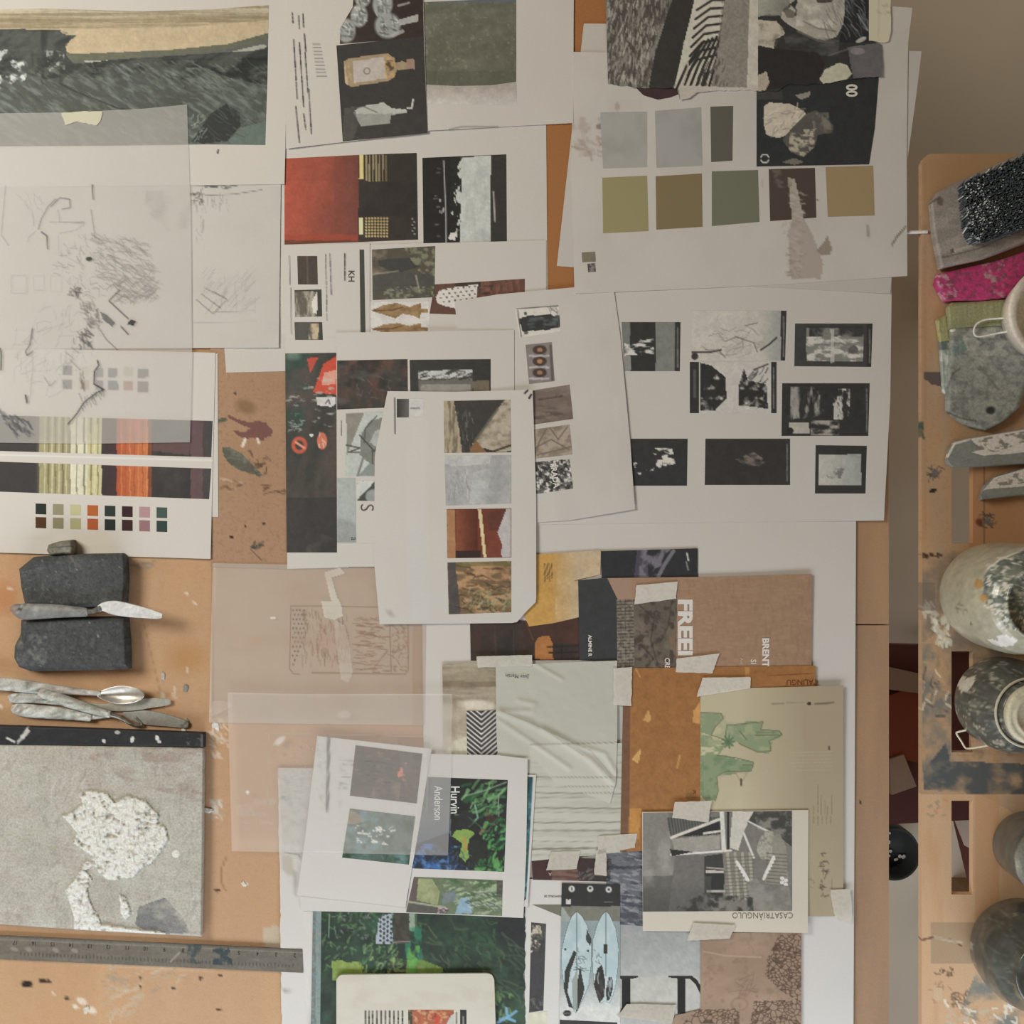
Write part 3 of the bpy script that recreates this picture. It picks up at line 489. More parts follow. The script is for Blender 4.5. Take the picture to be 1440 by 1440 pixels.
ink(C1, [(404,0),(470,0),(470,206),(406,206)], lambda p: (
   [p.tiny(x0,y0,x1,y1,wd=1.6,c=(64,60,56),a=.95,seed=s_) for (x0,y0,x1,y1,s_) in [(411,18,412,32,1),(426,20,427,38,2),(420,22,421,40,7),(428,48,430,72,3),(413,56,418,140,4),(421,60,427,150,5),(429,74,433,130,6),(416,150,421,200,8),(434,125,438,190,9),(427,160,430,182,10)]],
   [p.line([(440+k*.6,62+k*5),(450+k,62+k*5)],1,(150,144,136),.6) for k in range(10)]), name='handwriting')
# dark neon picture etc
C4 = sheet('magazine_page', 'tall narrow page with a dark picture of glowing red neon letters', 'print', [(401,476),(490,472),(490,798),(404,800)], 3, None, step=9)
pic(C4, [(401,497),(474,496),(474,777),(403,777)], (58,58,54), lambda p: (
   p.noise(22,60,(84,74,66),.45,.65,.8,200,rot=15), p.noise(30,16,(44,70,60),.5,.65,.8,201,reg=[(401,496),(436,496),(430,600),(401,600)]), p.rect(400,700,476,780,(50,50,50),.6), p.noise(20,14,(92,84,78),.5,.7,.6,202,reg=[(430,740),(474,760),(474,778),(430,778)]),
   p.poly([(432,504),(448,502),(436,525)],(180,70,54)), p.poly([(455,512),(474,500),(474,555),(440,552)],(196,70,48)), p.poly([(456,524),(474,520),(472,540),(452,542)],(214,150,128),.9), p.poly([(445,558),(472,558),(472,568),(466,572),(446,570)],(196,192,184)), p.line([(458,567),(462,562),(464,568)],1.5,(80,78,74)),
   p.ell(421,626,11,12,(196,84,60),.95,ring=.55), p.line([(416,622),(428,630)],3,(224,140,110)), p.ell(453,620,7,12,(206,110,80),.95), p.scrib([(448,610),(458,630)],6,8,80,20,1.6,[(240,200,170)],.9,203), p.ell(438,612,3,2,(214,210,200)), p.scrib([(401,590),(428,608)],16,6,0,60,1.6,[(150,160,150)],.7,204), p.ell(412,500,10,6,(100,130,112),.8,soft=1), p.noise(16,6,(180,176,160),.62,.7,.7,205,reg=[(401,530),(474,530),(474,600),(401,600)])), label='dark picture with glowing red neon letters')
C8 = sheet('photo_sheet', 'tilted white sheet with a column of five small photographs, right of the centre', 'print', [[(639,424),(700,414),(862,399)],[(862,399),(872,470),(886,620),(893,716)],[(700,738),(800,733),(893,718)],[(639,424),(660,600),(700,738)]], 4, None, step=8, lift=[(890,715,90,.0022),(880,560,50,.001)], paint=lambda p: (p.noise(50,80,(160,150,140),.5,.75,.25,210), p.line([(868,560),(862,700)],6,(182,174,164),.3)))
pic(C8, [(724,434),(786,428),(788,466),(731,475)], (196,190,178), lambda p: (p.poly([(730,448),(742,444),(775,442),(788,450),(786,460),(770,464),(734,466)],(52,52,50)), p.ell(784,452,7,9,(60,60,58),.9), p.line([(726,434),(785,430)],1.5,(84,80,74)), p.line([(728,436),(733,474)],1.2,(80,78,74)), p.ell(739,441,2.5,2.5,(80,78,74)), p.ell(740,468,3,2.5,(90,88,84)), p.scrib([(770,430),(788,440)],8,12,60,30,1,[(110,106,98)],.8,211), p.noise(10,4,(90,96,96),.55,.65,.7,212,reg=[(742,446),(785,446),(785,460),(742,462)])))
pic(C8, [(739,485),(776,481),(780,536),(744,540)], (120,110,104), lambda p: [(p.ell(759,492+k*16,10,6.5,(66,52,46),.95), p.ell(759,492+k*16,4,3,((150,110,84) if k!=1 else (170,120,76)),.9), p.rect(744,499+k*16,772,502+k*16,(168,164,158),.8)) for k in range(3)] and p.line([(774,486),(777,534)],3,(70,66,64),.7))
pic(C8, [(749,549),(801,541),(806,589),(751,597)], (104,90,78), lambda p: (p.noise(40,8,(124,110,96),.45,.65,.7,213,rot=-8), p.noise(30,6,(70,60,52),.55,.7,.7,214,reg=[(750,570),(806,570),(806,598),(750,598)]), p.tiny(758,562,790,557,wd=3.2,c=(70,56,50),a=.7,seed=8)))
pic(C8, [(751,604),(801,597),(805,639),(752,645)], (150,134,116), lambda p: (p.lines([[(770,600),(758,622),(752,640)],[(772,600),(785,618),(798,600)],[(752,630),(775,618),(800,632)],[(755,640),(780,634),(804,628)]],1.6,(92,78,66),.8), p.noise(8,8,(110,96,82),.5,.65,.7,215)))
pd_ = pic(C8, [(752,650),(801,645),(806,687),(753,695)], (96,94,88), lambda p: (p.noise(4,4,(196,192,182),.48,.56,.95,216), p.noise(5,5,(44,43,40),.5,.58,.9,217)))
lettering(C8, 'PRADA', 774, 652, 8, 82, (214,210,200), .02, .95)
C5 = sheet('photo_sheet', 'white sheet with a dark red-brown picture beside a silvery bark-like block picture', 'print', [(473,468),(723,464),(724,797),(474,797)], 5, None, step=8, lift=[(600,466,80,.0009)])
pic(C5, [(474,507),(573,505),(574,578),(474,578)], (62,58,52), lambda p: (p.noise(16,30,(96,66,56),.45,.6,.8,220), p.noise(20,20,(44,44,42),.5,.62,.8,221), p.noise(30,12,(84,88,84),.55,.7,.5,222), p.scrib([(500,520),(560,560)],20,12,60,60,1.2,[(120,108,96)],.4,223)))
pic(C5, [(576,506),(690,505),(690,552),(577,552)], (54,54,50), lambda p: (p.poly([(588,522),(664,519),(664,552),(588,552)],(98,96,88)), p.poly([(588,522),(664,519),(664,530),(588,534)],(176,176,168)), p.noise(14,3,(60,60,56),.5,.58,.95,224,rot=-20,reg=[(588,520),(664,518),(664,535),(588,535)]), p.ell(648,524,7,3,(96,94,88),.9,ring=.5), p.rect(592,540,662,552,(150,144,128),.7), p.poly([(664,536),(688,534),(688,550),(666,552)],(112,100,80),.9)))
C6 = sheet('magazine_page', 'page with a grey drawing above a small curled letter, left of the cut-cornered sheet', 'print', [(474,576),(548,573),(540,764),(474,764)], 6, None, step=9)
pic(C6, [(486,581),(545,578),(545,670),(485,670)], (176,178,168), lambda p: (
   p.poly([(487,582),(512,581),(488,640)],(120,114,100),.8), p.poly([(545,585),(520,592),(508,610),(506,640),(524,655),(545,645)],(120,120,110)), p.poly([(545,600),(528,606),(520,622),(545,640)],(160,162,152)), p.line([(506,612),(524,632),(524,656)],1.8,(70,70,64)), p.line([(487,626),(506,630),(490,636),(506,636)],2,(84,82,76)), p.line([(512,640),(503,669)],3,(120,118,108)), p.line([(530,585),(514,602),(512,622)],1.5,(80,80,74)), p.line([(524,635),(545,625)],3,(80,78,72)), p.poly([(503,669),(520,652),(545,660),(545,670)],(128,132,124))))
pic(C6, [(474,672),(500,672),(501,763),(474,763)], (160,164,156), lambda p: p.ell(478,770,34,42,(140,142,136),.8,soft=.15), name='colour_block')
pic(C6, [(502,676),(545,676),(545,705),(502,704)], (70,72,62), lambda p: (p.poly([(502,676),(528,676),(502,703)],(190,190,182)), p.ell(526,698,12,10,(150,152,146),.9)))
lettering(C6, 'S', 507, 708, 19, 90, (84,84,80), -.01, .95)
lettering(C6, 'a', 494, 755, 9, 90, (84,84,80), 0, .95)
ink(C6, [(476,590),(484,590),(484,640),(476,640)], lambda p: p.tiny(480,592,480,612,wd=1.2,c=(120,118,112)), name='small_print')
C7 = sheet('photo_sheet', 'white sheet with cut corners carrying a column of four square photographs, centre of the pile', 'print',
   [[(545,550),(640,551),(749,548)],[(749,548),(754,700),(754,846),(737,863)],[(534,878),(640,877),(726,876),(737,863)],[(545,550),(527,640),(526,790),(534,878)]], 7, None, step=8, lift=[(534,878,60,.002),(748,550,40,.0015),(750,800,60,.0015)], paint=lambda p: (p.rect(576,585,600,876,(186,183,176),.3), p.ell(546,863,4,5,(140,138,132),.8), p.noise(60,60,(180,178,170),.5,.75,.3,230)))
pic(C7, [(624,564),(718,562),(719,636),(625,637)], (60,56,52), lambda p: (p.poly([(624,563),(638,563),(645,600),(650,637),(624,637)],(158,144,116)), p.noise(2.5,20,(104,92,74),.5,.6,.8,231,reg=[(624,563),(638,563),(650,637),(624,637)]), p.poly([(718,562),(710,562),(688,590),(664,625),(700,636),(719,634)],(164,152,132)), p.noise(12,8,(120,104,84),.5,.65,.8,232,reg=[(718,562),(710,562),(664,625),(719,634)]), p.poly([(660,636),(668,618),(685,637)],(128,92,60)), p.line([(700,575),(668,620)],3,(96,90,80)), p.line([(690,636),(719,626)],2.5,(60,54,46)), p.scrib([(640,575),(665,632)],26,9,88,14,1.2,[(130,126,120),(90,86,84)],.6,233)))
pic(C7, [(625,641),(719,640),(719,708),(627,711)], (156,154,150), lambda p: (p.poly([(625,641),(690,640),(690,652),(640,656),(625,652)],(178,176,170),.9), p.poly([(682,660),(692,660),(682,710),(660,708),(665,665)],(168,168,162),.9), p.scrib([(632,664),(660,700)],40,14,85,20,1,[(186,184,178),(120,120,114)],.6,234), p.noise(20,20,(136,136,130),.5,.7,.5,235)))
pic(C7, [(628,716),(719,715),(719,784),(629,785)], (104,54,38), lambda p: (p.poly([(628,716),(640,716),(641,785),(629,785)],(156,112,74)), p.grad((640,0),(670,0),(128,72,48),(84,42,32),1,[(641,716),(672,775)]), p.poly([(672,716),(677,716),(684,784),(680,784)],(206,176,130)), p.poly([(690,716),(719,716),(719,784),(706,784),(703,770),(698,745),(712,716)],(170,162,156)), p.poly([(684,722),(712,716),(700,748),(690,752)],(92,52,44)), p.poly([(682,750),(698,744),(706,766),(704,784),(684,784)],(112,58,42)), p.rect(641,774,676,786,(56,40,34))))
pic(C7, [(629,791),(719,789),(719,861),(631,864)], (110,88,60), lambda p: (p.noise(14,7,(172,132,92),.48,.58,.9,236), p.poly([(629,790),(640,790),(648,862),(631,863)],(70,66,66),.9), p.scrib([(645,795),(718,860)],30,22,10,25,2,[(76,54,40),(70,60,44)],.8,237), p.scrib([(660,830),(718,860)],60,12,-60,30,1.4,[(120,124,80),(150,150,110)],.7,238), p.ell(700,806,16,11,(150,112,80),.8,0,.2,.35), p.rect(645,790,719,796,(96,92,52),.6)))
pic(C7, [(558,561),(575,561),(575,587),(558,587)], (52,50,48), lambda p: p.grad((558,0),(576,0),(52,50,48),(110,108,104),.8), name='printed_stamp')
pic(C7, [(576,561),(596,561),(595,585),(576,586)], (184,180,172), lambda p: p.tiny(578,574,589,574,wd=3,c=(100,98,94),seed=3), name='printed_label')
ink(C7, [(552,558),(558,558),(558,614),(552,614)], lambda p: p.line([(555,560),(555.5,610)],1.2,(80,78,74),.9), name='ruled_line')
ink(C7, [(733,547),(749,547),(749,566),(733,566)], lambda p: (p.line([(738,553),(742,549)],2,(50,48,46)), p.line([(744,560),(747,555)],2.2,(50,48,46))), name='ink_mark')
# ------------------------------------------------------------------ right side sheets
C9 = sheet('contact_sheet', 'large white sheet printed with scattered black film frames, right of the centre', 'print', [[(868,402),(1060,396),(1254,393)],[(1254,393),(1252,560),(1243,732)],[(740,738),(1000,735),(1243,732)],[(868,402),(740,738)]], 2, None, step=9, lift=[(1243,732,70,.002)])
def film(par, q, base, fn, bars=True):
    xs = [a[0] for a in q]; x0, x1 = min(xs), max(xs); y0 = min(a[1] for a in q); y1 = max(a[1] for a in q)
    def f(p):
        fn(p)
        if bars: p.rect(x1-8,y0-3,x1+3,y1+3,(48,47,45)); p.tiny(x1-4,y0+8,x1-4,y1-6,wd=1.6,c=(140,136,128),seed=int(x0))
    return pic(par, q, base, f, name='film_frame')
film(C9, [(874,453),(957,453),(956,522),(878,522)], (98,98,92), lambda p: (p.rect(886,450,922,524,(46,46,44)), p.noise(12,5,(190,188,178),.45,.55,.95,300,reg=[(878,480),(920,476),(920,498),(878,500)]), p.rect(876,500,887,524,(120,118,110)), p.rect(922,450,948,524,(108,108,100))))
film(C9, [(974,437),(1106,437),(1104,507),(972,507)], (168,160,148), lambda p: (p.grad((1065,0),(1098,0),(168,160,148),(132,134,126),1,[(1065,430),(1098,510)]), p.lines([[(973,495),(1000,495),(1014,492)],[(1070,492),(1082,484),(1092,475)]],2.4,(50,48,46),.95), p.scrib([(995,460),(1075,500)],26,24,-10,50,1,[(110,104,96),(130,124,116)],.7,301,.8), p.lines([[(1020,480),(1035,474),(1060,482),(1065,495)],[(1010,492),(1020,503)],[(1048,458),(1065,454)]],1.2,(90,86,80),.8), p.ell(977,501,5,5,(56,54,52),1)))
film(C9, [(970,509),(1092,509),(1092,581),(970,581)], (178,170,158), lambda p: (p.rect(984,505,1086,585,(166,160,150)), p.noise(7,7,(44,44,42),.25,.42,1,302,reg=[(985,510),(1000,514),(1020,530),(1022,560),(1005,578),(985,578)]), p.noise(7,7,(44,44,42),.25,.42,1,303,reg=[(1038,545),(1046,518),(1052,535),(1078,540),(1080,575),(1060,572),(1038,570)]), p.scrib([(1055,520),(1080,540)],12,18,-50,15,1.5,[(60,58,56)],.8,304), p.line([(1060,520),(1080,512)],2,(60,58,54),.9), p.line([(984,505),(984,585)],1.2,(180,174,164)), p.rect(968,505,983,585,(46,46,44)), p.rect(975,520,979,560,(90,88,84),.6)))
film(C9, [(1118,455),(1227,455),(1225,516),(1117,515)], (58,57,54), lambda p: (p.rect(1134,461,1214,508,(110,108,100)), p.noise(14,14,(50,50,48),.4,.55,.95,305,reg=[(1138,458),(1214,458),(1214,474),(1138,474)]), p.noise(12,5,(178,172,160),.46,.56,.9,306,reg=[(1134,474),(1214,472),(1214,508),(1134,508)]), p.rect(1168,462,1173,510,(170,166,154),.7), p.ell(1200,492,7,6,(80,78,74),.9)))
film(C9, [(1100,539),(1223,539),(1221,613),(1099,613)], (46,46,44), lambda p: (p.noise(7,24,(140,136,126),.5,.62,.9,307,reg=[(1112,544),(1150,544),(1160,585),(1110,590)]), p.noise(6,12,(176,170,158),.52,.6,.9,308,reg=[(1172,546),(1196,546),(1194,590),(1172,590)]), p.rect(1110,594,1138,610,(150,144,132)), p.noise(14,6,(150,144,132),.45,.6,.9,309,reg=[(1140,592),(1180,592),(1180,612),(1140,612)]), p.ell(1111,606,5,5,(40,40,38))))
film(C9, [(887,617),(967,617),(966,683),(890,683)], (46,46,44), lambda p: (p.noise(9,6,(196,190,178),.5,.58,.95,310,reg=[(888,645),(900,655),(918,640),(922,630),(945,630),(950,652),(915,662),(905,674),(896,668)])), False)
film(C9, [(992,617),(1111,617),(1111,682),(991,682)], (48,46,44), lambda p: (p.noise(12,4,(108,96,86),.42,.6,.9,311,rot=20,reg=[(1034,646),(1060,636),(1078,648),(1068,656),(1048,654)])))
film(C9, [(1147,626),(1219,627),(1217,694),(1146,694)], (48,47,45), lambda p: (p.rect(1151,639,1211,682,(150,148,138)), p.grad((1151,0),(1211,0),(160,154,142),(134,136,128),1,[(1151,639),(1211,682)]), p.noise(7,6,(96,94,88),.45,.58,.9,312,reg=[(1162,668),(1178,655),(1188,658),(1182,672),(1166,674)])), False)
D0a = sheet('paper_sheet', 'skewed white sheet edge showing left of the large paint-swatch sheet', 'paper', [(821,33),(900,34),(880,382),(783,374)], 2, .93)
D0b = sheet('paper_sheet', 'white sheet corner overhanging the table edge at the upper right', 'paper', [[(1200,71),(1296,72)],[(1296,72),(1289,130),(1276,225)],[(1180,400),(1270,392)],[(1200,71),(1180,400)]], 2, .92)
D0c = sheet('paper_sheet', 'white sheet edge showing just under the bottom edge of the large paint-swatch sheet', 'paper', [(1000,380),(1254,388),(1252,413),(1040,402)], 3, .9, lift=[(1252,413,40,.001)])
D1 = sheet('swatch_board', 'large white sheet of eight large painted colour squares with brown smears, upper right', 'print', [[(806,73),(850,74),(950,60),(1120,20),(1255,9),(1283,11)],[(1283,11),(1277,60),(1275,225),(1276,388)],[(808,413),(950,407),(1100,400),(1276,388)],[(806,73),(803,240),(808,413)]], 4, None, step=2.4, lift=[(808,413,60,.0012),(1276,388,50,.0015)], paint=lambda p: (
   p.noise(9,12,(138,126,112),.48,.6,.75,320,reg=[(802,165),(850,165),(856,215),(808,222)]), p.scrib([(805,195),(850,220)],14,14,20,50,3,[(118,104,90),(132,120,104)],.6,321), p.ell(843,178,5,4,(96,84,70),.8), p.ell(868,150,3,7,(124,112,100),.7),
   p.poly([(1112,246),(1122,262),(1131,308),(1146,338),(1158,372),(1154,392),(1112,392),(1108,330),(1116,300)],(136,124,110),.9), p.scrib([(1108,300),(1128,392)],60,10,15,25,2,[(150,140,126),(116,104,92)],.6,322), p.poly([(1148,352),(1160,338),(1163,330),(1170,348),(1168,358),(1155,358)],(118,106,92),.95), p.scrib([(1098,310),(1115,330)],8,8,-40,30,2,[(140,128,114)],.7,323),
   p.line([(1254,345),(1262,332),(1274,318)],2.4,(92,84,74),.9), p.line([(1220,317),(1221,332)],3.5,(120,110,98),.8), p.ell(1150,281,1.5,2,(90,84,76)), p.ell(1072,258,2,5,(140,126,114),.6), p.noise(50,60,(140,130,118),.5,.8,.25,324), p.rect(853,140,905,156,(150,140,128),.2)))
Q = [((844,158),(910,157),(910,235),(848,237),(134,130,120)),((921,156),(986,151),(988,233),(923,236),(132,128,120)),((999,150),(1031,149),(1030,226),(1000,228),(78,74,64)),
 ((847,250),(910,247),(912,325),(848,328),(122,112,78)),((922,248),(987,244),(988,319),(923,323),(104,90,62)),((1001,241),(1066,239),(1068,312),(1001,318),(92,90,72)),((1081,238),(1146,236),(1148,306),(1083,311),(66,54,48)),((1161,235),(1228,233),(1230,303),(1164,305),(128,108,78))]
for k, (a, b, c, d, col) in enumerate(Q):
    fn = (lambda p: p.noise(26,30,(118,112,102),.55,.75,.5,325)) if k < 2 else (lambda p: (p.poly([(1108,250),(1118,252),(1130,306),(1128,312),(1114,312)],(138,128,114)), p.noise(8,8,(96,86,76),.55,.65,.7,326,reg=[(1086,238),(1115,238),(1115,262),(1090,264)]), p.scrib([(1112,270),(1132,310)],30,9,10,30,1.6,[(156,146,132),(120,108,96)],.7,327))) if k == 6 else None
    pic(D1, [a,b,c,d], col, fn, name='colour_swatch', step=2, mat='paper')
pic(D1, [(818,355),(837,354),(838,368),(819,369)], (104,94,78), name='printed_stamp', step=3)
pic(D1, [(826,371),(837,370),(838,382),(827,383)], (110,104,96), lambda p: p.noise(3,3,(60,58,54),.45,.55,.9,328), name='printed_stamp')
LP = sheet('dark_scrap', 'dark maroon curved scrap poking out under the zebra-patterned page', 'paper', [[(893,112),(960,112)],[(960,112),(955,132)],[(893,122),(905,134),(925,140),(942,137),(955,132)],[(893,112),(893,122)]], 5, (58,42,42), mat='gloss', step=3)
D4 = sheet('magazine_page', 'black page with a figure in a pale crumpled jacket and two white zeros', 'print', [[(1064,110),(1236,104)],[(1236,104),(1230,180),(1222,231)],[(1064,234),(1222,230)],[(1064,110),(1064,234)]], 5, (46,47,46), mat='gloss', step=1.4, paint=lambda p: (
   p.poly([(1074,150),(1082,144),(1110,146),(1124,152),(1134,160),(1124,170),(1106,190),(1095,194),(1078,190),(1074,175)],(150,140,122)), p.scrib([(1078,150),(1128,190)],30,16,-30,40,1.3,[(110,102,90),(172,162,144)],.7,330), p.poly([(1134,160),(1148,155),(1160,166),(1172,176),(1168,186),(1150,190),(1146,205),(1130,222),(1112,214),(1100,196),(1112,182)],(74,70,64)), p.noise(7,5,(140,130,112),.45,.56,.9,331,reg=[(1110,185),(1148,180),(1146,206),(1130,220),(1110,212)]), p.ell(1164,180,8,8,(78,72,64),.9), p.noise(8,8,(110,104,94),.5,.6,.6,332,reg=[(1140,158),(1165,158),(1170,185),(1145,188)]), p.poly([(1100,228),(1118,222),(1130,228),(1118,232)],(92,86,78)), p.poly([(1118,134),(1134,130),(1140,128),(1138,136),(1126,140)],(110,104,94)), p.rect(1064,126,1100,140,(70,66,60),.5), p.con(1.15,90)))
lettering(D4, '00', 1190.5, 118.5, 15, 90, (190,186,176), .035, .82)
ink(D4, [(1066,212),(1084,212),(1084,232),(1066,232)], lambda p: (p.lines([[(1072,218),(1070,221)],[(1072,228),(1070,225)],[(1079,218),(1081,221)],[(1079,228),(1081,225)],[(1073,217.5),(1078,217.5)],[(1073,228.5),(1078,228.5)]],1.8,(190,186,176),1)), name='bracket_symbol')
D2 = sheet('magazine_page', 'black and white page with rippled texture beside a zebra-striped panel, torn lower edge', 'print',
  [[(851,-40),(1070,-40)],[(1070,-40),(1066,60),(1068,127)],[(855,118),(895,123),(952,124),(956,141),(968,139),(980,131),(1000,128),(1030,127),(1068,127)],[(851,-40),(855,118)]], 6, (112,106,96), mat='gloss', step=1.4, rag=(0,0,2,0), seed=5, lift=[(960,138,40,.002)], paint=lambda p: (
   p.noise(3.2,14,(66,60,54),.44,.54,.95,340,rot=10,reg=[(848,-40),(960,-40),(940,30),(915,125),(848,125)]), p.scrib([(852,-20),(955,-20),(935,30),(908,120),(856,118)],420,13,100,16,1.6,[(62,57,50),(84,78,68)],.8,345,.25), p.scrib([(852,-20),(950,-20),(930,30),(900,120),(856,118)],240,11,100,16,1.5,[(160,152,136),(142,134,120)],.7,346,.25), p.poly([(960,-40),(985,-40),(975,20),(962,60),(955,100),(946,126),(912,124),(920,80),(938,20)],(48,46,43)),
   p.poly([(985,-40),(1026,-40),(1012,40),(1000,126),(948,126),(962,60),(972,20)],(168,160,142)), [p.line([(950+k*9,128),(966+k*8,92),(990+k*6,58-k*2)],3.6,(46,43,40),1) for k in range(6)], [p.line([(968+k*2,92-k*13),(984+k*3,72-k*12),(1010+k*2,66-k*11)],3.2,(46,43,40),1) for k in range(-1,7)], p.line([(962,60),(968,95),(958,126)],2.4,(160,150,134),.9), p.scrib([(985,90),(1015,126)],16,24,-68,8,2.2,[(50,46,42)],.9,342,.1),
   p.poly([(1025,-40),(1062,-40),(1056,126),(1000,126),(1012,60)],(122,114,102)), p.noise(2.5,2.5,(106,98,86),.45,.6,.7,344,reg=[(1020,-40),(1062,-40),(1056,126),(1000,126)]), p.scrib([(1004,60),(1020,126)],14,14,-75,20,2,[(70,64,58)],.7,347), p.poly([(1056,-40),(1072,-40),(1070,130),(1050,128)],(166,156,140)), p.poly([(955,120),(1070,124),(1070,130),(1000,128),(980,131),(968,139),(956,141)],(160,150,136))))
D3 = sheet('magazine_page', 'black and white close portrait page of an upturned face, torn at its lower edge', 'print',
  [[(1066,-40),(1224,-40)],[(1224,-40),(1222,56),(1239,62),(1241,108)],[(1066,129),(1095,128),(1110,118),(1150,119),(1200,111),(1241,108)],[(1066,-40),(1066,129)]], 7, (54,54,52), mat='gloss', step=1.4, rag=(0,1,2,0), seed=8, lift=[(1240,108,40,.0014)], paint=lambda p: (
   p.poly([(1066,-10),(1112,-20),(1118,0),(1102,12),(1098,22),(1080,20),(1066,24)],(120,118,106)), p.grad((1066,0),(1110,20),(130,126,112),(84,82,76),.7,[(1066,-20),(1110,22)]),
   p.poly([(1112,-40),(1190,-40),(1188,10),(1186,34),(1176,52),(1160,57),(1144,54),(1124,44),(1108,34),(1098,26),(1100,16),(1108,14),(1112,8),(1118,12),(1122,2),(1116,-6),(1124,-14)],(130,124,112)),
   p.noise(22,16,(154,148,134),.45,.65,.8,350,reg=[(1120,-10),(1180,-10),(1170,40),(1120,36)]), p.poly([(1140,-12),(1166,-16),(1176,-6),(1168,4),(1150,4)],(60,58,54),.9), p.poly([(1102,16),(1110,12),(1122,20),(1114,26),(1106,24)],(84,78,72),.8), p.line([(1112,6),(1120,14),(1118,22)],2,(70,66,62),.8), p.line([(1130,30),(1150,40),(1176,44)],2,(96,90,82),.7), p.line([(1122,44),(1150,57),(1172,60)],3,(88,84,78),.8),
   p.poly([(1186,-40),(1224,-40),(1224,60),(1180,60),(1188,20)],(46,47,47)), p.scrib([(1188,-10),(1222,50)],24,24,55,20,1.4,[(84,86,86),(110,112,112)],.7,351), p.line([(1206,20),(1220,42)],2.4,(130,130,126),.6), p.ell(1211,56,8,3,(150,146,136),.8,-25),
   p.poly([(1066,28),(1092,30),(1100,38),(1104,48),(1090,56),(1088,68),(1066,64)],(140,132,116)), p.noise(10,10,(84,78,68),.55,.7,.6,352,reg=[(1066,28),(1104,38),(1090,68),(1066,64)]), p.noise(26,14,(80,78,74),.5,.65,.7,353,reg=[(1100,46),(1180,56),(1180,80),(1110,76)]), p.poly([(1066,66),(1150,74),(1160,90),(1150,118),(1066,128)],(50,47,44),.95), p.poly([(1160,98),(1180,88),(1192,92),(1198,104),(1190,112),(1158,118),(1152,112)],(150,144,124),.9),
   p.poly([(1192,66),(1240,60),(1242,110),(1200,110),(1196,90)],(88,84,82),.9), p.ell(1206,72,10,5,(112,104,104),.8), p.line([(1165,78),(1190,70),(1210,64)],2,(96,92,86),.6), p.poly([(1066,106),(1078,100),(1082,116),(1076,127),(1066,128)],(140,130,112),.9), p.grad((1150,50),(1190,-10),(0,0,0),(60,58,54),0), p.noise(16,12,(96,92,84),.5,.75,.5,356,reg=[(1120,-10),(1186,-20),(1180,50),(1120,40)]), p.scrib([(1160,-20),(1222,50)],40,30,62,12,1.2,[(70,70,70),(98,98,98)],.5,357), p.con(1.25,96)))
for q, lb in [([[(1222,-30),(1252,-30)],[(1252,-30),(1253,40),(1250,58),(1243,60)],[(1222,57),(1243,60)],[(1222,-30),(1222,57)]], 'wide cream masking tape over the right edge of the portrait page, top')]:
    tag(sheet('masking_tape', lb, 'tape', q, 8, (164,156,128), step=3, alpha=.93, mat='film', rag=(0,1,1,0), paint=lambda p: (p.line([(1235,-20),(1236,58)],2,(150,140,112),.7), p.scrib([(1232,6),(1252,20)],10,8,0,40,1.6,[(132,124,100)],.6,355))))
tag(mk('loose_thread', *(lambda pts: ([ (P(x+dx, y+dy, .0042)) for x, y in pts for dx, dy in ((-.5,0),(.5,.3))], [(2*i,2*i+1,2*i+3,2*i+2) for i in range(len(pts)-1)]))([(1062,138),(1058,152),(1051,168),(1047,185),(1046,198),(1049,212),(1053,222),(1061,231)]), 'rough', None, conv((84,76,68),1050,180)), 'fine dark thread lying beside the black page with the two zeros', 'thread')
# ------------------------------------------------------------------ lower right collage
E4 = sheet('photo_print', 'dark interior photograph with an orange seat back, under the yellow card', 'print', [[(661,877),(748,872),(817,866)],[(817,866),(816,928)],[(662,929),(816,928)],[(661,877),(662,929)]], 2, (50,46,44), mat='gloss', step=1.5, paint=lambda p: (p.noise(24,40,(70,52,44),.45,.65,.8,360), p.grad((740,0),(815,0),(66,46,38),(84,54,42),.7,[(738,870),(816,905)]), p.poly([(752,905),(757,896),(772,894),(777,904),(778,927),(752,927)],(160,104,52)), p.lines([[(770,910),(812,908)],[(772,918),(812,917)],[(790,905),(790,926)]],2,(44,38,36),.9), p.line([(738,872),(750,900)],1.6,(90,62,48),.8), p.lines([[(696,880),(697,928)],[(722,884),(723,928)]],1.4,(76,66,62),.6)))
E1 = sheet('yellow_card', 'card fading from mustard yellow to beige, between the cut sheet and the black pages', 'card', [[(750,780),(845,774)],[(845,774),(844,808),(813,815),(814,868)],[(744,881),(780,876),(814,868)],[(750,780),(736,864),(744,881)]], 3, (178,134,64), mat='gloss', step=2, paint=lambda p: (p.grad((768,0),(815,0),(176,128,56),(172,152,122),1,[(775,770),(850,885)]), p.noise(26,26,(186,160,120),.45,.7,.5,361,reg=[(785,770),(850,770),(850,885),(780,885)]), [p.line([(766+i*3.2,793),(766.6+i*3.2,818-i%2*5)],1.1,(76,62,44),.85) for i in range(4)]))
E2 = sheet('magazine_page', 'black page with a pale purple rock shape, at the top of the lower collage', 'print', [(845,775),(981,771),(981,812),(846,815)], 3, (46,46,48), mat='gloss', step=1.4, paint=lambda p: (p.poly([(896,772),(910,773),(912,812),(892,812)],(70,66,76)), p.noise(9,16,(110,104,112),.5,.6,.9,362,reg=[(900,772),(948,772),(928,812),(898,812)],rot=30), p.line([(947,775),(934,795),(926,810)],5,(128,124,132),.7), p.line([(966,778),(968,788)],2,(180,176,166)), p.tiny(965,790,968,802,wd=1.6,c=(180,176,166),seed=3)))
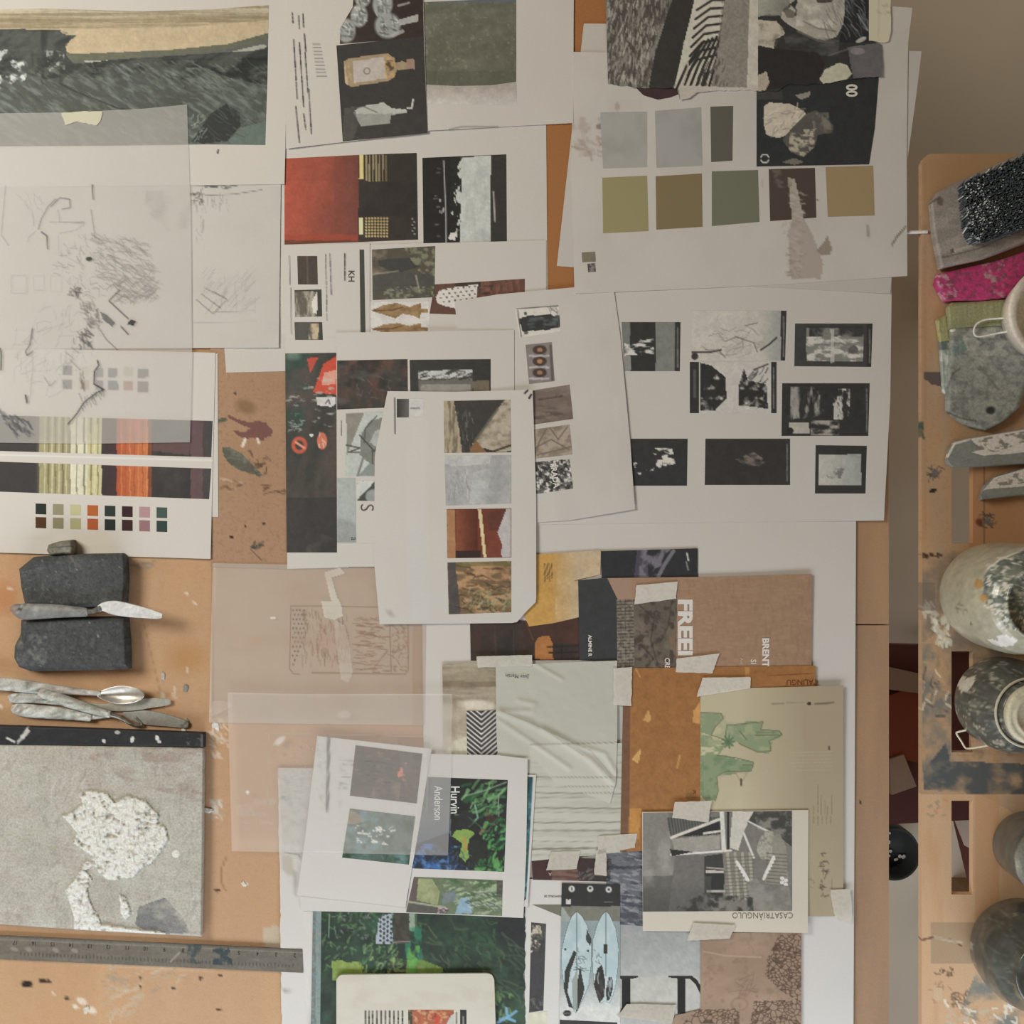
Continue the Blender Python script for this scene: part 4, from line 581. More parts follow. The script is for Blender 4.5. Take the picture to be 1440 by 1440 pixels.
E3 = sheet('magazine_page', 'charcoal page with small white capital lettering, left of the brown kraft page', 'print', [[(813,816),(856,812),(870,842)],[(870,842),(869,932)],[(815,928),(869,932)],[(813,816),(815,928)]], 4, (54,56,56), mat='gloss', step=3)
lettering(E3, 'ALMINE R', 827.5, 893, 4.8, 90, (206,204,194), .03, 1.0)
E5 = sheet('kraft_page', 'textured brown kraft page with large white capitals and a stone photograph', 'print', [[(854,813),(1000,811),(1142,807)],[(1142,807),(1141,937)],[(868,941),(1000,939),(1141,937)],[(854,813),(869,844),(868,941)]], 5, (138,110,88), step=1.6, lift=[(1142,807,60,.001)], paint=lambda p: (p.noise(9,2,(154,126,102),.5,.65,.6,370), p.noise(3,8,(118,92,72),.55,.7,.5,371), p.grad((1000,0),(1142,0),(138,110,88),(132,106,84),.4), p.poly([(856,813),(888,815),(890,842),(868,842)],(142,118,100),.8)))
pic(E5, [(867,843),(891,843),(892,939),(868,940)], (108,98,86), lambda p: ([p.line([(868,846+i*4.6),(892,845+i*4.6)],1.4,(50,44,40),.9) for i in range(21)], [p.line([(x,844),(x+.6,940)],1,(60,54,48),.6) for x in (873,879,885)], p.noise(4,4,(140,130,114),.5,.62,.6,372)), label='narrow photograph of stacked bricks')
pic(E5, [(891,843),(952,838),(951,940),(892,940)], (88,78,68), lambda p: (p.noise(22,26,(110,98,84),.45,.6,.8,373), p.noise(9,9,(62,54,48),.55,.62,.8,374), p.lines([[(898,850),(920,870),(915,900),(925,935)],[(945,845),(940,880),(930,900)],[(900,905),(918,925)]],1.2,(54,48,44),.7), p.poly([(950,878),(944,890),(940,900),(952,925)],(112,92,70),.8)), label='photograph of cracked stone')
lettering(E5, 'FREEI', 954.5, 842, 19, 90, (206,202,192), .045, 1.28)
lettering(E5, 'CRE', 935, 925, 7, 90, (206,202,192), .02, .85)
lettering(E5, 'BRENT', 1072.5, 897, 9, 90, (200,190,174), .04, 1.05)
lettering(E5, 'SI', 1056, 927, 7.5, 90, (188,176,158), .02, .95)
lettering(E5, 'Am', 1041, 925, 4.5, 90, (170,152,130), .01, .95)
E10 = sheet('photo_print', 'blurred beige photograph of soft horizontal bands, left of the pale crumpled page', 'print', [(622,934),(700,931),(700,1064),(624,1062)], 4, (160,148,126), mat='gloss', step=2, paint=lambda p: (p.grad((0,934),(0,965),(166,158,132),(138,124,102),1,[(620,930),(702,966)]), p.rect(620,958,702,966,(118,102,82),.7), p.noise(60,6,(128,112,92),.45,.65,.7,375,reg=[(620,930),(702,1002)]), p.noise(40,16,(178,166,142),.45,.6,.8,376,reg=[(622,975),(700,980),(660,1064),(622,1064)]), p.ell(672,992,24,8,(204,196,176),.8,5,.6), p.poly([(640,1040),(660,1036),(660,1064),(622,1064)],(190,186,162),.9)))
CH = sheet('patterned_scrap', 'small scrap with a black and white chevron pattern, beside the pale crumpled page', 'paper', [(656,1000),(702,999),(702,1066),(657,1064)], 5, (190,186,176), mat='gloss', step=1.0, paint=lambda p: ([p.line([(655,984+i*6.8),(677,1002+i*6.8),(703,980+i*6.8)],3,(62,60,62),1) for i in range(-3,17)]))
E9b = sheet('lined_page', 'pale page of thin horizontal grey lines and folds, under the crumpled translucent page', 'paper', [[(700,1050),(745,1047),(875,1045)],[(875,1045),(876,1120),(876,1198)],[(700,1212),(750,1210),(876,1196)],[(700,1050),(700,1212)]], 5, (178,176,162), step=2, paint=lambda p: (
   [p.line([(748,y),(874,y+d)],w_,c_,.75) for y, d, w_, c_ in [(1060,2,1,(150,147,134)),(1072,1,1,(156,152,140)),(1093,0,1.6,(110,106,96)),(1106,2,1,(150,147,134)),(1115,1,1.6,(118,114,104)),(1122,-1,1,(140,136,124)),(1136,1,1.8,(104,100,90)),(1142,1,1,(150,147,134)),(1157,-1,1.6,(110,106,96)),(1168,0,2.6,(126,122,112)),(1183,1,1,(140,136,124)),(1194,-2,2.4,(96,92,84)),(1202,-1,1,(140,136,124))]], p.noise(60,4,(160,156,144),.5,.65,.5,377)), relief=lambda X, Y: .00025*(fbm(X/60, Y/7, 8, 3)))
def crump(X, Y):
    z = 0*X
    for pts, h, wd in [([(703,1002),(740,1015),(790,1042),(830,1068),(862,1100)],.0018,5),([(700,1012),(760,1052),(800,1080)],.0012,4),([(765,1025),(812,1048),(850,1060),(868,1090)],.0014,4),([(730,985),(752,990),(748,1000),(704,1000)],.001,4),([(750,932),(790,955)],.001,3)]:
        dm = np.full(len(X), 1e9)
        for (x1, y1), (x2, y2) in zip(pts[:-1], pts[1:]):
            vx, vy = x2-x1, y2-y1; t = np.clip(((X-x1)*vx+(Y-y1)*vy)/(vx*vx+vy*vy), 0, 1); dm = np.minimum(dm, np.hypot(X-x1-t*vx, Y-y1-t*vy))
        z = z+h*np.exp(-(dm/wd)**2)
    return z+.0009*fbm(X/26, Y/20, 12, 3)
E9a = sheet('crumpled_page', 'pale grey-green page with raised diagonal creases and a small printed name', 'paper', [[(697,937),(780,932),(868,929)],[(868,929),(868,1040),(866,1100),(858,1130)],[(700,1064),(750,1064),(780,1100),(858,1130)],[(697,937),(698,1030),(700,1064)]], 6, (170,168,154), step=2.0, relief=crump, paint=lambda p: (p.poly([(745,1046),(880,1042),(880,1140),(745,1140)],(178,176,162),.8), p.line([(745,1047),(868,1044)],1.4,(130,126,114),.8), [p.line([(775,y),(866,y)],1.2,(120,116,106),.6) for y in (1093,1106,1115)], p.lines([[(706,1000),(760,1022),(820,1062)],[(775,1030),(830,1055),(862,1092)]],1,(140,137,124),.6)))
lettering(E9a, 'Juan Martín', 743, 949.5, 5.2, 183, (66,66,60), 0, .95, dz=.0016)
E6a = sheet('amber_page', 'amber-brown page with faint upside-down capitals, left of the pale map page', 'print', [[(877,940),(1000,938),(1147,936)],[(1147,936),(1146,990)],[(872,1198),(960,1194),(1146,990)],[(877,940),(872,1198)]], 6, (142,96,50), mat='gloss', step=2, paint=lambda p: (p.noise(3,3,(128,84,42),.55,.7,.4,380), p.poly([(870,936),(886,938),(885,1140),(880,1200),(870,1200)],(104,74,54),.95), p.poly([(912,998),(916,1010),(914,1016),(904,1013)],(176,132,72)), p.poly([(902,1052),(898,1074),(888,1068)],(184,142,80)), p.line([(956,1063),(952,1080)],3,(170,126,66)), p.poly([(985,985),(975,1000),(974,1016),(985,1018)],(184,132,70)), p.poly([(885,1137),(902,1137),(898,1180),(884,1180)],(168,116,52)), p.line([(894,940),(900,952)],2,(176,130,70)), p.ell(972,1120,8,6,(112,80,44),.6), p.rect(1048,938,1054,960,(172,122,66),.8), p.tiny(1082,950,1142,947,wd=1.6,c=(96,58,34),seed=4)))
lettering(E6a, 'TALINGU', 1150, 955.5, 7.5, 179, (92,52,32), 0, .98)
lettering(E6a, 'K', 979, 1111, 6, 180, (100,60,36), 0, .98)
E7 = sheet('map_page', 'beige page printed with a green crocodile-shaped island map and small print, right', 'print', [[(985,968),(1080,967),(1186,964)],[(1186,964),(1186,1288)],[(985,1290),(1186,1288)],[(985,968),(985,1290)]], 7, (170,160,132), mat='paper', step=1.5, lift=[(1186,964,70,.0012)], paint=lambda p: (
   p.grad((1040,0),(1130,0),(172,163,136),(150,136,112),1), p.noise(70,70,(160,148,122),.45,.7,.5,390), p.rect(1130,1000,1190,1290,(146,132,108),.35),
   p.poly([(985,1002),(1014,1003),(1017,1010),(1006,1022),(1000,1034),(1004,1042),(1020,1040),(1022,1020),(1038,1018),(1044,1018),(1050,1014),(1073,1015),(1070,1026),(1082,1026),(1096,1028),(1100,1033),(1096,1038),(1080,1042),(1088,1044),(1084,1056),(1080,1060),(1066,1058),(1050,1050),(1040,1046),(1034,1042),(1026,1052),(1020,1048),(1014,1058),(1010,1062),(1022,1062),(1036,1068),(1058,1070),(1060,1078),(1054,1086),(1040,1083),(1020,1085),(1008,1092),(1010,1112),(1006,1126),(994,1128),(985,1118)],(126,136,106)),
   p.noise(9,9,(148,152,120),.48,.6,.8,391,reg=[(985,1002),(1014,1003),(1040,1018),(1073,1015),(1098,1032),(1080,1058),(1040,1046),(985,1050)]), p.noise(8,8,(104,122,92),.5,.62,.8,392,reg=[(985,1060),(1058,1070),(1054,1086),(1008,1092),(1006,1126),(985,1120)]), p.noise(12,4,(190,180,150),.5,.58,.8,393,reg=[(985,1030),(1020,1040),(1010,1060),(985,1062)]),
   p.lines([[(985,1002),(1014,1003),(1017,1010),(1006,1022),(1000,1034),(1020,1040),(1022,1020),(1044,1018),(1073,1015),(1070,1026),(1096,1028),(1100,1033),(1082,1042),(1084,1056),(1066,1058),(1040,1046)],[(1008,1062),(1036,1066),(1060,1072),(1056,1084),(1020,1085),(1008,1092),(1010,1112),(1006,1126)],[(1062,1034),(1096,1034)],[(1064,1030),(1090,1030)],[(1040,1028),(1050,1040)],[(1045,1076),(1058,1076)]],1.1,(92,92,70),.85),
   [p.line([(1024,1043),(1024+9*math.cos(a),1043+9*math.sin(a))],2,(84,106,78),.95) for a in np.linspace(0,6.28,10)[:-1]], p.lines([[(1034,1086),(1042,1100)],[(1050,1088),(1043,1100)],[(1036,1086),(1050,1087)]],1,(140,130,104),.8), p.line([(1042,1096),(1042,1104)],2.6,(80,70,56)),
   p.tiny(1086,990,1102,989,wd=2.4,c=(120,110,92),seed=1), p.tiny(1106,988,1130,988,wd=1.6,c=(128,116,96),seed=2), p.ell(1138,989.5,3,2.6,(56,50,44)), p.tiny(1146,990,1172,988,wd=2.6,c=(84,74,62),seed=3), p.line([(1166,1050),(1166,1054)],2,(80,70,60)),
   [p.tiny(1110+(i%3)*4,1058+i*5,1170,1057+i*5,wd=1,c=(164,152,126),a=.7,seed=20+i) for i in range(6)], [p.tiny(x,y0,x,y1,wd=1.2,c=(112,100,80),seed=30+i) for i,(x,y0,y1) in enumerate([(1150,1104,1142),(1155,1118,1145),(1160,1126,1145),(1164,1134,1148),(1170,1118,1145),(1144,1134,1145),(1150,1148,1160),(1156,1148,1158),(1162,1148,1158),(1168,1148,1158),(1144,1148,1158)])],
   p.scrib([(1154,1196),(1164,1262)],22,8,20,90,1.6,[(84,76,62)],.85,394), p.scrib([(1136,1236),(1144,1250)],4,6,0,20,1.2,[(110,100,84)],.8,395), p.tiny(1170,1236,1170,1262,wd=1.2,c=(110,100,84),seed=41)))
E21 = sheet('photo_print', 'photograph of grey-blue rippling water, between the lined page and the house photograph', 'print', [(852,1188),(906,1176),(906,1303),(853,1302)], 4, (98,100,104), mat='gloss', step=1.3, paint=lambda p: (p.noise(16,4,(66,70,78),.45,.55,.9,400,rot=12), p.noise(12,3,(140,142,144),.55,.63,.8,401,rot=12), p.rect(852,1218,908,1222,(52,56,64),.7)))
E22 = sheet('photo_print', 'dark maroon photograph strip with blurred hands, above the surfboard picture', 'print', [(748,1205),(860,1208),(858,1240),(749,1237)], 4, (68,46,44), mat='gloss', step=1.5, paint=lambda p: (p.rect(776,1222,812,1240,(120,92,80),.9), p.noise(30,3,(84,60,54),.45,.6,.8,402,reg=[(776,1222),(812,1240)]), p.noise(5,5,(52,50,48),.4,.55,1,403,reg=[(812,1206),(862,1206),(862,1242),(812,1242)]), p.scrib([(812,1222),(836,1238)],12,10,-30,50,1.4,[(130,126,118)],.7,404), p.rect(838,1208,862,1232,(132,126,114),.7)))
lettering(E22, 'A', 776, 1227, 5, 180, (176,160,150), 0)
E18 = sheet('magazine_page', 'white page with a tree photograph strip and tiny capitals, right of the green jungle picture', 'print', [[(738,1236),(874,1240)],[(874,1240),(874,1470)],[(738,1470),(874,1470)],[(742,1236),(738,1280),(738,1470)]], 3, None, step=6)
pic(E18, [(748,1272),(792,1272),(792,1290),(790,1289),], (112,112,96), lambda p: None, name='printed_picture', step=3)
pic(E18, [(747,1297),(768,1299),(764,1421),(744,1424)], (62,62,62), lambda p: (p.noise(5,5,(196,184,162),.42,.54,1,410,reg=[(746,1300),(760,1302),(763,1318),(758,1332),(746,1340)]), p.noise(4,4,(84,82,74),.4,.55,.9,411,reg=[(758,1298),(768,1298),(767,1335),(752,1340)]), p.rect(743,1340,770,1400,(66,66,68),.8), p.noise(5,4,(110,110,104),.5,.6,.8,412,reg=[(743,1400),(766,1400),(765,1424),(743,1424)]), p.line([(747,1297),(768,1299),(765,1421)],1,(84,92,92),.8)))
pic(E18, [(742,1424),(770,1422),(768,1470),(742,1470)], (196,194,172), name='cream_patch', step=6)
lettering(E18, 'TRANSWORLD SK', 797, 1259, 3.2, 180, (84,82,78), .005, .86, dz=.0003)
E19 = sheet('photo_print', 'print of two worn pale blue surfboards under a black strip of white round icons', 'print', [(790,1242),(872,1244),(872,1470),(786,1470)], 5, (196,198,192), mat='gloss', step=1.2, paint=lambda p: (
   p.rect(786,1240,874,1275,(50,50,50)), [p.ell(x,y,4.4,4.4,(196,196,188),1,0,.3) for x, y in [(804,1250),(830,1250),(856,1251)]], [p.ell(x,y,2,1.8,(60,60,60),.9) for x, y in [(830,1249),(856,1251)]], p.ell(804,1250,1.4,2.2,(90,90,88)), p.rect(796,1264,803,1271,(190,190,182)), p.rect(798,1262,801,1266,(50,50,50)), p.tiny(850,1268.5,861,1268.5,wd=1.4,c=(140,140,136),seed=3), p.rect(786,1274.5,874,1296,(118,118,104)), p.poly([(786,1276),(792,1276),(803,1293),(800,1298),(790,1300)],(150,158,152)), p.rect(786,1295,874,1376,(138,152,152)), p.grad((0,1376),(0,1420),(150,160,158),(198,200,194),1,[(786,1376),(874,1422)])))
ink(E19, [(788,1278),(832,1278),(832,1428),(788,1428)], lambda p: (lambda o: (p.poly(o,(168,186,188)), p.noise(10,14,(190,202,202),.45,.6,.7,420,reg=o), p.line([(811,1282),(811,1370)],1,(84,96,96),.8), p.poly([(825,1306),(832,1322),(830,1330),(824,1322)],(70,76,74)), p.poly([(807,1336),(811,1340),(802,1366),(798,1395),(806,1418),(800,1416),(793,1390),(794,1366)],(66,66,64)), p.poly([(816,1358),(818,1370),(822,1390),(820,1400),(812,1422),(810,1424),(812,1380)],(66,66,64)), p.poly([(804,1380),(812,1362),(812,1420),(806,1420)],(146,150,144),.9), p.ell(795,1335,1.6,1.6,(60,60,60)), p.ell(827,1337,1.6,1.6,(60,60,60)), p.scrib([(810,1330),(826,1365)],12,10,20,60,.9,[(84,90,90)],.8,421), p.lines([[(807,1364),(824,1362)],[(809,1360),(822,1366)]],1,(80,84,84),.8)))([(811,1281),(818,1288),(826,1302),(832,1330),(832,1350),(828,1385),(820,1405),(812,1422),(809,1424),(806,1420),(800,1405),(794,1390),(790,1362),(790,1335),(797,1306),(804,1288)]), name='left_surfboard_print', step=1.1)
ink(E19, [(831,1278),(872,1278),(872,1415),(831,1415)], lambda p: (lambda o: (p.poly(o,(172,190,192)), p.noise(14,20,(192,204,204),.5,.65,.6,422,reg=o), p.line([(852,1282),(852,1372)],1,(84,96,96),.8), p.rect(849,1328,854.5,1341.5,(62,66,56)), p.poly([(840,1362),(846,1356),(848,1362),(851,1380),(850,1402),(843,1410),(838,1395),(835,1384)],(64,62,60)), p.poly([(856,1374),(861,1374),(862,1390),(858,1405),(853,1408),(852,1392)],(66,64,62)), p.scrib([(838,1370),(862,1400)],14,16,80,15,1.6,[(170,180,178),(90,88,84)],.8,423), p.scrib([(836,1332),(846,1355)],10,3,60,90,1,[(84,92,92)],.8,424)))([(852,1281),(858,1288),(866,1306),(870,1335),(869,1360),(866,1384),(862,1400),(857,1411),(851,1408),(845,1411),(840,1400),(835,1380),(833,1350),(834,1320),(841,1297),(847,1286)]), name='right_surfboard_print', step=1.1)
pic(E19, [(787,1434),(868,1438),(868,1470),(787,1470)], (52,50,50), name='dark_strip', step=6)
ink(E19, [(791,1418),(804,1418),(804,1432),(791,1432)], lambda p: (p.ell(797.5,1425,5.5,4.2,(62,60,58)), p.tiny(794,1425,801,1425,wd=1.6,c=(160,156,148),seed=2)), name='round_badge')
E20 = sheet('magazine_page', 'grey page with two huge black serif capitals, below the rippling water photograph', 'print', [(870,1300),(986,1306),(986,1470),(870,1470)], 4, (168,170,166), mat='gloss', step=3, paint=lambda p: (p.grad((0,1301),(0,1370),(150,152,152),(168,170,166),1), p.rect(868,1373,990,1426,(182,180,172),.8)))
ink(E20, [(870,1368),(986,1368),(986,1430),(870,1430)], lambda p: (
   p.rect(874,1375,886,1420,(50,50,48)), p.poly([(868,1372),(897,1372),(897,1374.5),(886,1377),(874,1377),(868,1375)],(56,56,54)), p.poly([(874,1418),(886,1418),(886,1424),(868,1430),(872,1424)],(56,56,54)),
   p.rect(953,1376,964,1426,(50,50,48)), p.poly([(940,1372),(972,1372),(980,1378),(986,1388),(986,1400),(978,1384),(970,1376),(953,1376),(940,1374.5)],(52,52,50))), name='serif_lettering', step=1.0)
E23 = sheet('drawing_print', 'brown paper print with a maze-like network of dark lines, bottom right of the collage', 'drawing', [[(985,1312),(1127,1311)],[(1127,1311),(1127,1470)],[(930,1470),(1127,1470)],[(985,1312),(985,1420),(950,1428),(930,1470)]], 6, (146,124,106), step=1.3, paint=lambda p: (
   p.noise(50,26,(164,142,122),.45,.7,.7,430), p.noise(8,8,(128,106,90),.6,.72,.5,431), p.line([(990,1338),(1020,1344),(1070,1346)],2,(176,158,138),.6), p.ell(1040,1412,12,9,(112,92,80),.6,0,.3,.25), p.scrib([(1035,1370),(1062,1400)],14,24,-20,60,1,[(120,100,86)],.6,432,.1),
   [mesh_lines(p, reg, n_, sd) for reg, n_, sd in [([(1095,1315),(1127,1312),(1127,1410),(1100,1395),(1076,1372),(1080,1345)],18,433),([(1060,1408),(1127,1405),(1127,1470),(1050,1470)],16,434),([(978,1420),(1040,1418),(1040,1440),(960,1440)],10,435)]]))
# ------------------------------------------------------------------ green pictures, cards and tracing sheets, lower centre
def leafy(p, reg, n, cols, seed, ln=14, wd=3, ang=-50, sp=80): p.scrib(reg, n, ln, ang, sp, wd, cols, .85, seed, .5)
GR = [(60,92,62),(78,112,70),(48,72,54),(96,130,84),(40,58,46)]
E16 = sheet('jungle_print', 'large dark green jungle picture with a torn right edge, bottom of the pile', 'print', [[(444,1258),(600,1262),(738,1276)],[(738,1276),(738,1470)],[(436,1470),(738,1470)],[(444,1258),(436,1470)]], 4, (48,66,52), mat='gloss', step=1.6, rag=(0,3,0,0), seed=3, paint=lambda p: (
   p.noise(24,18,(38,50,44),.4,.6,.9,500), p.noise(20,26,(56,88,64),.52,.68,.8,501), leafy(p,[(455,1265),(560,1265),(560,1370),(455,1370)],150,GR,502,12,2), leafy(p,[(560,1290),(738,1290),(738,1440),(600,1440)],130,[(54,76,58),(66,90,66),(84,96,72),(44,56,48)],503,22,2.4,50,50),
   p.noise(5,5,(110,120,116),.6,.68,.8,504,reg=[(475,1290),(525,1285),(530,1325),(470,1320)]), p.poly([(466,1352),(480,1350),(488,1354),(500,1352),(512,1360),(505,1378),(468,1378)],(120,146,60)), p.noise(8,8,(140,160,84),.5,.62,.8,505,reg=[(466,1350),(512,1352),(508,1376),(468,1376)]), p.poly([(572,1350),(590,1348),(624,1362),(620,1372),(570,1372)],(104,132,56),.95), p.noise(8,5,(136,158,84),.5,.62,.8,506,reg=[(545,1345),(624,1360),(620,1374),(545,1374)]),
   p.scrib([(510,1330),(560,1372)],40,12,-60,40,2,[(120,160,110),(84,130,80),(150,170,110)],.8,507), p.rect(576,1262,583,1310,(150,168,146),.9), p.rect(583,1262,586,1318,(84,112,84),.8), p.noise(10,14,(40,120,92),.45,.58,.85,508,reg=[(566,1308),(592,1300),(594,1350),(572,1350)]), p.noise(10,14,(90,160,70),.5,.6,.85,509,reg=[(572,1330),(590,1330),(590,1370),(574,1370)]),
   p.rect(553,1262,576,1326,(66,62,54),.8), p.noise(8,8,(84,78,66),.5,.6,.6,510,reg=[(553,1262),(576,1262),(576,1324),(553,1324)]), p.line([(552,1325),(576,1324)],1.6,(160,140,130),.8), p.poly([(533,1290),(552,1284),(552,1328),(528,1328)],(160,172,182)), [[p.ell(535+i*5,1290+j*6.5+(i%2)*3,1.8,2.2,(58,66,62),1) for i in range(4)] for j in range(6)],
   p.line([(463,1286),(462,1318)],1.6,(120,150,130),.8), p.scrib([(470,1262),(560,1290)],40,16,-20,50,1.4,[(110,140,120),(150,170,150),(70,100,76)],.6,511), p.ell(493,1277,7,2.4,(186,204,186),.9), p.ell(504,1277,5,2,(186,204,186),.9), p.poly([(700,1280),(738,1290),(738,1340),(712,1330),(700,1310)],(46,48,50),.9),
   p.scrib([(680,1320),(735,1400)],36,26,30,30,3,[(74,88,68),(50,64,54)],.7,512), p.scrib([(690,1390),(720,1435)],30,10,70,50,3,[(110,140,80),(84,120,72)],.8,513), p.lines([[(700,1438),(718,1428),(726,1422)],[(712,1418),(714,1432),(724,1436)],[(703,1434),(716,1430)]],3.6,(110,160,190),.95), p.ell(486,1420,18,20,(40,46,44),.5,soft=1)))
pic(E16, [(440,1282),(452,1280),(450,1470),(437,1470)], (132,144,138), lambda p: (p.rect(436,1270,444,1470,(110,114,108)), p.noise(4,3,(110,140,140),.5,.6,.8,515)), name='grey_margin')
pic(E16, [(454,1262),(463,1262),(462,1281),(454,1281)], (170,164,146), lambda p: p.rect(457,1262,459,1282,(90,84,70)), name='beige_corner', step=1)
TE = sheet('photo_print', 'teal-green print edge showing along the right side of the white green-picture sheet', 'print', [(700,1088),(754,1090),(742,1275),(700,1275)], 7, None, step=8)
pic(TE, [(738,1092),(750,1093),(740,1264),(726,1278)], (54,96,100), lambda p: (p.noise(7,9,(36,66,72),.42,.58,.9,516), p.noise(5,5,(84,130,134),.58,.68,.8,517), p.line([(750,1093),(741,1266)],1.6,(150,180,186),.9)))
E11 = sheet('catalogue_sheet', 'white sheet with bright green foliage pictures and white serif words, right of the tilted card', 'print', [[(596,1060),(700,1062),(742,1067)],[(742,1067),(740,1200),(736,1291)],[(571,1284),(650,1287),(736,1291)],[(596,1060),(571,1284)]], 8, None, step=6, lift=[(742,1067,60,.0014)], paint=lambda p: (p.noise(30,8,(190,180,170),.5,.7,.5,520,reg=[(640,1222),(742,1228),(742,1240),(640,1236)])))
pic(E11, [(588,1092),(714,1097),(709,1226),(574,1221)], (44,46,44), lambda p: (p.rect(570,1085,634,1190,(104,108,108)), p.grad((0,1150),(0,1195),(104,108,108),(74,88,110),1,[(570,1150),(634,1200)]),
   p.poly([(632,1170),(640,1210),(665,1225),(574,1225),(576,1190)],(44,52,66)), p.noise(12,14,(60,104,160),.5,.62,.95,521,reg=[(590,1185),(632,1190),(630,1225),(580,1222)]), p.noise(7,7,(84,130,180),.6,.68,.8,522,reg=[(576,1190),(650,1190),(640,1224),(576,1222)]),
   leafy(p,[(648,1100),(714,1100),(711,1140),(664,1150)],60,[(84,140,80),(60,110,64),(110,160,100),(44,84,54)],523,16,3,-35,30), p.line([(652,1120),(680,1112),(712,1100)],1.6,(130,160,130),.8), p.line([(668,1132),(672,1150),(660,1162)],2.4,(110,160,130),.9), p.line([(640,1146),(656,1146),(668,1156)],1.6,(110,140,110),.7), p.ell(655,1152,12,12,(48,50,50),.9), p.ell(669,1196,14,16,(46,50,44),.95),
   p.poly([(640,1168),(655,1166),(662,1168),(668,1172),(660,1180),(657,1192),(660,1205),(654,1212),(646,1204),(650,1186),(636,1176)],(124,156,72)), p.line([(652,1178),(656,1190),(654,1196)],3,(190,120,60),.8), p.line([(676,1172),(684,1160)],4,(150,120,70),.8), p.noise(6,6,(110,60,56),.5,.6,.7,524,reg=[(684,1140),(704,1146),(702,1160),(682,1162)]),
   leafy(p,[(676,1160),(712,1150),(709,1224),(660,1224),(690,1200)],70,[(70,150,76),(90,170,90),(50,110,60),(40,70,50)],525,12,2.6,-30,50), p.noise(8,6,(96,160,84),.5,.6,.8,526,reg=[(660,1212),(700,1205),(706,1226),(655,1224)]), p.line([(660,1150),(685,1170),(700,1150)],1.6,(70,90,70),.8), p.line([(701,1118),(701,1148)],1,(170,176,168),.7), p.scrib([(586,1200),(660,1224)],30,10,0,90,1.3,[(84,110,140),(40,60,90)],.6,527)), label='bright green foliage picture')
lettering(E11, 'Hurvin', 634, 1105, 12.5, 90, (206,206,200), .012, .80, dz=.0004)
lettering(E11, 'Anderson', 611, 1105, 11.5, 90, (206,206,200), .012, .74, dz=.0004)
for x, y0, n_, seed in []: pass
pic(E11, [(582,1233),(707,1238),(706,1288),(571,1283)], (98,112,84), lambda p: (p.poly([(577,1233),(590,1234),(584,1270),(572,1268)],(96,84,78)), p.poly([(588,1236),(608,1236),(618,1254),(614,1276),(586,1268)],(146,152,108)), p.noise(8,10,(120,128,88),.5,.65,.6,530,reg=[(588,1236),(618,1250),(614,1276),(586,1268)]), p.poly([(572,1268),(586,1266),(620,1274),(632,1276),(628,1287),(571,1284)],(84,84,76)), p.line([(574,1268),(600,1272),(626,1276)],2.6,(170,172,136),.8),
   p.noise(12,5,(70,96,60),.48,.6,.9,531,reg=[(610,1235),(706,1238),(706,1262),(640,1262)],rot=20), p.noise(12,4,(150,164,128),.55,.64,.9,532,rot=-20,reg=[(618,1238),(706,1240),(706,1287),(650,1287)]), p.poly([(622,1256),(640,1252),(642,1266),(622,1272)],(110,120,124),.9), p.poly([(648,1262),(660,1262),(664,1284),(640,1285),(644,1272)],(130,160,180),.9), p.scrib([(655,1252),(704,1284)],40,14,15,30,1.4,[(170,180,166),(60,74,58)],.8,533), p.noise(4,4,(190,150,160),.45,.55,.9,534,reg=[(616,1276),(632,1276),(630,1287),(614,1287)]), p.rect(698,1238,708,1262,(70,66,60),.7)), label='pale green foliage picture')
E12b = sheet('paper_sheet', 'white paper corner peeking out under the bottom edge of the tilted card', 'paper', [(420,1250),(580,1262),(576,1284),(424,1281)], 6, .97)
E12c = sheet('tracing_scrap', 'pale translucent scrap with rubbed pencil texture, left of the tilted card', 'tracing paper', [[(390,1085),(450,1082)],[(450,1082),(446,1240)],[(396,1200),(420,1210),(446,1240)],[(390,1085),(396,1200)]], 4, (204,198,188), alpha=.55, mat='film', step=2, paint=lambda p: (p.noise(5,5,(150,146,138),.55,.65,.4,540,al=.6), p.line([(395,1198),(420,1202),(422,1205)],1.2,(120,116,108),.7)))
E12 = sheet('tilted_card', 'tilted white card carrying a red-brown floral picture above a misty green one', 'card', [[(446,1035),(500,1041),(607,1053)],[(607,1053),(590,1160),(570,1276)],[(418,1259),(500,1268),(570,1276)],[(446,1035),(430,1170),(418,1259)]], 9, None, step=3, lift=[(418,1259,60,.0018),(570,1276,50,.001)], paint=lambda p: (p.line([(463,1036),(461,1140)],2.2,(90,88,84),.8), p.scrib([(446,1040),(461,1140)],60,4,60,60,.9,[(150,148,142)],.5,541), p.line([(479,1078),(478,1136)],.8,(160,158,150),.6), p.scrib([(478,1064),(496,1130)],10,16,2,3,.9,[(130,128,122)],.7,542,.02), p.scrib([(430,1200),(560,1260)],8,40,20,20,1,[(190,188,182)],.4,543)))
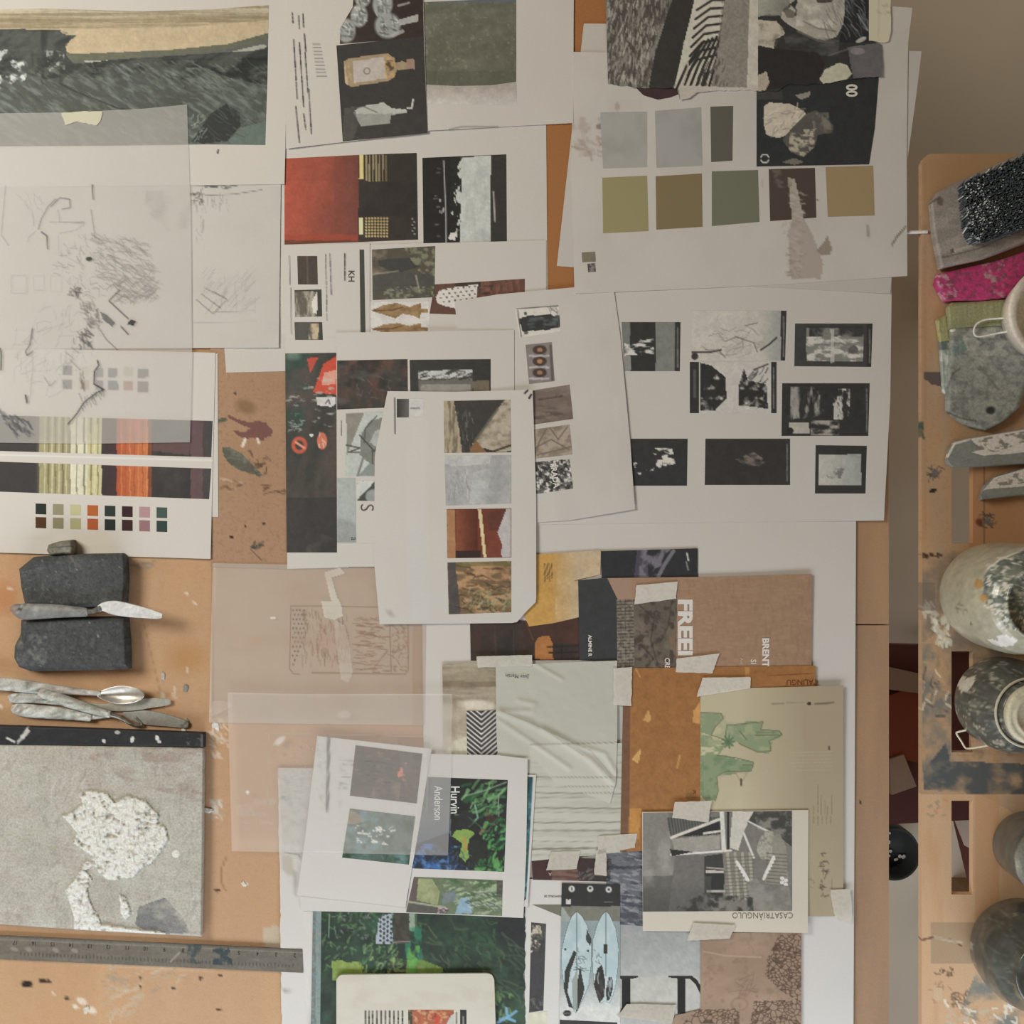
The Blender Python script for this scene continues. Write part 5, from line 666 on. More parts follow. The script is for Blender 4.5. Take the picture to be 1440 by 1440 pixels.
pic(E12, [(500,1048),(594,1060),(586,1130),(492,1119)], (84,72,66), lambda p: (p.noise(20,20,(70,66,64),.45,.65,.8,544), p.noise(7,7,(150,90,70),.58,.66,.9,545,reg=[(556,1062),(578,1062),(574,1100),(560,1096)]), p.noise(5,5,(176,110,90),.55,.62,.9,546,reg=[(558,1075),(572,1072),(572,1098),(560,1098)]), p.noise(6,5,(170,104,90),.5,.6,.8,547,reg=[(528,1056),(540,1056),(538,1064),(528,1064)]), p.scrib([(500,1055),(560,1122)],60,14,4,10,1,[(60,56,52),(100,90,84)],.7,548,.1), p.noise(14,14,(120,100,90),.5,.65,.7,549,reg=[(530,1095),(565,1095),(560,1125),(520,1122)]), p.scrib([(565,1085),(590,1128)],24,10,40,60,1,[(96,96,96)],.6,550), p.con(1.5,80)), label='red-brown floral picture')
pic(E12, [(492,1137),(584,1148),(575,1216),(481,1206)], (84,98,90), lambda p: (p.noise(22,18,(104,124,124),.45,.65,.8,551), p.noise(16,16,(56,72,60),.5,.65,.8,552), p.noise(5,4,(190,196,190),.6,.68,.9,553,reg=[(500,1160),(560,1160),(560,1190),(500,1185)]), p.poly([(492,1138),(506,1146),(514,1154),(498,1160),(488,1158)],(140,120,100),.7), p.noise(8,8,(100,130,140),.5,.62,.6,554,reg=[(505,1140),(550,1145),(545,1165),(510,1160)]), p.con(1.5,92)), label='misty green floral picture')
E17 = sheet('rounded_card', 'thick cream card with rounded corners and a red coral picture, bottom centre', 'card', [[(473,1378),(476,1373),(481,1371),(580,1370),(686,1369),(692,1371),(695,1378)],[(695,1378),(698,1470)],[(473,1470),(698,1470)],[(473,1378),(473,1470)]], 9, (202,198,184), step=4, thick=.0025, lift=[(580,1400,4000,.0022)], paint=lambda p: (p.noise(30,14,(188,180,164),.55,.7,.4,560)))
pic(E17, [(574,1420),(638,1420),(640,1470),(574,1470)], (170,92,62), lambda p: (p.rect(570,1415,579.5,1475,(58,70,52)), p.noise(5,5,(206,160,110),.52,.62,.9,561), p.noise(6,6,(120,60,40),.55,.65,.8,562), p.noise(5,5,(200,70,50),.5,.6,.9,563,reg=[(605,1425),(622,1425),(620,1440),(604,1440)]), p.poly([(628,1440),(634,1428),(642,1424),(642,1470),(620,1470)],(190,190,180))), label='red and orange coral picture')
pic(E17, [(647,1420),(656,1420),(656,1470),(647,1470)], (48,48,46), lambda p: p.tiny(651.5,1430,651.5,1450,wd=2,c=(180,178,170),seed=2), name='black_label', step=1)
ink(E17, [(510,1418),(646,1418),(646,1470),(510,1470)], lambda p: ([p.tiny(x,1422,x,1470,wd=2,c=(66,66,60),a=.9,seed=x) for x in (514,519,524,530,536,542,548,554,560,566)], p.tiny(642,1424,642,1470,wd=1.6,c=(90,90,84),seed=3)), name='small_print', step=1)
# tracing sheets
def etched(p, x0, y0, x1, y1, seed):
    c = (110,92,78); p.line([(x0,y0),(x1,y0+2)],1.2,c,.6); p.line([(x0,y0),(x0-2,y1-8),(x0+4,y1),(x0+12,y1)],1.2,c,.7); p.line([(x0+30,y1-2),(x1-4,y1),(x1,y1-6),(x1,y0+4)],1.4,c,.7)
T1 = sheet('tracing_sheet', 'translucent sheet with a framed texture sketch and cream tape smear, left of the cut sheet', 'tracing paper', [[(299,792),(400,794),(600,800)],[(600,800),(597,1020)],[(294,1016),(400,1018),(597,1021)],[(299,792),(294,1016)]], 2, (196,190,176), alpha=.45, mat='film', step=1.5, lift=[(294,1016,40,.001)], paint=lambda p: (
   etched(p,409,852,574,948,600), [p.ell(412+i*5+(j%2)*2.5,858+j*6.4,1.5,1.9,(110,90,76),.8) for i in range(4) for j in range(int(13-i*2))], p.scrib([(424,860),(490,935)],120,14,84,10,1.1,[(120,100,86),(134,114,100)],.65,601), p.scrib([(500,868),(545,945)],100,15,2,12,1.2,[(112,92,78)],.65,602,.2), p.scrib([(552,862),(572,944)],50,9,30,90,1.2,[(116,96,82)],.65,603), p.line([(548,880),(550,945)],1.4,(112,92,78),.7), p.line([(525,940),(545,915)],1.4,(112,92,78),.7),
   p.poly([(456,805),(478,798),(486,806),(466,812),(474,840),(480,850),(482,866),(470,872),(456,868),(452,846),(466,846)],(214,208,190),.8,.8), p.poly([(470,870),(484,880),(490,900),(496,945),(490,960),(480,955),(476,930),(472,900)],(208,202,186),.6,.7), p.poly([(300,985),(314,986),(330,990),(318,998),(298,1008),(295,1000)],(212,200,186),.5,.7), p.ell(384,869,4,2,(220,212,198),.9), p.rect(580,880,600,1020,(160,128,104),.3), p.noise(60,30,(184,162,146),.45,.7,.4,604,al=.5), p.line([(297,793),(294,1015)],1.5,(216,200,184),.6,)))
T2 = sheet('tracing_sheet', 'translucent sheet with a faint pencil frame, lying over the tilted card', 'tracing paper', [[(320,974),(420,976),(636,976)],[(636,976),(634,1090),(630,1203)],[(326,1197),(480,1200),(630,1203)],[(320,974),(326,1197)]], 12, (228,240,230), alpha=.27, mat='film', step=1.5, lift=[(636,976,50,.0008)], paint=lambda p: (
   p.line([(375,1031),(603,1036),(600,1142)],1.2,(120,106,94),.6), p.line([(378,1031),(376,1140)],1,(130,114,102),.5), p.ell(393,1042,11,5,(220,206,190),.7,-40,.9), p.scrib([(384,1046),(430,1080)],46,9,-50,20,1.2,[(140,120,106)],.55,610), p.scrib([(392,1080),(432,1125)],60,14,1,4,1,[(150,140,128)],.5,611,.03), p.scrib([(420,1035),(452,1120)],60,6,60,40,1,[(150,140,130)],.5,612), p.ell(398,1121,4,3,(120,116,110),.7), p.noise(16,8,(110,106,100),.5,.7,.45,613,reg=[(332,1122),(388,1122),(384,1160),(334,1158)],al=.6), p.ell(348,1114,2.4,3,(220,210,196),.9), p.line([(461,1034),(459,1142)],2.6,(96,94,90),.7), p.scrib([(497,1056),(560,1112)],40,18,2,3,1,[(110,100,92)],.5,614,.03), p.scrib([(470,1060),(496,1112)],10,18,3,2,1,[(110,106,100)],.6,615,.03), p.line([(322,974),(634,976)],2,(222,212,200),.5), p.ell(484,1005,14,8,(224,214,200),.4,soft=1), p.noise(60,60,(214,204,192),.45,.7,.3,616)))
# E8 card with the house photograph
E8 = sheet('photo_card', 'cream card with a black and white photograph of tangled timber and printed upside-down capitals', 'card', [(903,1142),(1137,1139),(1136,1312),(904,1309)], 9, (188,180,164), step=7, thick=.0006, lift=[(904,1309,60,.0015),(1136,1312,60,.0018)])
pic(E8, [(904,1143),(1114,1140),(1114,1281),(904,1282)], (112,110,104), lambda p: (
   p.poly([(904,1143),(940,1141),(945,1230),(904,1240)],(118,116,110)), p.noise(18,50,(138,136,128),.45,.65,.7,700,reg=[(904,1143),(945,1141),(950,1230),(904,1235)]), p.rect(904,1232,950,1284,(84,84,80),.7), p.noise(12,30,(140,138,132),.5,.65,.6,701,reg=[(904,1225),(990,1200),(990,1240),(904,1250)]), p.poly([(950,1200),(990,1202),(992,1282),(940,1282)],(104,102,98)),
   p.poly([(937,1150),(1014,1148),(1014,1172),(944,1178)],(62,62,60)), p.poly([(937,1150),(1010,1148),(1010,1155),(960,1170),(944,1176)],(96,96,92)), [p.line([(940+i*4,1150),(944+i*4,1176)],.8,(50,50,50),.6) for i in range(18)], p.line([(944,1178),(1012,1152)],4,(176,172,162)), p.line([(1015,1141),(1018,1196)],6,(176,174,166)), p.line([(1024,1141),(1024,1196)],3,(60,60,58)), p.line([(990,1172),(1018,1168)],3,(176,172,162)),
   p.poly([(944,1180),(1012,1174),(1012,1194),(950,1200)],(138,134,126)), p.line([(944,1202),(1028,1196)],3,(180,176,168)), p.poly([(942,1194),(975,1198),(945,1204)],(60,60,58)), p.poly([(1030,1141),(1060,1141),(1046,1170),(1038,1196),(1026,1192)],(170,166,156)), p.poly([(1060,1141),(1114,1141),(1114,1192),(1090,1170),(1060,1160),(1050,1158)],(76,76,72)), p.noise(10,8,(130,126,118),.5,.62,.8,702,reg=[(1060,1141),(1114,1141),(1114,1190),(1065,1165)]), p.line([(1046,1172),(1060,1206)],3,(178,174,166)), p.line([(1052,1155),(1082,1170)],2.6,(170,166,158)),
   p.poly([(1068,1180),(1078,1168),(1088,1170),(1090,1188),(1086,1210),(1070,1208),(1064,1195)],(146,142,132)), p.noise(3,3,(110,106,98),.5,.6,.6,703,reg=[(1064,1168),(1090,1168),(1086,1210),(1068,1208)]), p.poly([(990,1204),(1018,1200),(1022,1220),(1016,1260),(990,1255)],(70,70,68)), p.rect(992,1224,1018,1228,(160,156,148)), p.rect(994,1252,1020,1255,(150,146,138)), p.rect(992,1228,1018,1251,(62,62,60)), p.line([(994,1220),(1018,1222)],2,(140,136,130)),
   [p.line([(1018+i*5.2,1200),(1024+i*5,1264)],4,(146,140,128) if i%2 else (120,116,106),.95) for i in range(8)], [p.line([(1020,1206+j*5),(1060,1204+j*5)],1,(90,88,82),.7) for j in range(12)], p.poly([(1086,1176),(1096,1172),(1106,1192),(1108,1240),(1094,1246),(1076,1242),(1076,1225),(1086,1210)],(128,124,114)), [p.line([(1078,1200+j*5),(1106,1202+j*5)],1,(84,82,76),.7) for j in range(9)],
   p.line([(1036,1212),(1048,1230),(1058,1250)],4,(196,192,180),.9), p.line([(1088,1205),(1080,1222),(1074,1236)],4,(190,186,174),.9), [p.ell(1038+i*3,1216+i*5,2.6,2.2,(206,202,190)) for i in range(7)], [p.ell(1088-i*2.4,1208+i*4.6,2.6,2.2,(206,202,190)) for i in range(6)], [p.ell(1100+i%2*5,1235+i*3,3,2.6,(190,186,174)) for i in range(4)], p.poly([(1050,1240),(1064,1236),(1072,1244),(1110,1246),(1114,1282),(1060,1282),(1054,1262)],(124,122,114)), p.noise(14,10,(100,98,92),.45,.65,.6,704,reg=[(1050,1240),(1114,1246),(1114,1282),(1055,1282)]), p.noise(8,8,(56,56,54),.45,.6,.8,705,reg=[(990,1255),(1060,1262),(1060,1282),(940,1282)]), p.grad((904,1230),(904,1282),(112,110,104),(64,64,62),.35,[(904,1232),(1000,1282)]), p.con(1.3,104)), label='black and white photograph of tangled timber inside a room', step=1.1)
lettering(E8, 'CASATRIÂNGULO', 1115.5, 1283.5, 8.4, 180, (96,92,84), -.012, .88)
# masking tape pieces over the collage
def tape(label, q, layer, **k): return tag(sheet('masking_tape', label, 'tape', q, layer, (190,184,170), step=2, alpha=.86, mat='film', rag=(.6,1.6,.6,1.6), seed=int(q[0][0]), paint=lambda p: p.noise(3,3,(170,162,148),.5,.7,.5,int(q[0][0])), **k))
tape('tape holding the top left of the brown kraft page', [(895,823),(953,818),(951,842),(892,850)], 7)
tape('tape between the white capitals and the amber page', [(952,926),(1012,919),(1002,947),(950,945)], 8)
tape('tape on the upper left corner of the beige map page', [(988,953),(1055,952),(1055,968),(980,980)], 9)
tape('upright tape joining the crumpled page to the amber page', [(863,940),(889,938),(888,993),(863,991)], 9)
tape('tape on the top edge of the timber photograph card', [(949,1128),(1001,1126),(996,1157),(945,1150)], 12)
tape('tape over the lower right corner of the lined page', [(842,1176),(896,1172),(893,1192),(840,1202)], 7)
tape('tape over the maroon photograph strip with blurred hands', [(775,1198),(816,1197),(811,1222),(768,1224)], 7)
tape('tape on the bottom edge of the timber photograph card', [(975,1298),(1034,1301),(1026,1320),(966,1323)], 12)
tape('tape over the bottom of the huge serif capitals', [(881,1412),(951,1413),(945,1440),(868,1430)], 7)
tape('tape at the lower right corner of the beige map page', [(1168,1251),(1196,1250),(1198,1298),(1174,1293)], 9)
tape('tape on the top edge of the pale crumpled page', [(670,923),(748,921),(748,937),(672,939)], 8)
tape('upright tape between the lined page and the water photograph', [(838,1196),(852,1193),(853,1232),(836,1230)], 7)
# ================================================================== 3D objects
def chaikin(P_, n=2):
    P_ = np.array(P_, float)
    for _ in range(n):
        Q_ = [P_[0]]
        for a, b in zip(P_[:-1], P_[1:]): Q_ += [a*.75+b*.25, a*.25+b*.75]
        P_ = np.array(Q_+[P_[-1]])
    return P_
def loft(name, path, base, paint=None, parent=None, mat='dullmetal', seg=14, smooth=2, square=1.0, ctr=None):
    """a rounded bar through (px, py, z, half width px, half height m) stations, lying in the plane of the table"""
    A_ = chaikin(path, smooth); n = len(A_); d = np.gradient(A_[:, :2], axis=0); d /= np.hypot(*d.T)[:, None]+1e-9
    t = np.arange(seg)*2*math.pi/seg; ct = np.sign(np.cos(t))*np.abs(np.cos(t))**square; st = np.sign(np.sin(t))*np.abs(np.sin(t))**square
    X = A_[:, 0:1]-d[:, 1:2]*A_[:, 3:4]*ct; Y = A_[:, 1:2]+d[:, 0:1]*A_[:, 3:4]*ct; Z = A_[:, 2:3]+A_[:, 4:5]*st
    X, Y, Z = X.ravel(), Y.ravel(), Z.ravel(); p = PT(X, Y, base)
    if paint: paint(p)
    c0 = ctr or (X.mean(), Y.mean()); k = (D-Z)/D; V = np.stack([(X-720)*S*k, (720-Y)*S*k, ZT+Z], -1); col = np.clip(lin(np.clip(p.C, 0, 255))/gw(*c0)*.78, .004, .95)
    F = [(i*seg+j, i*seg+(j+1) % seg, (i+1)*seg+(j+1) % seg, (i+1)*seg+j) for i in range(n-1) for j in range(seg)]+[tuple(range(seg))[::-1], tuple((n-1)*seg+j for j in range(seg))]
    return mk(name, V, F, mat, parent, col)
def wire(name, pts, r, base, parent=None, mat='metal', seg=8, smooth=2, ctr=None, closed=False):
    """round wire through px, py, z points in space"""
    A_ = chaikin(pts, smooth); Wd = np.array([P(*a) for a in A_]); n = len(Wd); T_ = np.gradient(Wd, axis=0); T_ /= np.linalg.norm(T_, axis=1)[:, None]+1e-12
    up = np.array([0, 0, 1.0]); s_ = np.cross(T_, up); bad = np.linalg.norm(s_, axis=1) < .1; s_[bad] = np.cross(T_[bad], [1, 0, 0]); s_ /= np.linalg.norm(s_, axis=1)[:, None]; u_ = np.cross(s_, T_)
    t = np.arange(seg)*2*math.pi/seg; V = (Wd[:, None]+r*(s_[:, None]*np.cos(t)[None, :, None]+u_[:, None]*np.sin(t)[None, :, None])).reshape(-1, 3)
    F = [(i*seg+j, i*seg+(j+1) % seg, (i+1)*seg+(j+1) % seg, (i+1)*seg+j) for i in range(n-1) for j in range(seg)]+[tuple(range(seg))[::-1], tuple((n-1)*seg+j for j in range(seg))]
    c0 = ctr or (A_[:, 0].mean(), A_[:, 1].mean()); return mk(name, V, F, mat, parent, conv(base, *c0))
def blob(name, px, py, rx, ry, h, base, z=0, parent=None, mat='rough', seed=0, rot=0, seg=26, flat=.6, irr=.3, paint=None):
    rng = np.linspace(1, 0, 7); t = np.arange(seg)*2*math.pi/seg; ca, sa = math.cos(math.radians(rot)), math.sin(math.radians(rot)); X = []; Y = []; Z = []
    q = 1+irr*2*(fbm(np.cos(t)*1.4+9, np.sin(t)*1.4+seed*3.7, seed, 2)-.5)
    for r in rng:
        dx = np.cos(t)*rx*q*r; dy = np.sin(t)*ry*q*r; X += list(px+dx*ca-dy*sa); Y += list(py+dx*sa+dy*ca); Z += [z+h*(1-r**(2/flat))**flat]*seg
    X, Y, Z = map(np.array, (X, Y, Z)); Z = Z+h*.25*(fbm(X/5, Y/5, seed, 2)-.5)*(Z > z+1e-6)
    p = PT(X, Y, base)
    if paint: paint(p)
    k = (D-Z)/D; V = np.stack([(X-720)*S*k, (720-Y)*S*k, ZT+Z], -1); col = np.clip(lin(np.clip(p.C, 0, 255))/gw(px, py)*.78, .004, .95)
    F = [(i*seg+j, i*seg+(j+1) % seg, (i+1)*seg+(j+1) % seg, (i+1)*seg+j) for i in range(6) for j in range(seg)]
    return mk(name, V, F, mat, parent, col)
def block(name, q, z, h, base, paint=None, parent=None, mat='rough', step=2.0, rnd=8, relief=None, **k):
    """solid lying at height z with thickness h and rounded top edge"""
    o = surf(name, q, lambda X, Y: 0*X+z+h, base, paint, step, mat, parent, thick=h, rnd=rnd, relief=relief, **k); return o
# dark blocks, clay lump
SP = lambda p: (p.noise(30,24,(86,87,84),.42,.7,.8,800), p.noise(5,5,(112,112,107),.6,.75,.5,801), p.noise(6,6,(160,158,148),.76,.80,.7,802), p.noise(3,3,(54,55,54),.6,.7,.5,803))
rl = lambda X, Y: .0012*(fbm(X/7, Y/7, 21, 3)-.5)+.001*(fbm(X/30, Y/30, 22, 2)-.5)
b1 = block('dark_block', [[(27,800),(48,783),(110,779),(172,778),(177,783)],[(177,783),(179,815),(177,846),(172,853)],[(36,853),(100,856),(172,853)],[(27,800),(30,826),(36,853)]], 0, .026, (72,73,71), lambda p: (SP(p), p.noise(7,12,(130,124,112),.5,.62,.6,804,reg=[(96,779),(112,779),(108,806),(98,804)]), p.noise(6,6,(110,110,104),.55,.68,.6,805,reg=[(30,800),(66,796),(62,830),(34,832)])), relief=rl)
tag(b1, 'upper of two charcoal-dark crusted blocks under the palette knife', 'block')
b2 = block('dark_block', [[(30,872),(100,868),(178,867)],[(178,867),(181,900),(182,941)],[(27,938),(44,944),(110,943),(182,941)],[(30,872),(29,892),(21,908),(20,925),(27,938)]], 0, .027, (70,71,70), lambda p: (SP(p), p.noise(7,7,(120,120,113),.5,.66,.7,806,reg=[(21,895),(66,890),(66,935),(24,938)])), relief=rl)
tag(b2, 'lower of two charcoal-dark crusted blocks, above the painting knives', 'block')
cl = block('clay_lump', [[(68,766),(84,761),(102,759)],[(102,759),(105,770),(103,781)],[(71,782),(90,780),(103,781)],[(68,766),(66,774),(71,782)]], .002, .020, (140,134,118), lambda p: (p.noise(10,10,(110,105,92),.45,.6,.8,807), p.line([(70,770),(103,768)],1.2,(84,80,70),.8), p.line([(73,766),(74,781)],1,(90,86,76),.7)), rnd=6, relief=lambda X, Y: .0015*(fbm(X/6, Y/6, 25, 2)-.5))
tag(cl, 'small grey putty lump on the swatch sheet, touching the upper dark block', 'putty')
# palette knife on the blocks
kn = empty('palette_knife', P(120, 860, .028), 'palette knife with a grey handle and shiny blade, lying across the two dark blocks', 'knife')
loft('handle', [(14,857,.0325,2,.002),(19,856,.0325,7,.004),(30,860,.0325,11.5,.005),(45,860,.0325,11.5,.0055),(75,859,.0325,10,.0055),(100,860,.0325,8,.005),(121,861,.0325,6.5,.0045),(123,861,.0325,5.5,.004)], (136,134,128), lambda p: (p.noise(12,8,(112,110,106),.45,.65,.7,810), p.noise(5,5,(168,166,158),.58,.68,.7,811), p.poly([(10,845),(20,848),(26,872),(12,868)],(150,128,112),.6), p.ell(27,857,3.2,3,(30,30,30),1,0,.3), p.line([(100,850),(122,866)],1.4,(90,88,84),.5)), kn)
loft('neck', [(122,860,.0325,3.5,.003),(130,860,.0328,3.6,.0028),(137,857,.033,4,.002),(142,855,.033,4,.0012)], (120,116,106), lambda p: p.noise(4,4,(80,78,72),.45,.6,.9,812), kn)
loft('blade', [(138,857,.0328,4,.0010),(144,853,.0328,6,.0007),(158,854,.0328,10.5,.0005),(180,858,.033,10,.0004),(205,862,.0334,7.5,.0004),(222,865.5,.0338,5.2,.0004),(228,866,.0338,3,.0004)], (206,204,196), lambda p: (p.noise(14,5,(170,168,162),.5,.68,.5,813), p.line([(150,868),(205,871)],1,(150,140,120),.6), p.noise(10,6,(216,214,206),.5,.6,.5,814)), kn, mat='dullmetal', seg=12)
# cluster of knives
def knife(name, label, cat, parts):
    x, y = parts[0][1][0][0], parts[0][1][0][1]; e = empty(name, P(max(x, 5), y, 0), label, cat)
    for nm, path, col, fn, mt in parts: loft(nm, path, col, fn, e, mat=mt)
    return e
crust = lambda s_: (lambda p: (p.noise(9,5,(130,126,116),.48,.66,.7,s_), p.noise(5,4,(212,210,198),.52,.64,.8,s_+1), p.noise(6,4,(120,96,88),.62,.7,.6,s_+2), p.noise(4,4,(96,104,88),.62,.7,.6,s_+3)))
knife('painting_knife', 'knife with the third handle down and a narrow rounded blade under the spoon', 'knife', [
 ('handle', [(12,984,.006,5,.003),(18,982,.006,7.5,.005),(40,981,.006,8,.0055),(62,983,.006,7,.005),(80,986,.006,5.5,.004),(118,989,.006,4,.003)], (180,178,166), crust(820), 'rough'), ('blade', [(118,989,.005,2.5,.0015),(150,995,.0045,4,.0008),(165,993,.0045,8,.0005),(190,991,.0045,8.5,.0005),(215,988,.0045,7,.0005),(236,987,.0045,5,.0005),(240,987,.0045,3,.0004)], (158,154,138), lambda p: (p.noise(12,5,(138,134,120),.5,.65,.6,824), p.ell(234,987,4,3,(166,162,146),.8)), 'dullmetal')])
knife('palette_knife', 'knife with the lowest, palest crusted handle, next to the black-topped panel', 'knife', [
 ('handle', [(16,995,.006,3,.003),(22,997,.006,8.5,.005),(42,1000,.006,10,.006),(70,1002,.006,9.5,.006),(100,1005,.006,8,.005),(128,1010,.006,5.5,.004)], (194,192,180), crust(830), 'rough'), ('neck', [(126,1009,.005,4,.003),(150,1007,.005,3,.002),(168,1006,.005,2.2,.0016)], (176,172,160), crust(834), 'rough')])
knife('trowel_knife', 'cranked painting knife crossing over the others, its pointed grey blade nearest the panel', 'knife', [
 ('handle', [(53,977,.017,4,.003),(60,975,.017,7,.005),(75,980,.016,8,.0055),(100,988,.015,8,.0055),(130,998,.013,6.5,.005),(155,1005,.011,5,.004)], (176,176,160), crust(840), 'rough'),
 ('crank', [(152,1004,.011,4,.003),(164,1007,.010,3.5,.0025),(174,1012,.009,2.4,.0018),(186,1020,.007,2.2,.0016),(198,1021,.005,2.4,.0012),(200,1018,.0045,2,.001),(190,1008,.0045,1.8,.001)], (156,150,136), lambda p: p.noise(5,5,(110,106,96),.45,.6,.7,844), 'metal'),
 ('blade', [(173,1003,.004,2,.0008),(190,1008,.004,8,.0006),(205,1009,.004,11,.0005),(235,1013,.004,9,.0005),(262,1019,.004,5.5,.0005),(265,1019.5,.004,3,.0004)], (146,144,132), lambda p: (p.noise(14,8,(128,126,116),.45,.65,.6,845), p.noise(3,4,(90,88,82),.5,.6,.8,846,reg=[(252,1005),(268,1005),(268,1026),(254,1026)]), p.line([(200,1021),(262,1023)],1.4,(176,170,154),.7)), 'dullmetal')])
spn = empty('spoon', P(20, 962, 0), 'metal spoon with a long crusted handle and shiny oval bowl, topmost of the tool cluster', 'spoon')
loft('handle', [(-40,962,.012,9,.005),(-5,961,.012,9,.005),(20,963,.012,9.5,.005),(50,967,.012,8.5,.005),(90,971,.012,6,.004),(125,974,.013,4,.003),(142,975,.013,3,.0025)], (186,184,172), lambda p: (crust(850)(p), p.noise(20,6,(176,160,150),.45,.6,.5,854,reg=[(60,955),(130,965),(130,982),(60,975)])), spn, mat='rough')
def bowl():
    n, m = 22, 12; V = []; F = []; a, b_ = 33, 13; cx, cy = 170, 977.5
    for i in range(m+1):
        r = i/m
        for j in range(n):
            t = 2*math.pi*j/n; x = cx+a*r*math.cos(t)*(1.0 if math.cos(t) > 0 else 1.05); y = cy+b_*r*math.sin(t)*(1 if math.cos(t) > 0 else 1-.35*abs(math.cos(t))**1.5); V.append(P(x, y, .006+.0075*r*r))
    n1 = len(V)
    for i in range(m): F += [(i*n+j, i*n+(j+1) % n, (i+1)*n+(j+1) % n, (i+1)*n+j) for j in range(n)]
    V += [(x, y, z-.0009) for x, y, z in V]; F += [tuple(n1+k for k in f[::-1]) for f in F]; F += [(m*n+j, m*n+(j+1) % n, n1+m*n+(j+1) % n, n1+m*n+j) for j in range(n)]
    return mk('bowl', V, F, 'metal', spn, (.72,.71,.68))
bowl()
# impasto panel
def panel_relief(X, Y):
    m = panel_mask(X, Y); return .0018*(fbm(X/16, Y/7, 61, 4)-.5)+m*(.0012+.0028*fbm(X/6, Y/5, 62, 3))
PM = [[(112,1115),(128,1112),(150,1116),(162,1130),(178,1120),(190,1122),(206,1128),(218,1140),(232,1160),(236,1180),(226,1198),(212,1214),(196,1222),(190,1232),(168,1238),(150,1236),(140,1228),(132,1216),(120,1224),(130,1238),(122,1250),(124,1262),(130,1276),(136,1284),(142,1300),(140,1314),(104,1314),(104,1290),(98,1270),(92,1252),(106,1236),(118,1216),(130,1204),(104,1186),(108,1170),(88,1148),(104,1142),(116,1130)],
      [(168,1258),(178,1264),(184,1286),(176,1294),(170,1284)], [(106,1296),(140,1300),(200,1308),(232,1312),(232,1318),(104,1316)]]
def panel_mask(X, Y):
    r = np.zeros(len(X)); p = PT(X, Y, (0, 0, 0))
    for q in PM: i = p.box(q, 2); r[i] = np.maximum(r[i], p.inside(q, i)) if len(i) else r[i]
    n = fbm(X/7, Y/6, 63, 3); return r*np.clip((n-.22)*7, 0, 1)
def panel_paint(p):
    p.noise(40,40,(164,161,147),.42,.7,.7,860); p.noise(60,30,(172,160,147),.5,.75,.6,861); p.noise(22,18,(184,182,168),.55,.72,.7,862); p.noise(30,12,(152,134,122),.5,.65,.7,863,reg=[(100,1050),(287,1052),(287,1130),(180,1100)]); p.noise(5,9,(146,142,130),.6,.72,.4,864)
    p.noise(30,20,(116,116,114),.3,.5,.9,865,reg=[(195,1275),(215,1268),(232,1262),(256,1290),(268,1312),(210,1314),(190,1300)]); p.scrib([(0,1070),(287,1310)],130,22,-60,25,2,[(196,194,180),(140,136,122)],.35,866)
    p.noise(26,26,(196,194,182),.45,.65,.6,869,reg=[(0,1240),(70,1230),(80,1316),(0,1316)])
    m = panel_mask(p.X, p.Y); p.mix(m, (218,216,205)); p.scrib(PM[0],170,10,-60,50,1.3,[(150,148,136),(170,168,155)],.75,859); p.noise(5,4,(150,148,136),.66,.72,.5,867,reg=PM[0]); p.ell(247,1201,5,5.5,(220,218,206),1,0,.3); p.ell(220,1313,8,4,(220,218,206),1,0,.3); p.scrib([(70,1090),(120,1115)],10,22,-70,15,2,[(196,194,180)],.6,868)
pn = empty('painted_panel', P(120, 1180, 0), 'thick square panel of pale grey paint with a white crusty patch and black top border', 'painting')
block('panel_body', [[(-60,1046),(60,1047),(200,1049),(287,1051)],[(287,1051),(286,1180),(284,1317)],[(-60,1296),(120,1308),(284,1317)],[(-60,1046),(-60,1296)]], 0, .014, (182,178,164), panel_paint, pn, step=1.6, rnd=2, relief=panel_relief)
block('black_border', [[(-60,1018),(100,1023),(288,1030)],[(288,1030),(288,1051)],[(-60,1048),(100,1049),(288,1051)],[(-60,1018),(-60,1048)]], 0, .0145, (44,44,46), lambda p: (p.noise(20,8,(56,58,62),.5,.7,.5,870), p.scrib([(24,1025),(40,1044)],5,14,-50,14,3,[(196,194,184)],.95,871), p.line([(10,1038),(20,1043)],3,(190,188,178)), p.ell(146,1042,2.4,3,(200,198,188),1,-30), p.ell(165,1030,4,2.4,(180,178,168),.9), p.ell(186,1040,2.8,4.5,(206,204,194),1,20), p.ell(221,1038,3,4,(206,204,194),1,-20), p.ell(224,1043,3,2.2,(200,196,186)), p.line([(284,1033),(284,1050)],1.4,(150,148,140),.8), p.noise(3,3,(110,108,100),.62,.7,.8,872,reg=[(262,1038),(282,1038),(282,1051),(262,1051)])), pn, mat='dullmetal', step=1.6, rnd=2)
# steel ruler
def ruler_paint(p):
    p.noise(40,6,(124,118,106),.45,.65,.6,880); p.noise(26,5,(98,92,82),.5,.7,.5,881); p.line([(-40,1314.5),(425,1335.5)],2,(84,80,72),.8); p.line([(-40,1319),(425,1340)],1.4,(140,134,122),.6)
    for i in range(0, 76):
        x = 412-i*5.1*1.0; y = 1363-(425-x)*.045-2; L = 5 if i % 5 == 0 else 3; p.line([(x,y),(x+.2,y-L)], 1.1, (66,62,56), .75)
    p.noise(9,9,(60,70,72),.45,.55,.9,882,reg=[(262,1328),(284,1328),(282,1356),(264,1354)]); p.noise(9,7,(54,66,70),.42,.52,.9,883,reg=[(298,1330),(322,1332),(328,1358),(300,1356)]); p.line([(240,1352),(252,1340)],3,(150,144,130),.8)
    for x in (20,40,78,105): p.ell(x,1334+x*.03,5,3,(150,144,132),.8,20,.8)
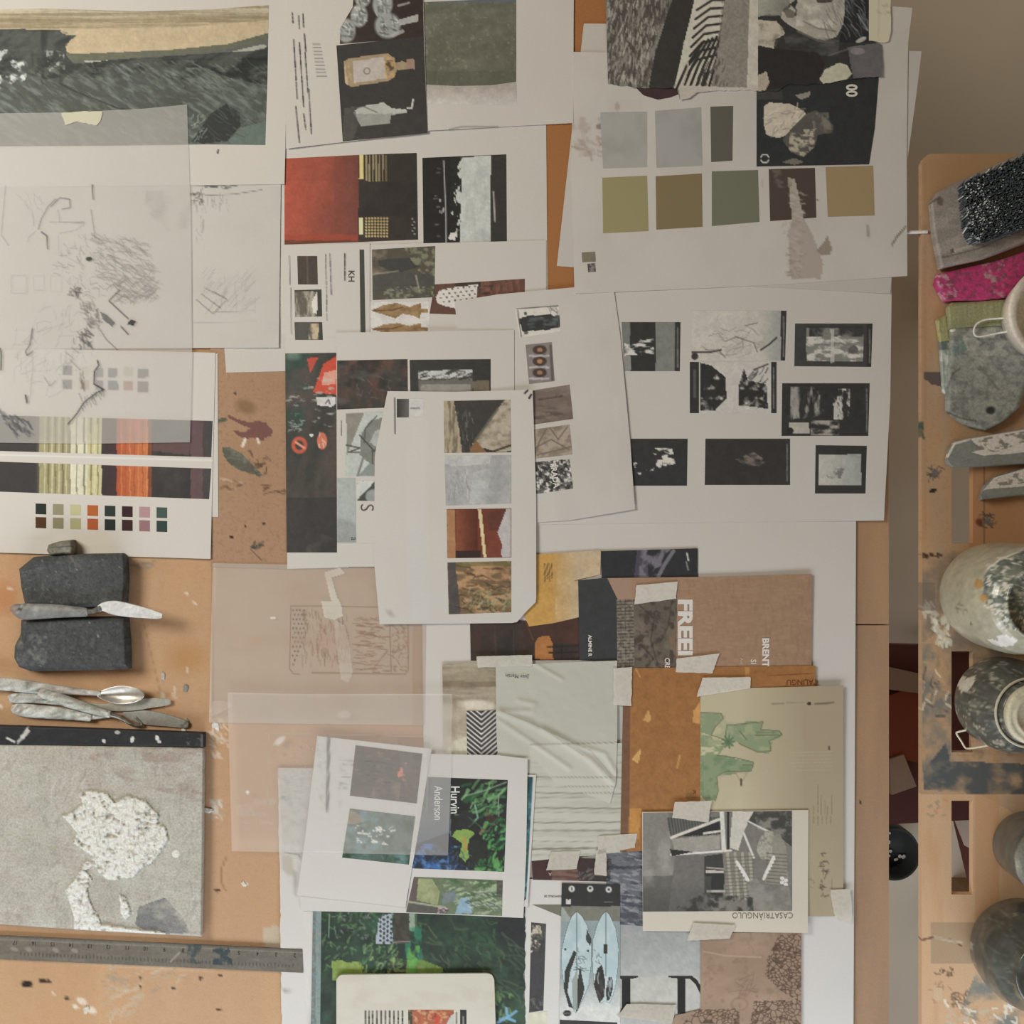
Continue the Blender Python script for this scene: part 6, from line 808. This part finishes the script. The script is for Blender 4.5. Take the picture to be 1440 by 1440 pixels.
rz = empty('steel_ruler', P(200, 1340, 0), 'long paint-marked steel ruler with stamped numbers, lying below the panel', 'ruler')
rb = surf('ruler_blade', [(-60,1312.5),(425,1335),(426,1368),(-60,1346)], lambda X, Y: 0*X+.0042, (112,106,95), ruler_paint, 1.3, 'dullmetal', rz, thick=.0012, ctr=(190,1340))
for i, nm in enumerate(['2','3','4','5','6','7','8','9','10','11','12','13','14','15','16','17']):
    x = 413.5-i*26.2
    if i in (4,5): continue
    o = lettering(rb, nm, x+(3 if len(nm) < 2 else 5), 1340.5-(425-x)*.045+1, 5.6, 182.6, (60,57,52), .01, .9, name='stamped_number', dz=.00015)
# debris and paint lumps on the table
for k, (x, y, a, b_, c_) in enumerate([(229,951,3,6,(170,166,154)),(262,968,4,6,(130,128,120)),(262,1014,3.5,5,(140,136,124)),(259,1028,5,4,(206,202,190)),(304,1021,7,5,(204,202,194)),(292,1139,4,10,(196,192,180)),(122,1419,7,4,(206,200,184)),(343,1243,3,4,(206,202,186))]):
    tag(blob('paint_chip', x, y, a, b_, .0016, c_, seed=k, rot=k*20, irr=.6), ['grey paint chip above the tape-edge of the tracing sheet and right of the spoon','dark grey paint chip right of the knife blades','grey paint crust at the tip of the cranked knife','white paint chip on the top edge of the panel border','white paint flakes below the corner of the tracing sheet','pale paint crust against the right side of the painted panel','white paint chip near the bottom edge, below the ruler','round white paint drop right of the painted panel'][k], 'paint chip')
# ================================================================== side bench objects
# black-bristled brush
br = empty('scrubbing_brush', P(1400, 300, 0), 'wide grey wooden brush with stiff black paint-flecked bristles, top of the side bench', 'brush')
block('brush_body', [[(1308,284),(1318,270),(1345,256),(1440,214),(1520,184)],[(1520,184),(1540,320)],[(1322,379),(1380,366),(1440,343),(1540,318)],[(1308,284),(1312,330),(1322,379)]], .001, .020, (102,92,82), lambda p: (p.noise(20,8,(122,110,98),.45,.65,.7,900,rot=-20), p.line([(1325,362),(1370,352),(1440,322)],2,(70,62,54),.7), p.line([(1340,354),(1440,318)],2.6,(140,126,112),.7), p.ell(1322,283,5,6,(70,58,50),.8), p.ell(1339,353,3,4,(64,54,46),.8), p.line([(1308,286),(1322,277)],2,(66,56,48),.8)), br, step=2.5, rnd=5)
def bristles(name, reg, n, L, z0, cols, parent, seed, lean=(0, 0), r=.0006, spread=.002):
    rd = random.Random(seed); V = []; F = []; CC = []; xs = [a[0] for a in reg]; ys = [a[1] for a in reg]
    while len(V) < n*6:
        x, y = rd.uniform(min(xs), max(xs)), rd.uniform(min(ys), max(ys))
        if not inpoly(reg, x, y): continue
        b = Vector(P(x, y, z0)); l = L*rd.uniform(.8, 1.05); tp = b+Vector((lean[0]*l+rd.gauss(0, spread), lean[1]*l+rd.gauss(0, spread), l)); a0 = rd.uniform(0, 6.28); c = conv(rd.choices([c_[0] for c_ in cols], [c_[1] for c_ in cols])[0], x, y); i0 = len(V)
        for q, rr in ((b, r), (tp, r*.7)):
            for k in range(3): V.append((q.x+rr*math.cos(a0+k*2.094), q.y+rr*math.sin(a0+k*2.094), q.z)); CC.append(c)
        F += [(i0, i0+1, i0+4, i0+3), (i0+1, i0+2, i0+5, i0+4), (i0+2, i0, i0+3, i0+5), (i0+3, i0+4, i0+5)]
    o = mk(name, V, F, 'rough', parent, np.array(CC), smooth=False); o['kind'] = 'stuff'; return o
bristles('bristles', [(1345,264),(1440,222),(1520,200),(1530,305),(1440,322),(1362,346),(1352,330)], 9000, .020, .019, [((52,53,52),10),((66,68,66),4),((150,148,138),.5)], br, 1, r=.0011)
bristles('paint_caked_bristles', [(1345,264),(1368,258),(1395,300),(1372,342),(1360,346),(1352,330)], 260, .0212, .019, [((150,148,138),3),((100,100,95),3)], br, 2, r=.0013)
# magenta brush
mg = empty('magenta_cloth', P(1380, 390, 0), 'magenta foam pad crusted with grey paint, between the black and the green brushes', 'sponge')
block('foam_pad', [[(1318,386),(1350,378),(1400,367),(1440,354),(1470,346)],[(1470,346),(1470,420)],[(1328,424),(1380,424),(1440,418),(1470,420)],[(1318,386),(1314,400),(1328,424)]], .001, .017, (138,46,78), lambda p: (p.noise(30,20,(126,40,70),.45,.65,.7,905), p.noise(6,6,(124,108,98),.5,.62,.9,906,reg=[(1378,366),(1412,356),(1412,420),(1394,410),(1384,388)]), p.noise(5,5,(84,50,52),.55,.65,.7,907), p.noise(4,4,(140,110,110),.5,.6,.8,908,reg=[(1312,382),(1330,384),(1352,420),(1320,424)])), mg, step=2, rnd=6, relief=lambda X, Y: .0012*(fbm(X/4, Y/4, 31, 3)-.5))
# hake brushes with pale green bristles
hk2 = empty('paint_brush', P(1340, 480, 0), 'partly hidden brush with pale green bristles, under the larger round-ended brush', 'brush')
block('handle', [(1320,478),(1336,476),(1340,560),(1325,552)], .001, .006, (112,116,104), lambda p: (p.noise(6,8,(160,158,146),.5,.6,.8,909), p.rect(1320,478,1334,492,(70,74,70),.8)), hk2, mat='dullmetal', step=2.5, rnd=3)
block('bristle_tuft', [[(1316,450),(1332,442)],[(1332,442),(1338,480)],[(1321,482),(1338,480)],[(1316,450),(1321,482)]], .001, .008, (124,118,80), lambda p: p.noise(2,20,(104,98,64),.5,.6,.7,910), hk2, mat='rough', step=2, rnd=4)
hk = empty('paint_brush', P(1385, 520, 0), 'wide flat brush with green bristles and a round-ended grey crusted handle with a hole', 'brush')
block('bristle_tuft', [[(1332,432),(1338,425),(1360,424),(1400,421),(1470,418)],[(1470,418),(1470,462)],[(1333,464),(1400,460),(1470,462)],[(1332,432),(1333,464)]], .003, .014, (128,124,84), lambda p: (p.noise(3,26,(106,103,66),.5,.62,.7,911), p.noise(3,20,(132,128,92),.55,.66,.7,912), p.grad((0,448),(0,462),(100,96,70),(84,78,62),.6)), hk, step=1.6, rnd=6, relief=lambda X, Y: .001*(fbm(X/2.2, Y/30, 33, 2)-.5))
hp = lambda p: (p.noise(20,20,(122,118,106),.45,.65,.7,913), p.noise(9,7,(84,82,76),.5,.62,.7,914), p.noise(12,8,(146,140,124),.52,.65,.6,915,reg=[(1336,458),(1400,460),(1400,500),(1336,500)]), p.ell(1393,577,6.5,5.5,(40,42,38),1,0,.4), p.ell(1393,577,11,9,(134,132,120),.5,0,.4,.3), p.ell(1400,545,14,11,(92,88,80),.6,10,.4,.3), p.ell(1372,552,8,6,(84,84,78),.5), p.line([(1333,545),(1340,525),(1350,518)],2,(66,66,60),.7), p.line([(1334,580),(1350,588),(1372,592)],2.4,(60,58,52),.7), p.line([(1374,476),(1384,482),(1378,486)],3,(70,70,62),.6), p.noise(7,10,(80,92,84),.45,.55,.7,916,reg=[(1336,488),(1352,470),(1360,492),(1340,502)]), p.ell(1339,464,4,3,(200,194,176),.9))
block('handle', [[(1335,462),(1345,459),(1400,457),(1445,455)],[(1445,455),(1448,530),(1434,572),(1412,592)],[(1331,578),(1345,590),(1362,600),(1385,606),(1412,592)],[(1335,462),(1336,500),(1331,520),(1331,578)]], .003, .013, (108,106,96), hp, hk, step=1.6, rnd=8, relief=lambda X, Y: .0012*(fbm(X/10, Y/10, 34, 3)-.5))
# round cup lying over the brushes
def ring_lathe(name, px, py, prof, base, parent, mat, seg=56, paint=None, z0=0, ctr=None, seen=False):
    """surface of revolution standing on the bench: prof = [(radius m, z m)]"""
    x0, y0, _ = P(px, py, z0); t = np.arange(seg)*2*math.pi/seg; pr = np.array(prof); n = len(pr)
    X = x0+pr[:, 0:1]*np.cos(t); Y = y0+pr[:, 0:1]*np.sin(t); Z = (ZT+z0+pr[:, 1:2])*np.ones(seg); V = np.stack([X.ravel(), Y.ravel(), Z.ravel()], -1)
    A_ = np.tile(t/(2*math.pi)*100, n); H_ = np.repeat(pr[:, 1]*1000, seg); p = PT(A_, H_, base)
    if seen: kk = (D-(V[:, 2]-ZT))/D; p.X = V[:, 0]/(S*kk)+720; p.Y = 720-V[:, 1]/(S*kk)     # smears placed by table position
    if paint: paint(p)
    col = np.clip(lin(np.clip(p.C, 0, 255))/gw(*(ctr or (px, py)))*.78, .004, .95)
    F = [(i*seg+j, (i+1)*seg+j, (i+1)*seg+(j+1) % seg, i*seg+(j+1) % seg) for i in range(n-1) for j in range(seg)]; F = [f[::-1] for f in F]
    return mk(name, V, F, mat, parent, col)
cup = empty('enamel_pot', P(1462, 447, .018), 'round cream-rimmed pot with a bent wire handle, resting on the green-bristled brush', 'pot')
ring_lathe('pot_wall', 1466, 447, [(.001,.004),(.040,.004),(.0455,.008),(.048,.030),(.049,.0335),(.052,.035),(.056,.035),(.059,.0335),(.0595,.031),(.056,.018),(.052,.0005),(.02,0),(.001,0)], (160,148,130), cup, 'dullmetal', paint=lambda p: (p.noise(12,40,(140,126,110),.5,.7,.6,920), p.mix(np.clip((20-p.Y)/6, 0, 1)*0, (0,0,0))), z0=.0185, ctr=(1400,300))
wire('wire_handle', [(1418,447,.032),(1400,448,.026),(1385,449,.024),(1374,454,.023),(1369,463,.0225),(1370,472,.0225),(1378,474,.023),(1400,469,.025),(1418,466,.032)], .0012, (186,178,158), cup, 'dullmetal', ctr=(1400,460))
# two white-topped metal bars (clamp arms)
def bar(label, top, z, h, side, paint):
    e = empty('clamp_arm', P(top[0][0][0], top[0][0][1], 0), label, 'clamp'); block('arm', top, z, h, side, paint, e, mat='dullmetal', step=1.6, rnd=3); return e
bp = lambda y0, sl: (lambda p: (p.poly([(1330,610+y0),(1345,600+y0),(1460,575+y0),(1460,634+y0-sl),(1400,640+y0-sl*.4),(1368,638+y0),(1360,620+y0),(1338,646+y0)],(178,168,150),.95), p.poly([(1360,617+y0),(1400,608+y0),(1440,602+y0),(1460,600+y0),(1460,610+y0),(1380,630+y0),(1360,634+y0),(1344,640+y0)],(104,102,92),.7), p.noise(6,4,(104,102,92),.52,.6,.8,int(930+y0),reg=[(1345,612+y0),(1460,592+y0),(1460,632+y0),(1358,640+y0)])))
bar('grey metal clamp arm with flaking white paint, the upper and longer one', [[(1331,648),(1334,632),(1344,619),(1364,616),(1440,603),(1520,590)],[(1520,590),(1520,646)],[(1338,657),(1372,657),(1440,653),(1520,646)],[(1331,648),(1333,653),(1338,657)]], .001, .016, (104,104,96), lambda p: (p.noise(20,8,(92,92,86),.45,.65,.6,931), p.poly([(1364,617),(1440,604),(1520,590),(1520,632),(1440,636),(1384,641),(1366,636),(1380,632)],(176,166,148)), p.line([(1333,642),(1342,624),(1362,618)],3,(184,174,156),.9), p.noise(7,5,(96,94,84),.5,.57,.9,932,reg=[(1368,618),(1440,606),(1500,596),(1500,620),(1440,622),(1400,636),(1375,632)])))
bar('grey metal clamp arm with flaking white paint, the lower and shorter one', [[(1378,700),(1384,684),(1394,674),(1402,669),(1440,658),(1520,640)],[(1520,640),(1520,695)],[(1378,703),(1400,701),(1440,697),(1520,695)],[(1378,700),(1378,703)]], .001, .016, (104,104,96), lambda p: (p.noise(20,8,(92,92,86),.45,.65,.6,933), p.poly([(1382,690),(1398,672),(1440,660),(1520,642),(1520,684),(1440,684),(1410,686),(1388,688)],(178,166,148)), p.noise(7,5,(100,98,88),.52,.58,.9,934,reg=[(1400,672),(1500,650),(1500,672),(1400,684)])))
# jars
def jar(label, name='glass_jar'): return empty(name, P(1420, 900, 0), label, 'jar')
j1 = empty('glass_jar', P(1392, 838, 0), 'large khaki-grey glass jar smeared with dark and white paint, uppermost on the bench', 'jar')
def dens(pr):
    q = []
    for a, b in zip(pr[:-1], pr[1:]):
        n = max(1, int(math.hypot(a[0]-b[0], a[1]-b[1])/.0025)); q += [(a[0]+(b[0]-a[0])*i/n, a[1]+(b[1]-a[1])*i/n) for i in range(n)]
    return q+[pr[-1]]
pr1 = [(.001,0),(.050,0),(.056,.002),(.060,.007),(.0635,.018),(.0655,.035),(.066,.06),(.0655,.085),(.062,.108),(.054,.124),(.046,.132),(.044,.144),(.041,.144),(.041,.130),(.001,.128)]
ring_lathe('jar_body', 1384, 834, dens(pr1), (138,131,110), j1, 'glass', seg=160, seen=True, ctr=(1384,834), paint=lambda p: (p.noise(30,30,(122,117,100),.42,.7,.7,940), p.noise(5,14,(116,111,94),.55,.7,.5,939,rot=60), p.poly([(1395,795),(1440,770),(1520,780),(1520,900),(1440,890),(1404,878),(1410,860),(1388,850),(1382,832),(1384,812)],(92,96,86),.85), p.noise(9,7,(64,72,66),.42,.56,.9,941,reg=[(1392,795),(1440,775),(1520,780),(1520,900),(1410,884),(1410,860),(1386,848),(1384,812)]),
  p.noise(7,5,(160,154,134),.54,.62,.9,942,reg=[(1385,785),(1520,770),(1520,900),(1400,884),(1388,845)]), p.noise(5,3,(196,190,172),.62,.67,.95,945,reg=[(1385,785),(1520,770),(1520,900),(1400,884),(1388,845)]), p.line([(1388,800),(1408,786),(1432,776),(1446,768)],2.4,(176,172,154),.9), p.line([(1384,852),(1402,858),(1428,860)],2.4,(180,174,156),.8), p.poly([(1386,898),(1404,902),(1402,893),(1414,893),(1432,900),(1424,908),(1410,910),(1396,906)],(198,194,182)), p.ell(1376,821,6,7,(138,102,56),.95), p.ell(1383,841,6,5,(138,106,60),.95), p.ell(1414,824,4,5,(206,202,190)), p.scrib([(1345,848),(1362,862)],6,12,40,30,1.6,[(94,84,66)],.8,946), p.ell(1365,877,2,2,(84,78,60))))
def torus(name, px, py, z, R_, r_, base, parent, mat, ctr, seg=64):
    prof = [(R_+r_*math.cos(a), r_+r_*math.sin(a)) for a in np.linspace(0, 2*math.pi, 11)[::-1]]
    return ring_lathe(name, px, py, prof, base, parent, mat, z0=z, ctr=ctr, seg=seg)
def lidded(label, px, py, prof, base, paint, ctr):
    e = empty('glass_jar', P(px, py, 0), label, 'jar'); ring_lathe('jar_body', px, py, dens(prof), base, e, 'glass', paint=paint, ctr=ctr, seg=120); return e
j2 = lidded('dark glass preserving jar with a wire bail clip and pale ring lid', 1398, 983, [(.001,0),(.044,0),(.052,.004),(.056,.013),(.057,.03),(.056,.052),(.051,.068),(.042,.080),(.037,.086),(.036,.094),(.001,.094)], (56,56,50), lambda p: (p.noise(5,16,(78,78,70),.45,.65,.7,950), p.poly([(40,10),(44,8),(46,30),(45,44),(42,50),(39,42),(41,28)],(168,164,152),.95), p.noise(1.5,6,(150,142,124),.64,.7,.8,951), p.noise(1,20,(96,96,88),.58,.66,.6,953)), (1390,990))
xj, yj, _ = P(1398, 983, 0)
def px_at(x, y, z): k = (D-z)/D; return (x/(S*k)+720, 720-y/(S*k))
lx, ly = px_at(xj, yj, .094)
lid = ring_lathe('lid', lx, ly, [(.001,.008),(.022,.008),(.0235,.010),(.026,.010),(.0275,.008),(.030,.009),(.0335,.009),(.0355,.006),(.0355,.001),(.034,0),(.001,0)], (166,158,134), j2, 'dullmetal', z0=.0945, ctr=(1420,900), paint=lambda p: p.noise(8,3,(130,122,104),.5,.7,.5,952))
lx2, ly2 = px_at(xj, yj, .085)
torus('wire_ring', lx2, ly2, .084, .0405, .0016, (150,142,124), j2, 'dullmetal', (1420,900))
wire('wire_bail', [(1424,1012,.088),(1414,1012,.075),(1395,1018,.050),(1372,1024,.022),(1347,1029,.006),(1344,1031,.005),(1352,1042,.004),(1357,1052,.003),(1362,1053,.003),(1390,1048,.03),(1418,1042,.07)], .0013, (170,160,140), j2, 'dullmetal', ctr=(1390,1000))
wire('wire_hinge', [(1396,1014,.06),(1404,1009,.07),(1414,1014,.078),(1422,1024,.080),(1426,1036,.078),(1420,1044,.075)], .0015, (150,142,124), j2, 'dullmetal', ctr=(1390,1000))
j3 = lidded('small dark jar topped by a pale grey dusty round lid, right edge', 1440, 1186, [(.001,0),(.036,0),(.042,.004),(.043,.05),(.041,.060),(.001,.060)], (66,66,62), lambda p: p.noise(12,14,(84,84,78),.45,.6,.7,960), (1400,1186))
x3, y3, _ = P(1440, 1186, 0); a3 = px_at(x3, y3, .06)
ring_lathe('lid', a3[0], a3[1], [(.001,.010),(.030,.010),(.038,.009),(.043,.005),(.0435,0),(.001,0)], (110,106,96), j3, 'rough', z0=.060, ctr=(1400,1186), paint=lambda p: (p.noise(9,3,(94,92,86),.45,.6,.8,961), p.noise(4,2,(140,136,124),.6,.66,.9,962)))
j4 = empty('glass_jar', P(1424, 1324, 0), 'big squat dark grey-green glass jar with pale swirling smears, lowest on the bench', 'jar')
ring_lathe('jar_body', 1424, 1324, dens([(.001,0),(.048,0),(.055,.003),(.060,.012),(.0625,.03),(.062,.05),(.058,.068),(.050,.080),(.046,.086),(.044,.096),(.041,.096),(.001,.088)]), (64,67,62), j4, 'glass', seg=140, seen=True, ctr=(1395,1335), paint=lambda p: (p.noise(40,22,(84,88,80),.45,.65,.8,970,rot=35), p.scrib([(1372,1275),(1460,1290),(1460,1430),(1400,1410),(1364,1350)],34,46,42,22,1.6,[(112,116,106),(96,100,90)],.6,972,.35), p.poly([(1362,1322),(1368,1326),(1368,1336),(1362,1334)],(140,142,130),.9), p.noise(12,12,(50,52,50),.5,.7,.6,973), p.ell(1428,1286,3,3,(130,128,114),.8), p.line([(1384,1300),(1378,1322),(1388,1352),(1412,1388)],5,(88,92,86),.5)))
# white cable bridging the two tables
cb = wire('white_cable', [(1240,327,.002),(1262,327,-.002),(1280,327,-.001),(1298,326,.002),(1304,326,.002)], .0022, (176,166,148), None, 'dullmetal', ctr=(1290,327)); tag(cb, 'short white cable bridging the gap between table and side bench', 'cable')
# ================================================================== low objects seen through the gap and slots
def low(name, pts, z, h, c, parent=None, f=1.9):
    V = [P(x, y, z+h-ZT) for x, y in pts]; V = V+[(v[0], v[1], v[2]-h) for v in V]; n = len(pts); F = [tuple(range(n))[::-1], tuple(range(n, 2*n))]+[(i, (i+1) % n, n+(i+1) % n, n+i) for i in range(n)]
    return mk(name, V, F, 'board', parent, np.clip(lin(c)*f, 0, .9), smooth=False)
ch = empty('maroon_chair', (.85, -.35, 0), 'dark maroon wooden chair standing on the floor under the side bench, seen through the gap', 'chair')
low('seat', [(1235,906),(1500,912),(1500,1146),(1235,1160)], .42, .02, (66,44,46), ch, 3.0)
low('seat_slat', [(1235,985),(1300,958),(1302,1075),(1235,1060)], .442, .008, (104,58,46), ch, 2.3)
low('seat_slat', [(1330,905),(1500,905),(1500,920),(1330,918)], .442, .010, (72,46,48), ch, 2.6)
low('brace', [(1338,1118),(1348,1118),(1410,1262),(1372,1262)], .33, .02, (78,44,42), ch)
for x, y in [(1262,930),(1262,1140),(1480,930),(1480,1140)]: low('leg', [(x-12,y-12),(x+12,y-12),(x+12,y+12),(x-12,y+12)], 0, .42, (70,40,40), ch)
tag(low('grey_board', [(1238,936),(1330,956),(1330,980),(1238,968)], .443, .012, (150,140,132), None, 1.4), 'grey card strip lying on the maroon chair, upper one in the gap', 'card')
tag(low('grey_board', [(1252,1068),(1271,1061),(1289,1106),(1254,1118)], .443, .012, (176,166,156), None, 1.2), 'pale tilted card lying on the maroon chair, lower one in the gap', 'card')
tag(low('grey_board', [(1337,1136),(1390,1130),(1380,1200),(1358,1190)], .355, .006, (160,150,142)), 'pale card seen through the lowest slot of the side bench', 'card')
bk = empty('black_bucket', (0,0,0), 'round black pot speckled with white dots on the floor in the gap', 'pot')
xb, yb, _ = P(1258, 1202, .10-ZT); bk.location = (xb, yb, 0); WL[bk.name] = (xb, yb, 0)
def bucket():
    pr = [(.001,0),(.040,0),(.050,.004),(.052,.09),(.050,.10),(.046,.098),(.040,.06),(.001,.05)]; t = np.arange(48)*2*math.pi/48; V = [(xb+r*math.cos(a), yb+r*math.sin(a), z) for r, z in pr for a in t]; F = [((i)*48+(j+1) % 48, (i+1)*48+(j+1) % 48, (i+1)*48+j, i*48+j) for i in range(7) for j in range(48)]
    mk('pot_body', V, F, 'dullmetal', bk, lin((46,50,48)))
    rd = random.Random(4)
    for k in range(16):
        a = rd.uniform(0, 6.28); r = .04*math.sqrt(rd.random()); x, y = xb+r*math.cos(a), yb+r*math.sin(a); z = .052+.010*(r/.04); s_ = rd.uniform(.002, .004)
        mk('white_dot', [(x+s_*math.cos(q), y+s_*math.sin(q), z+.002) for q in np.linspace(0, 6.28, 9)[:-1]], [tuple(range(8))], 'board', bk, lin((200,196,186)))
bucket()
# repeats share a group
GROUPS = {'masking_tape': 'pieces of masking tape holding the collage', 'glass_jar': 'glass jars on the side bench', 'dark_block': 'dark blocks under the palette knife', 'clamp_arm': 'white-topped clamp arms on the side bench', 'tracing_sheet': 'tracing sheets over the table', 'paint_chip': 'paint chips on the table',
 'palette_knife': 'painting knives and spoon', 'painting_knife': 'painting knives and spoon', 'trowel_knife': 'painting knives and spoon', 'paint_brush': 'brushes on the side bench', 'scrubbing_brush': 'brushes on the side bench', 'grey_board': 'pale cards on the maroon chair',
 'photo_sheet': 'sheets of printed photographs', 'magazine_page': 'pages torn from magazines', 'photo_print': 'single photograph prints', 'paper_sheet': 'plain sheets peeking out of the pile', 'paper_strip': 'plain sheet edges at the left of the lower pile'}
for o in C.objects:
    k = o.name.split('.')[0]
    if o.parent is None and k in GROUPS and 'label' in o: o['group'] = GROUPS[k]
